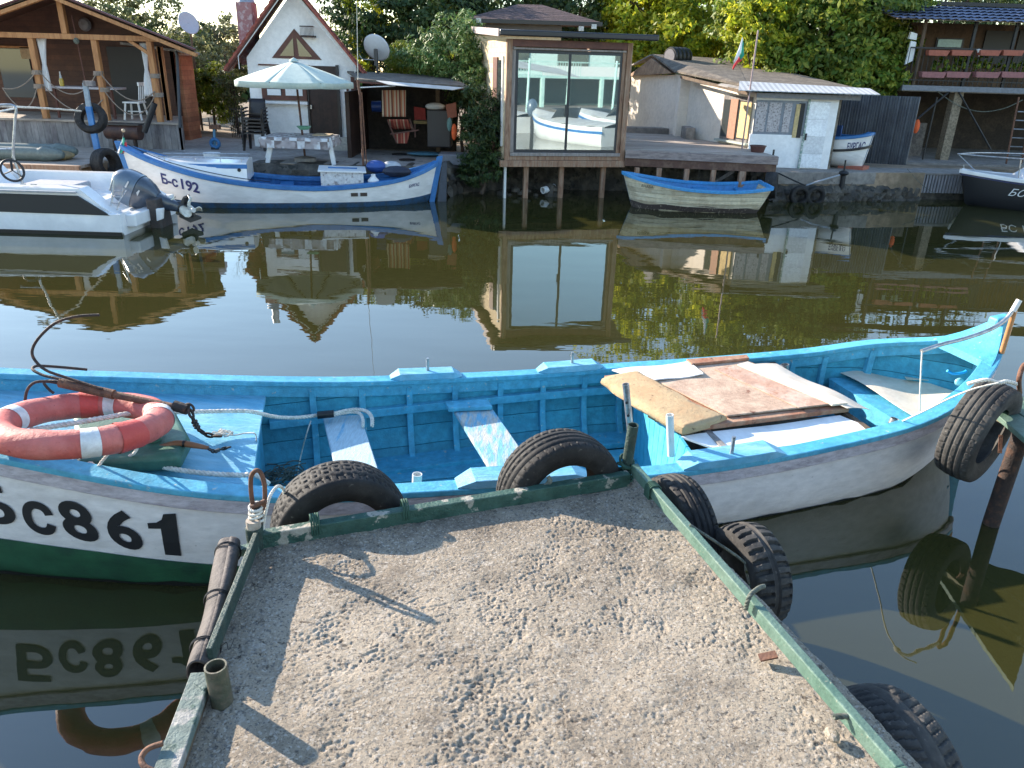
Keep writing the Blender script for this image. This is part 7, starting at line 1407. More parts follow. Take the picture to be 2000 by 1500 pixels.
for s in H3.ss:
    zt__ = .11-.03*(s/Lh)*(1 if s > 0 else 0)+.015*math.sin(s*9); a = H3.v_of_z(s, zt__); P.append([H3.P(s, min(1, a+(.98-a)*j/4), -1, inset=-.004) for j in range(5)])
obj('bottom_paint', MB().grid(P), M['rowboat_bot'], h3, smooth=40); 
for k in range(4):
    P = []
    for s in H3.ss: z, _, _ = H3.at(s); v = .10+.13*k; P.append([H3.P(s, v-.012, -1, inset=-.001), H3.P(s, v, -1, inset=-.010), H3.P(s, v+.004, -1, inset=0)])
    obj('plank_lap', MB().grid(P), M['rowboat'], h3)
hull_text(H3, w3f, 'АНАБА', 1252, 1276, .05, .40, .385, M['black_paint'], h3, bold=.0)
# ================================================================ small blue and white boat on the quay
O4 = Vector((W(1628, 315, 16.9).x, 16.95, 0)); w4f, e4, n4 = mk(O4, math.radians(-42))
O4z = .62
T4 = [(-.85, .50, -.36, .42), (-.5, .46, -.42, .48), (0, .43, -.42, .48), (.35, .45, -.36, .42), (.55, .48, -.26, .32), (.68, .51, -.12, .17), (.72, .53, .0, .04)]
H4 = Hull([(s, z+.08, a, b) for s, z, a, b in T4], lambda s, t, z: w4f(s, t, z*1.18+O4z-.06), prof_main, lambda u: -.03, n=5, rake=.12)
b4 = thing('small_boat', 'short white boat with strong blue rim hauled up beside the white shed', 'boat', w4f(0, 0, O4z)); mb = H4.shell(0, 1, 14); P = [H4.P(H4.s0, j/10, -1) for j in range(11)]+[H4.P(H4.s0, j/10, 1) for j in range(10, -1, -1)]; mb.add(P, [tuple(range(len(P)))])
h4 = obj('hull', mb, M['boat192_white'], b4, smooth=50); obj('inner_planking', H4.shell(.03, .7, 8, inset=.03), M['boat192_blue'], b4, smooth=40)
for sd in (-1, 1): obj('gunwale', H4.rail(sd, .12, .02, -.03, .025), M['boat192_blue'], b4, bevel=.006); obj('black_strake', H4.rail(sd, .002, .012, -.27, -.22), M['black_paint'], b4)
obj('foredeck', MB().prism([w4f(.35, -.36, O4z+.56), w4f(.68, .02, O4z+.63), w4f(.35, .40, O4z+.56)], (0, 0, .02)), M['boat192_blue'], b4)
obj('seat_back', MB().obox(w4f(-.25, .2, O4z+.62), e4*.25, n4*.03, (0, 0, .14)), mat('navy_pad', (.02, .06, .18), rough=.7), b4); obj('white_strip', MB().obox(w4f(-.52, .15, O4z+.62), e4*.03, n4*.1, (0, 0, .12)), M['plastic_white'], b4)
hull_text(H4, w4f, 'БУРГАС', 1655, 1690, .12, .33, .355, M['navy_paint'], h4, bold=.02)
tag(obj('coiled_line', rope_mb([w4f(-.3, -.3, O4z+.58), w4f(-.2, -.36, O4z+.60), w4f(-.05, -.33, O4z+.59), w4f(.05, -.36, O4z+.60), w4f(-.1, -.30, O4z+.59)], .012, step=.02), M['rope']), 'pale rope on the rim of the short hauled up boat', 'rope')
tag(obj('boat_chock', MB().prism([w4f(.2, -.2, ZG), w4f(.7, -.15, ZG), w4f(.7, .2, ZG), w4f(.2, .25, ZG)], (0, 0, .08)), M['terracotta']), 'reddish chock under the short hauled up boat', 'chock')
# ================================================================ white motor boat at the left
mbt_ = thing('motor_boat', 'white motor boat with a black side stripe and steel frame at the far left', 'motor boat', (-8, 11.6, 0))
X0 = -5.55; Yn0 = 10.80; Yf0 = 12.55
def mbp(x, t, z): return Vector((x, Yn0+(Yf0-Yn0)*t, z))
# hull sides by cross-sections along x
xs_ = [-14, -12, -10, -8, -6.6, -6.0, X0-.03]
def sec(x):
    zt_ = .63-.36*min(1, max(0, (x+6.08)/.42)); return zt_
P = []
for x in [-14, -11, -9, -7.5, -6.5, -6.08, -5.95, -5.80, -5.66, X0]:
    zt_ = sec(x); P.append([mbp(x, .16, -.25), mbp(x, .02, -.05), mbp(x, -.02, .05), mbp(x, -.03, .30), mbp(x, .0, max(.302, zt_-.05)), mbp(x, .0, max(.305, zt_)), mbp(x, .14, max(.31, zt_+.01)), mbp(x, .15, max(.25, zt_-.25)), mbp(x, .85, max(.25, zt_-.25)), mbp(x, .86, max(.31, zt_+.01)), mbp(x, 1.0, max(.305, zt_)), mbp(x, 1.02, .05), mbp(x, .84, -.25)])
mb = MB().grid(P, close=True); mb.add(P[-1], [tuple(range(len(P[-1])))]); hm = obj('hull', mb, M['gel'], mbt_, smooth=25, bevel=.012)
obj('side_stripe', MB().prism([mbp(-14, -.036, .57), mbp(-6.10, -.03, .54), mbp(-5.69, -.036, .285), mbp(-14, -.036, .345)], (0, .03, 0)), M['black_paint'], hm); obj('waterline_band', MB().prism([mbp(-14, -.032, -.1), mbp(X0-.02, -.032, -.1), mbp(X0-.02, -.034, .045), mbp(-14, -.034, .045)], (0, .03, 0)), mat('brown_black_waterline', (.02, .015, .012), rough=.6), hm)
obj('transom_shelf', MB().box(X0-.02, X0+.14, Yn0+.1, Yf0-.3, .10, .28), M['gel'], hm, bevel=.02)
st = obj('console', MB().hexa([mbp(-9.2, .3, .4), mbp(-7.75, .3, .4), mbp(-7.75, .85, .4), mbp(-9.2, .85, .4)], [mbp(-9.2, .32, 1.0), mbp(-8.1, .32, .85), mbp(-8.1, .83, .85), mbp(-9.2, .83, 1.0)]), M['gel'], mbt_, bevel=.03)
c = W(24, 333, 11.5); obj('steering_wheel', MB().torus(c, (.8, -.5, .35), .155, .018, 28, 8), M['iron_black'], st, smooth=60); mb = MB()
for k in range(3): a = k*2.09+.5; v = Vector((.8, -.5, .35)).normalized(); u = v.orthogonal().normalized(); mb.beam(c, c+(u*math.cos(a)+v.cross(u)*math.sin(a))*.15, .03, .012)
obj('wheel_spokes', mb, M['iron_black'], st)
obj('seat', MB().box(-7.4, -6.6, 11.6, 12.1, .42, .55), mat('grey_pad', (.35, .35, .37), rough=.6), mbt_, bevel=.03)
fr_ = obj('canopy_frame', MB().tube(spline([W(-20, 207, 11.6), W(28, 207, 11.6), W(29, 240, 11.6), W(26, 300, 11.6), W(36, 335, 11.6), W(46, 362, 11.6)], 6), .018, 8), M['steel'], mbt_, smooth=60); obj('canopy_frame', MB().tube([W(-20, 221, 11.6), W(28, 212, 11.6)], .012, 8), M['pvc'], mbt_)
obj('canopy_frame', MB().tube([W(-20, 292, 11.6), W(28, 290, 11.6)], .012, 8), M['steel'], mbt_)
ml = MB(); rope_mb([W(-10, 207, 11.55), W(60, 210, 12.2), W(110, 213, 13.2), W(158, 217, 14.2)], .017, step=.03, n=5, mb=ml); tag(obj('mooring_rope', ml, M['rope'], None, smooth=80), 'white rope stretched from the motor boat frame to the blue mooring post', 'rope')
obj('rub_rail', MB().box(-14, -6.1, Yn0-.075, Yn0-.03, .575, .60), mat('grey_rub_rail', (.35, .35, .36), rough=.6), hm, bevel=.004)
for x_ in (-6.9, -6.75): obj('cleat', MB().beam((x_-.04, Yn0+.08, .66), (x_+.04, Yn0+.08, .66), .015, .012), M['steel'], hm)
# boarding ladder
lad = obj('boarding_ladder', MB().tube(spline([W(214, 372, 11.0), W(222, 350, 11.0), W(219, 395, 10.95)], 4), .010, 8), M['steel'], mbt_, smooth=60)
for p in (((222, 366), (216, 402)), ((241, 368), (227, 415)), ((247, 372), (232, 395))): obj('ladder_rail', MB().tube([W(*p[0], 11.05), W(*p[1], 10.95)], .009, 8), M['steel'], lad)
for y in (372, 384, 396): obj('ladder_rung', MB().tube([W(221-(y-372)*.2, y, 11), W(240-(y-372)*.25, y+1, 11)], .008, 8), M['steel'], lad)
# outboard engine tilted clear of the water
ob_ = thing('outboard_motor', 'grey blue outboard motor tilted up on the stern of the white motor boat', 'outboard motor', W(300, 430, 11.6)); Yo = 11.45
def loftpix(secs, n=20, e=2.6):
    """sections: centre pixel, half width (m) in the image plane across, half depth (m)"""
    P = []
    for i, (x, y, hw, hd) in enumerate(secs):
        c = W(x, y, Yo+.17); a = W(*secs[max(i-1, 0)][:2], Yo+.17); b = W(*secs[min(i+1, len(secs)-1)][:2], Yo+.17); d = (b-a).normalized(); u = Vector((0, 1, 0)); v = d.cross(u).normalized(); row = []
        for k in range(n):
            t = 2*math.pi*k/n; ca, sa = math.cos(t), math.sin(t); row.append(c+v*hw*math.copysign(abs(ca)**(2/e), ca)+u*hd*math.copysign(abs(sa)**(2/e), sa))
        P.append(row)
    m = MB().grid(P, close=True); m.add(P[0], [tuple(range(n))]); m.add(P[-1], [tuple(range(n-1, -1, -1))]); return m
obj('cowl', loftpix([(221, 352, .06, .05), (224, 353, .15, .12), (231, 356, .21, .17), (244, 361, .25, .20), (258, 368, .26, .215), (270, 374, .255, .215)], 24, 3), M['cowl'], ob_, smooth=60)
obj('lower_cowl', loftpix([(270.5, 374, .245, .205), (280, 379, .24, .19), (293, 385, .20, .15), (305, 392, .14, .11)], 24, 3), mat('dark_grey_blue_cowl', (.05, .065, .09), rough=.3, coat=.4), ob_, smooth=60)
obj('leg_housing', loftpix([(300, 390, .145, .10), (320, 397, .11, .08), (338, 401, .085, .06), (350, 405, .07, .055)], 16, 3), mat('dark_grey_blue_cowl', (0, 0, 0)), ob_, smooth=60)
obj('gearcase', loftpix([(345, 403, .08, .05), (358, 407, .10, .045), (368, 411, .11, .03), (380, 422, .03, .02)], 14, 2), M['dkmetal'], ob_, smooth=60); obj('skeg', outline([(350, 415), (372, 417), (392, 423), (392, 428), (372, 435), (350, 424)], Yo+.16, .03), M['dkmetal'], ob_); obj('cavitation_plate', outline([(352, 396), (358, 384), (360, 387), (358, 400)], Yo+.05, .22), M['dkmetal'], ob_)
obj('trim_strip', outline([(333, 390), (341, 384), (342, 386), (336, 391)], Yo+.02, .03), M['chrome'], ob_)
hub = W(374, 407, Yo+.12); pr_ = obj('propeller_hub', MB().tube([hub+Vector((-.06, .06, .02)), hub+Vector((.05, -.05, -.02))], .035, 14), M['pvc'], ob_, smooth=50)
axp = Vector((.7, -.65, -.25)).normalized(); u = Vector((0, 0, 1))-axp*axp.z; u.normalize(); v = axp.cross(u)
for k in range(3):
    a0 = k*2.094+.15; P = []
    for i in range(7):
        r_ = .03+.13*i/6; wd = .38*math.sin(math.pi*min(1, (i+1.1)/7.2))**.7
        P.append([hub+(u*math.cos(a0+wd*2.0*j/4)+v*math.sin(a0+wd*2.0*j/4))*r_+axp*(.035*(j/4-.5)*2) for j in range(-4, 5)])
    o = obj('propeller_blade', MB().grid(P), mat('ivory_blade', (.66, .64, .56), rough=.4), ob_, smooth=60); q = o.modifiers.new('s', 'SOLIDIFY'); q.thickness = .01
obj('mount_bracket', MB().hexa([Vector((X0+.12, 11.35, -.1)), Vector((X0+.30, 11.35, -.1)), Vector((X0+.30, 11.75, -.1)), Vector((X0+.12, 11.75, -.1))], [Vector((X0+.10, 11.35, .42)), Vector((X0+.26, 11.35, .42)), Vector((X0+.26, 11.75, .42)), Vector((X0+.10, 11.75, .42))]), mat('bracket_brown', (.06, .045, .04), (.03, .03, .03), s=20, rough=.6, bump=.5), ob_, bevel=.02); obj('white_bracket', outline([(304, 408), (318, 407), (317, 428), (306, 432)], 11.3, .06), M['plastic_white'], ob_, bevel=.006)
obj('cowl_decal', outline([(243, 365), (249, 354), (252, 355), (246, 367)], Yo-.055, .006), mat('decal_grey', (.5, .5, .5), rough=.4), ob_); obj('cowl_decal', outline([(266, 376), (271, 371), (273, 373), (268, 383)], Yo-.045, .006), mat('decal_grey', (0, 0, 0)), ob_)
# ================================================================ black hulled boat at the right edge
bb = thing('cabin_boat', 'black hulled boat with a white cabin and steel bow rail at the right edge', 'boat', (11, 15.6, 0)); Yk = 15.2
O5 = Vector((W(1924, 350, Yk).x+1.9, Yk+.55, 0)); w5f, e5, n5 = mk(O5, math.radians(-4))
T5 = [(-2.0, .66, .0, .04), (-1.7, .63, -.28, .32), (-1.2, .58, -.50, .55), (-.5, .54, -.64, .70), (.6, .5, -.7, .75), (2.5, .48, -.7, .75), (4, .5, -.6, .66)]
H5 = Hull(T5, w5f, prof_main, lambda u: -.3+.35*max(0, -u)**5, n=4, rake=.2); h5 = obj('hull', H5.shell(0, 1, 14), M['black_paint'], bb, smooth=50)
for sd in (-1, 1): obj('white_gunwale', H5.rail(sd, .10, .03, -.04, .035), M['gel'], bb, bevel=.01); obj('navy_strake', H5.rail(sd, .0, .012, -.075, -.042), mat('navy_strake', (.02, .03, .10), rough=.4), bb)
P = []
for s in [x for x in H5.ss if x < 3.8]: z, a, b = H5.at(s); P.append([w5f(s, a+.04, z+.02), w5f(s, (a+b)/2, z+.05), w5f(s, b-.04, z+.02)])
obj('deck', MB().sheet(P, .02), M['gel'], bb)
obj('cabin', MB().hexa([w5f(-.85, -.38, .58), w5f(2.5, -.48, .54), w5f(2.5, .5, .54), w5f(-.85, .42, .58)], [w5f(-.45, -.30, .90), w5f(2.5, -.4, .98), w5f(2.5, .42, .98), w5f(-.45, .34, .90)]), M['gel'], bb, bevel=.05, seg=3, smooth=50)
rl_ = [w5f(-2.15, .02, .98), w5f(-1.5, -.42, .98), w5f(-.5, -.66, .97), w5f(1.5, -.7, .95)]; obj('bow_rail', MB().tube(spline(rl_, 6), .013, 8), M['steel'], bb, smooth=60); obj('bow_rail', MB().tube(spline([w5f(-2.15, .02, .98), w5f(-1.5, .46, .98), w5f(-.5, .70, .97), w5f(1.5, .75, .95)], 6), .013, 8), M['steel'], bb, smooth=60)
obj('rail_post', MB().tube([w5f(-2.15, .02, .98), w5f(-1.75, -.1, .65)], .011, 8), M['steel'], bb)
for s, t in ((-1.2, -.5), (-.4, -.64), (.6, -.68)): obj('rail_post', MB().tube([w5f(s, t, .97), w5f(s+.05, t, .55)], .010, 8), M['steel'], bb)
hull_text(H5, w5f, 'БС 17', 1970, 2040, .14, .28, .26, M['plastic_white'], h5, bold=.0, shear=.45)
# ================================================================ the near bank behind the photographer, seen in the pavilion glass
bk_ = thing('riverside_building', 'pale mint building with balcony railings on the near bank behind the viewpoint', 'building', (9, -9, 0))
obj('upper_wall', MB().box(-2, 26, -10, -9.7, 1.9, 6.2), mat('mint_wall', (.50, .60, .57), rough=.8), bk_); obj('balcony_slab', MB().box(-2, 26, -9.7, -7.6, 1.78, 1.9), M['mint'], bk_); obj('parapet', MB().box(11.2, 16, -7.7, -7.6, 1.9, 2.35), M['plastic_white'], bk_); obj('parapet', MB().box(4.5, 8.0, -7.7, -7.6, 1.9, 2.25), mat('tan_parapet', (.5, .42, .32), rough=.8), bk_); obj('lower_wall', MB().box(-2, 26, -9.4, -9.2, .4, 1.78), mat('shade_green_glass', (.06, .09, .085), rough=.2), bk_)
mb = MB()
for k in range(110): mb.beam((-2+k*.14, -7.6, 1.9), (-2+k*.14, -7.6, 2.5), .022, .022)
obj('railing', mb, M['mint'], bk_); obj('rail_cap', MB().beam((-2, -7.6, 2.52), (26, -7.6, 2.52), .05, .05), M['mint'], bk_)
for x in (1, 4.5, 8, 11.2, 14.5, 18): obj('column', MB().box(x-.08, x+.08, -7.7, -7.5, .3, 1.78), M['mint'], bk_)
for x in (0, 3.2, 6.4, 9.6, 13, 16.4): obj('window', MB().box(x, x+1.8, -9.69, -9.64, 2.1, 4.0), M['glass_dull'], bk_)
struct('near_quay', MB().box(-60, 60, -40, -5.2, -1, .45), M['quay'])
def cover_boat(c, ang, L, label, blue=False):
    wf, e, n = mk(Vector(c), ang); r = thing('moored_boat', label, 'boat', c, 'boats moored on the near side seen in the glass')
    T = [(-L/2, .85, .0, .04), (-L*.42, .78, -.4, .44), (-L*.25, .66, -.72, .76), (0, .58, -.85, .9), (L*.3, .56, -.85, .9), (L/2, .58, -.75, .8)]
    H = Hull(T, wf, prof_main, lambda u: -.3+.3*max(0, -u)**5, n=3, rake=.2); mb = H.shell(0, 1, 10); P = [H.P(H.s1, j/8, -1) for j in range(9)]+[H.P(H.s1, j/8, 1) for j in range(8, -1, -1)]; mb.add(P, [tuple(range(len(P)))])
    obj('hull', mb, M['blue'] if blue else M['gel'], r, smooth=50)
    for sd in (-1, 1): obj('gunwale', H.rail(sd, .1, .03, -.05, .03), M['gel'], r)
    P = [[wf(s, a+(b-a)*j/6, z+.04+.07*math.sin(math.pi*j/6)+.03*math.sin(s*5+j)) for j in range(7)] for s in H.ss for z, a, b in [H.at(s)]]; obj('tarp_cover', MB().sheet(P, .01), M['boat192_blue'] if blue else M['tarp'], r, smooth=40); obj('windscreen', MB().prism([wf(-L*.15, -.6, .62), wf(-L*.08, -.5, 1.05), wf(-L*.08, .55, 1.05), wf(-L*.15, .65, .62)], (.02, 0, .0)), M['glass_dull'], r); obj('hull_stripe', H.rail(-1, .0, .012, -.18, -.10), M['boat192_blue'], r); obj('hull_stripe', H.rail(1, .0, .012, -.18, -.10), M['boat192_blue'], r)
    p = wf(L/2+.15, 0, .9); obj('outboard_cowl', MB().sphere(p, .22, 12, (1, .8, 1.5)), M['cowl'] if not blue else M['gel'], r, smooth=50); obj('outboard_leg', MB().tube([p, wf(L/2+.2, 0, -.1)], .07, 8), M['dkmetal'], r)
cover_boat((6.9, 4.2, 0), math.radians(75), 4.2, 'covered white boat with outboard reflected in the left pane'); cover_boat((9.6, 3.2, 0), math.radians(60), 4.4, 'covered white boat reflected in the middle of the pavilion glass'); cover_boat((12.2, 4.6, 0), math.radians(110), 3.6, 'bright blue boat reflected low in the right pane', True)
cover_boat((6.3, -1.0, 0), math.radians(85), 4.6, 'second row white boat reflected behind the outboard')
t = thing('boat_canopy_frame', 'mint steel canopy frame on the near bank seen in the glass', 'frame', (9, -2, 0))
for x in (7.6, 9.4, 11.6): obj('post', MB().tube([(x, -1.5, -.3), (x+.1, -1.5, 2.6)], .05, 8), M['mint'], t)
obj('roof_sheet', MB().prism([(6.6, -1.6, 2.3), (10.6, -2.6, 1.9), (10.6, -4.6, 2.2), (6.6, -4.0, 2.7)], (0, 0, .03)), M['tarp'], t)
# ================================================================ trees and shrubs
def leaf_object(name, C, N_, size, material, parent, aspect=.5):
    """one mesh of folded leaves at centres C with normals N_"""
    n = len(C); r = RNG; sz = size*r.uniform(.65, 1.3, n)[:, None]
    N_ = N_/np.linalg.norm(N_, axis=1)[:, None]; t = r.normal(size=(n, 3)); t -= (t*N_).sum(1)[:, None]*N_; t /= np.linalg.norm(t, axis=1)[:, None]; b = np.cross(N_, t)
    t[:, 2] -= .25; v = np.stack([C-t*sz*.5, C+b*sz*aspect*.5-N_*sz*.10, C+t*sz*.5-N_*sz*.12, C-b*sz*aspect*.5-N_*sz*.10], 1).reshape(-1, 3)
    off = parent.location if parent else Vector((0, 0, 0)); v = v-np.array([off.x, off.y, off.z]); i = np.arange(n)[:, None]*4
    tri = np.concatenate([i+[0, 1, 2], i+[0, 2, 3]], 1).reshape(-1, 3)
    me = bpy.data.meshes.new(name); me.vertices.add(len(v)); me.vertices.foreach_set('co', v.astype(np.float32).ravel()); me.loops.add(tri.size); me.loops.foreach_set('vertex_index', tri.astype(np.int32).ravel())
    me.polygons.add(len(tri)); me.polygons.foreach_set('loop_start', np.arange(0, tri.size, 3)); me.polygons.foreach_set('loop_total', np.full(len(tri), 3)); me.update(calc_edges=True); me.materials.append(M[material])
    o = bpy.data.objects.new(name, me); COL.objects.link(o)
    if parent: o.parent = parent
    return o
def crown_points(c, R, n, clump=40, seed=0, gap=.35, hang=0.0, shell=.55):
    r = np.random.default_rng(seed); R = np.array(R); c = np.array(c); m = max(4, n//clump)
    d = r.normal(size=(m, 3)); d /= np.linalg.norm(d, axis=1)[:, None]; rad = shell+(1-shell)*r.random(m)**.5
    lump = 1+.22*np.sin(d[:, 0]*5+seed)+.18*np.sin(d[:, 2]*7+seed*2)+.12*np.sin(d[:, 1]*9+seed)
    cc = c+d*R*(rad*lump)[:, None]; cs = (.10+.13*r.random(m))*R.mean()
    k = r.integers(0, m, n); e = r.normal(size=(n, 3)); e /= np.linalg.norm(e, axis=1)[:, None]; e *= (r.random(n)**.4)[:, None]
    P = cc[k]+e*cs[k][:, None]*np.array([1.15, 1.15, .75]); N_ = e*.8+d[k]*.6+r.normal(size=(n, 3))*.45; N_[:, 2] += .45
    P[:, 2] -= hang*r.random(n); return P, N_
def trunk(parent, base, top, r0, r1, crown_c, R, seed, nb=7):
    r = np.random.default_rng(seed); base = Vector(base); top = Vector(top); mid = base.lerp(top, .5)+Vector((r.uniform(-.1, .1), r.uniform(-.1, .1), 0)); mb = MB().tube(spline([base, mid, top], 4), [r0+(r1-r0)*i/8 for i in range(9)], 9)
    for k in range(nb):
        s = base.lerp(top, r.uniform(.45, 1)); d = Vector(r.normal(size=3)).normalized(); d.z = abs(d.z)*.7+.2; e = Vector((crown_c[0]+d.x*R[0]*.75, crown_c[1]+d.y*R[1]*.75, crown_c[2]+(d.z-.3)*R[2]*.8)); mb.tube(spline([s, s.lerp(e, .5)+Vector((0, 0, .1)), e], 4), [r1*.6*(1-.85*i/8) for i in range(9)], 6)
    return obj('trunk', mb, M['bark'], parent, smooth=60)
def tree(name, label, cat, c, R, n, size, material, base=None, seed=1, group=None, clump=40, aspect=.5, tr=.12, parts=None, shell=.55, zg=ZG):
    base = base or (c[0], c[1], zg); root = thing(name, label, cat, base, group); trunk(root, base, (c[0], c[1], c[2]-R[2]*.2), tr, tr*.5, c, R, seed)
    Ps, Ns = [], []
    for cc, RR_, nn in (parts or [(c, R, n)]):
        P, N_ = crown_points(cc, RR_, nn, clump, seed+len(Ps)*13, shell=shell); Ps.append(P); Ns.append(N_)
    P = np.concatenate(Ps); N_ = np.concatenate(Ns); ok = P[:, 2] > zg+.03; leaf_object('crown', P[ok], N_[ok], size, material, root, aspect); return root
def wc(px, py, Y): p = W(px, py, Y); return (p.x, p.y, p.z)
# the big yellow green tree right of the pavilion, and its right-hand neighbour
tree('broadleaf_tree', 'large sunlit yellow green tree behind the pavilion and the shed', 'tree', wc(1300, 10, 25), (2.6, 2.2, 2.0), 0, .15, 'leaf_yellow', seed=3, aspect=.55, tr=.16, clump=30,
     parts=[(wc(1260, 30, 25), (1.5, 1.6, 1.2), 9000), (wc(1340, 70, 24), (1.8, 1.5, .8), 8000), (wc(1230, -40, 26), (1.2, 1.6, 1.2), 4000), (wc(1360, -60, 26), (2.0, 2.0, 1.3), 6000), (wc(1300, -130, 26), (1.9, 1.8, 1.3), 5000), (wc(1300, 105, 23.3), (1.5, .8, .35), 3000)])
tree('broadleaf_tree', 'large green tree with yellowing leaves overhanging the shed roof at the right', 'tree', wc(1600, 60, 20.5), (2.4, 2.0, 1.6), 0, .14, 'leaf_green', seed=8, aspect=.5, tr=.16, clump=28,
     parts=[(wc(1610, 90, 20.2), (2.0, 1.5, 1.0), 14000), (wc(1500, 40, 21), (1.5, 1.5, 1.0), 9000), (wc(1690, 40, 20), (1.1, 1.2, 1.1), 8000), (wc(1600, -60, 21.5), (2.6, 2.0, 1.3), 9000), (wc(1560, -170, 22), (2.4, 2.0, 1.2), 6000), (wc(1560, 150, 19.6), (1.2, .7, .45), 5000), (wc(1680, 150, 19.0), (1.0, .6, .45), 5000)])
P, N_ = crown_points(wc(1490, 60, 19.6), (1.0, .8, .9), 2600, 24, 77); 
tree('broadleaf_tree', 'sunlit yellow leaved tree edge directly behind the flagpole', 'tree', wc(1480, 55, 19.8), (.9, .8, .8), 3600, .13, 'leaf_yellow', seed=21, tr=.07, clump=26, shell=.5)
gT = 'trees along the far bank skyline'
far_trees = [('tall dark green tree left of the shingled house roof', 810, 35, 22.5, (2.1, 1.4, 1.15), 15000, .15, 'leaf_dark', 31), ('dark tree behind the shingled roof ridge', 960, 5, 25.5, (2.6, 1.4, 1.1), 12000, .16, 'leaf_dark', 32), ('grey green tree between the shingled roof and the yellow tree', 1130, 25, 26, (1.5, 1.5, 1.1), 8000, .14, 'leaf_dark', 33),
             ('thin yellow tipped tree just right of the white house gable', 725, 40, 22.5, (.75, .9, 1.3), 3400, .10, 'leaf_yellow', 34), ('tall pale tree above the cabin roof ridge', 240, 25, 27, (1.5, 1.4, 1.0), 6000, .13, 'leaf_pale', 35), ('dark green tree behind the cabin eave', 320, 110, 26, (1.4, 1.2, .8), 8000, .13, 'leaf_green', 36),
             ('hazy pale olive tree left of the chimney', 428, 95, 26, (1.0, 1.1, 1.0), 6500, .13, 'leaf_pale', 37), ('low olive tree behind the small satellite dish', 370, 120, 23, (1.1, 1, .9), 5000, .12, 'leaf_pale', 38), ('far dark tree behind the balcony house roof', 1850, -20, 28, (4.5, 2, 1.7), 9000, .18, 'leaf_dark', 39), ('far pale tree above the right end of the tiled roof', 1990, 25, 34, (3, 2, 1.1), 5000, .18, 'leaf_pale', 40),
             ('broad dark tree far behind the shed ridge', 1430, 40, 33, (4.5, 2, 2.4), 12000, .18, 'leaf_dark', 41), ('dark tree far behind the pavilion roof', 1180, 70, 34, (3.5, 2, 1.6), 7000, .18, 'leaf_dark', 42), ('dark mass of foliage behind the lean-to', 860, 110, 22, (2.0, 1.2, 1.0), 9000, .12, 'leaf_dark', 43)]
for lab, px, py, Y, R, n, sz, mt, sd in far_trees: tree('broadleaf_tree', lab, 'tree', wc(px, py, Y), R, n, sz, mt, seed=sd, group=gT, tr=.14, clump=36)
def shrub(name, lab, cat, px, py, Y, R, n, sz, mt, sd, **k): return tree(name, lab, cat, wc(px, py, Y), R, n, sz, mt, seed=sd, tr=.04, clump=30, shell=.4, **k)
shrub('laurel_bush', 'tall glossy laurel bush against the left side of the pavilion', 'bush', 885, 110, 17.9, (.95, .7, .75), 9000, .10, 'leaf_laurel', 51, aspect=.38); shrub('laurel_bush', 'lower part of the glossy bush overhanging the lean-to roof', 'bush', 920, 160, 17.2, (.45, .5, .45), 2600, .10, 'leaf_laurel', 52, aspect=.38)
shrub('lime_bush', 'bright lime green bush behind the lean-to roof', 'bush', 800, 125, 19.0, (.75, .6, .55), 6000, .07, 'leaf_lime', 53, aspect=.5)
shrub('dark_shrub', 'dark needle leaved shrub at the left foot of the pavilion', 'shrub', 945, 255, 15.45, (.50, .4, .80), 8500, .085, 'leaf_dark', 54, aspect=.25, zg=.1); shrub('dark_shrub', 'lower dark shrub trailing over the bank below the pavilion corner', 'shrub', 940, 335, 15.1, (.45, .3, .35), 3200, .08, 'leaf_dark', 55, aspect=.25, zg=.05)
shrub('garden_hedge', 'sunlit yellow green hedge between the cabin and the white house', 'hedge', 412, 180, 21.0, (.75, .6, .72), 7500, .085, 'leaf_lime', 56); shrub('garden_hedge', 'darker hedge behind the cabin annex', 'hedge', 350, 125, 27, (1.1, .6, .9), 6000, .10, 'leaf_green', 57)
shrub('dry_shrub', 'dry brownish shrub at the left corner of the white house', 'shrub', 455, 150, 20.5, (.4, .5, 1.0), 2200, .08, 'leaf_pale', 58); shrub('dark_shrub', 'shadowy foliage beside the cupboard under the lean-to', 'shrub', 905, 210, 16.9, (.35, .4, .6), 2500, .09, 'leaf_dark', 60, aspect=.3)
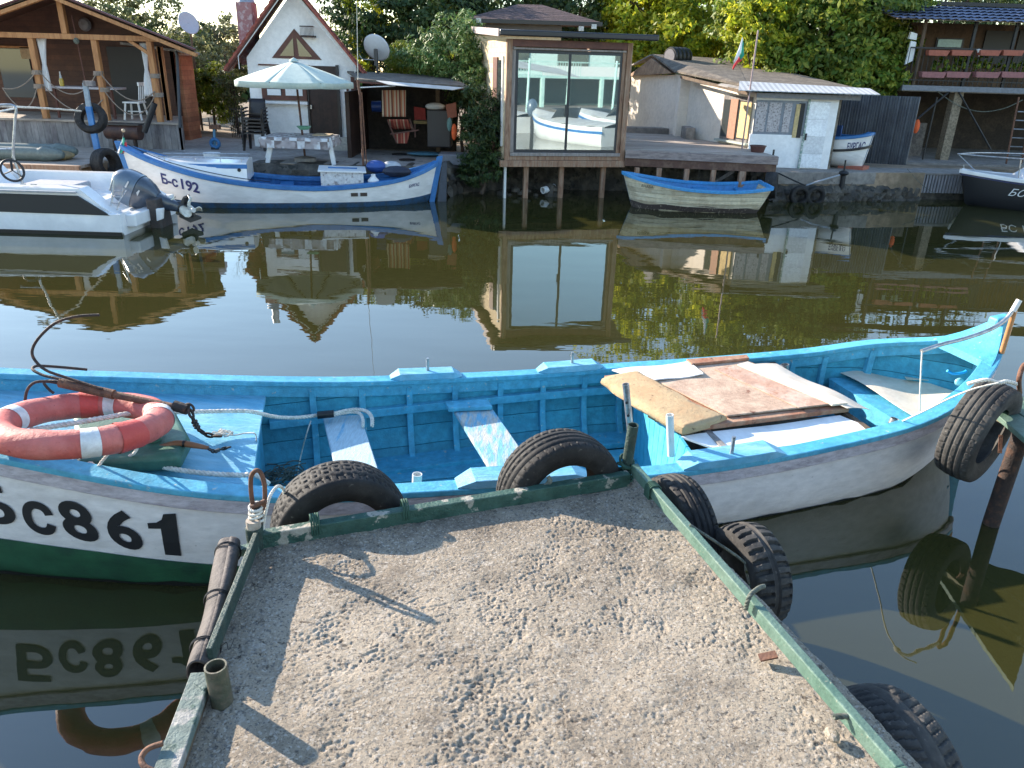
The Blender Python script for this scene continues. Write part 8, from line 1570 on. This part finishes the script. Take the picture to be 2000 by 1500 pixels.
for i, (px, py) in enumerate(((1840, 128), (1880, 122), (1925, 128), (1975, 130))): c = wc(px, py, YB+.15); P, N_ = crown_points(c, (.35, .15, .16), 700, 20, 90+i, shell=.3); t = thing('balcony_plant', ('first', 'second', 'third', 'fourth')[i]+' leafy plant from the left behind the balcony railing', 'plant', c, 'plants along the balcony'); leaf_object('foliage', P, N_, .07, 'leaf_green', t)
# bare twigs by the chimney
r = np.random.default_rng(5); t = thing('bare_tree', 'bare thin branched tree left of the chimney', 'tree', wc(455, 230, 22)); mb = MB(); b0 = Vector(wc(460, 230, 22))
def twig(p, d, L, rr_, k):
    e = p+d*L; mb.tube([p, p.lerp(e, .5)+Vector(r.normal(size=3)*.03*L), e], [rr_, rr_*.8, rr_*.6], 5)
    if k > 0:
        for _ in range(3): nd = (d+Vector(r.normal(size=3)*.45)).normalized(); nd.z = abs(nd.z); twig(e, nd, L*.68, rr_*.55, k-1)
twig(Vector((b0.x, b0.y, ZG)), Vector((0, 0, 1)), 1.1, .03, 5); obj('branches', mb, M['bark'], t)
# wire fence and gate left of the house
t = thing('garden_gate', 'thin black iron gate between the hedge and the white house', 'gate', (-6.6, 20, ZG)); mb = MB(); a = W(450, 230, 19.5); b = W(478, 230, 19.5)
for k in range(9): x = a.x+(b.x-a.x)*k/8; mb.beam((x, 19.5, ZG), (x, 19.5, 1.25), .012, .012)
obj('bars', mb, M['iron_black'], t); obj('top_bar', MB().beam((a.x, 19.5, 1.2), (b.x, 19.5, 1.2), .02, .02), M['iron_black'], t)
# far backdrop of woods behind everything on the bank
r = np.random.default_rng(2); n = 26000; X = r.uniform(-32, 34, n); Yb = 38+r.uniform(-1.5, 3, n); top = 3.3+.7*np.sin(X*.35)+.5*np.sin(X*.9+1)+.3*np.sin(X*2.1); top = np.where((X > -22) & (X < -6), top-1.9, top); Z = ZG+(top-ZG)*r.random(n)**.7; N_ = r.normal(size=(n, 3)); N_[:, 1] -= .8; N_[:, 2] += .5
o = leaf_object('distant_woods', np.stack([X, Yb, Z], 1), N_, .45, 'leaf_dark', None, .7); tag(o, 'dark distant woods behind the far bank', 'woods', kind='stuff')
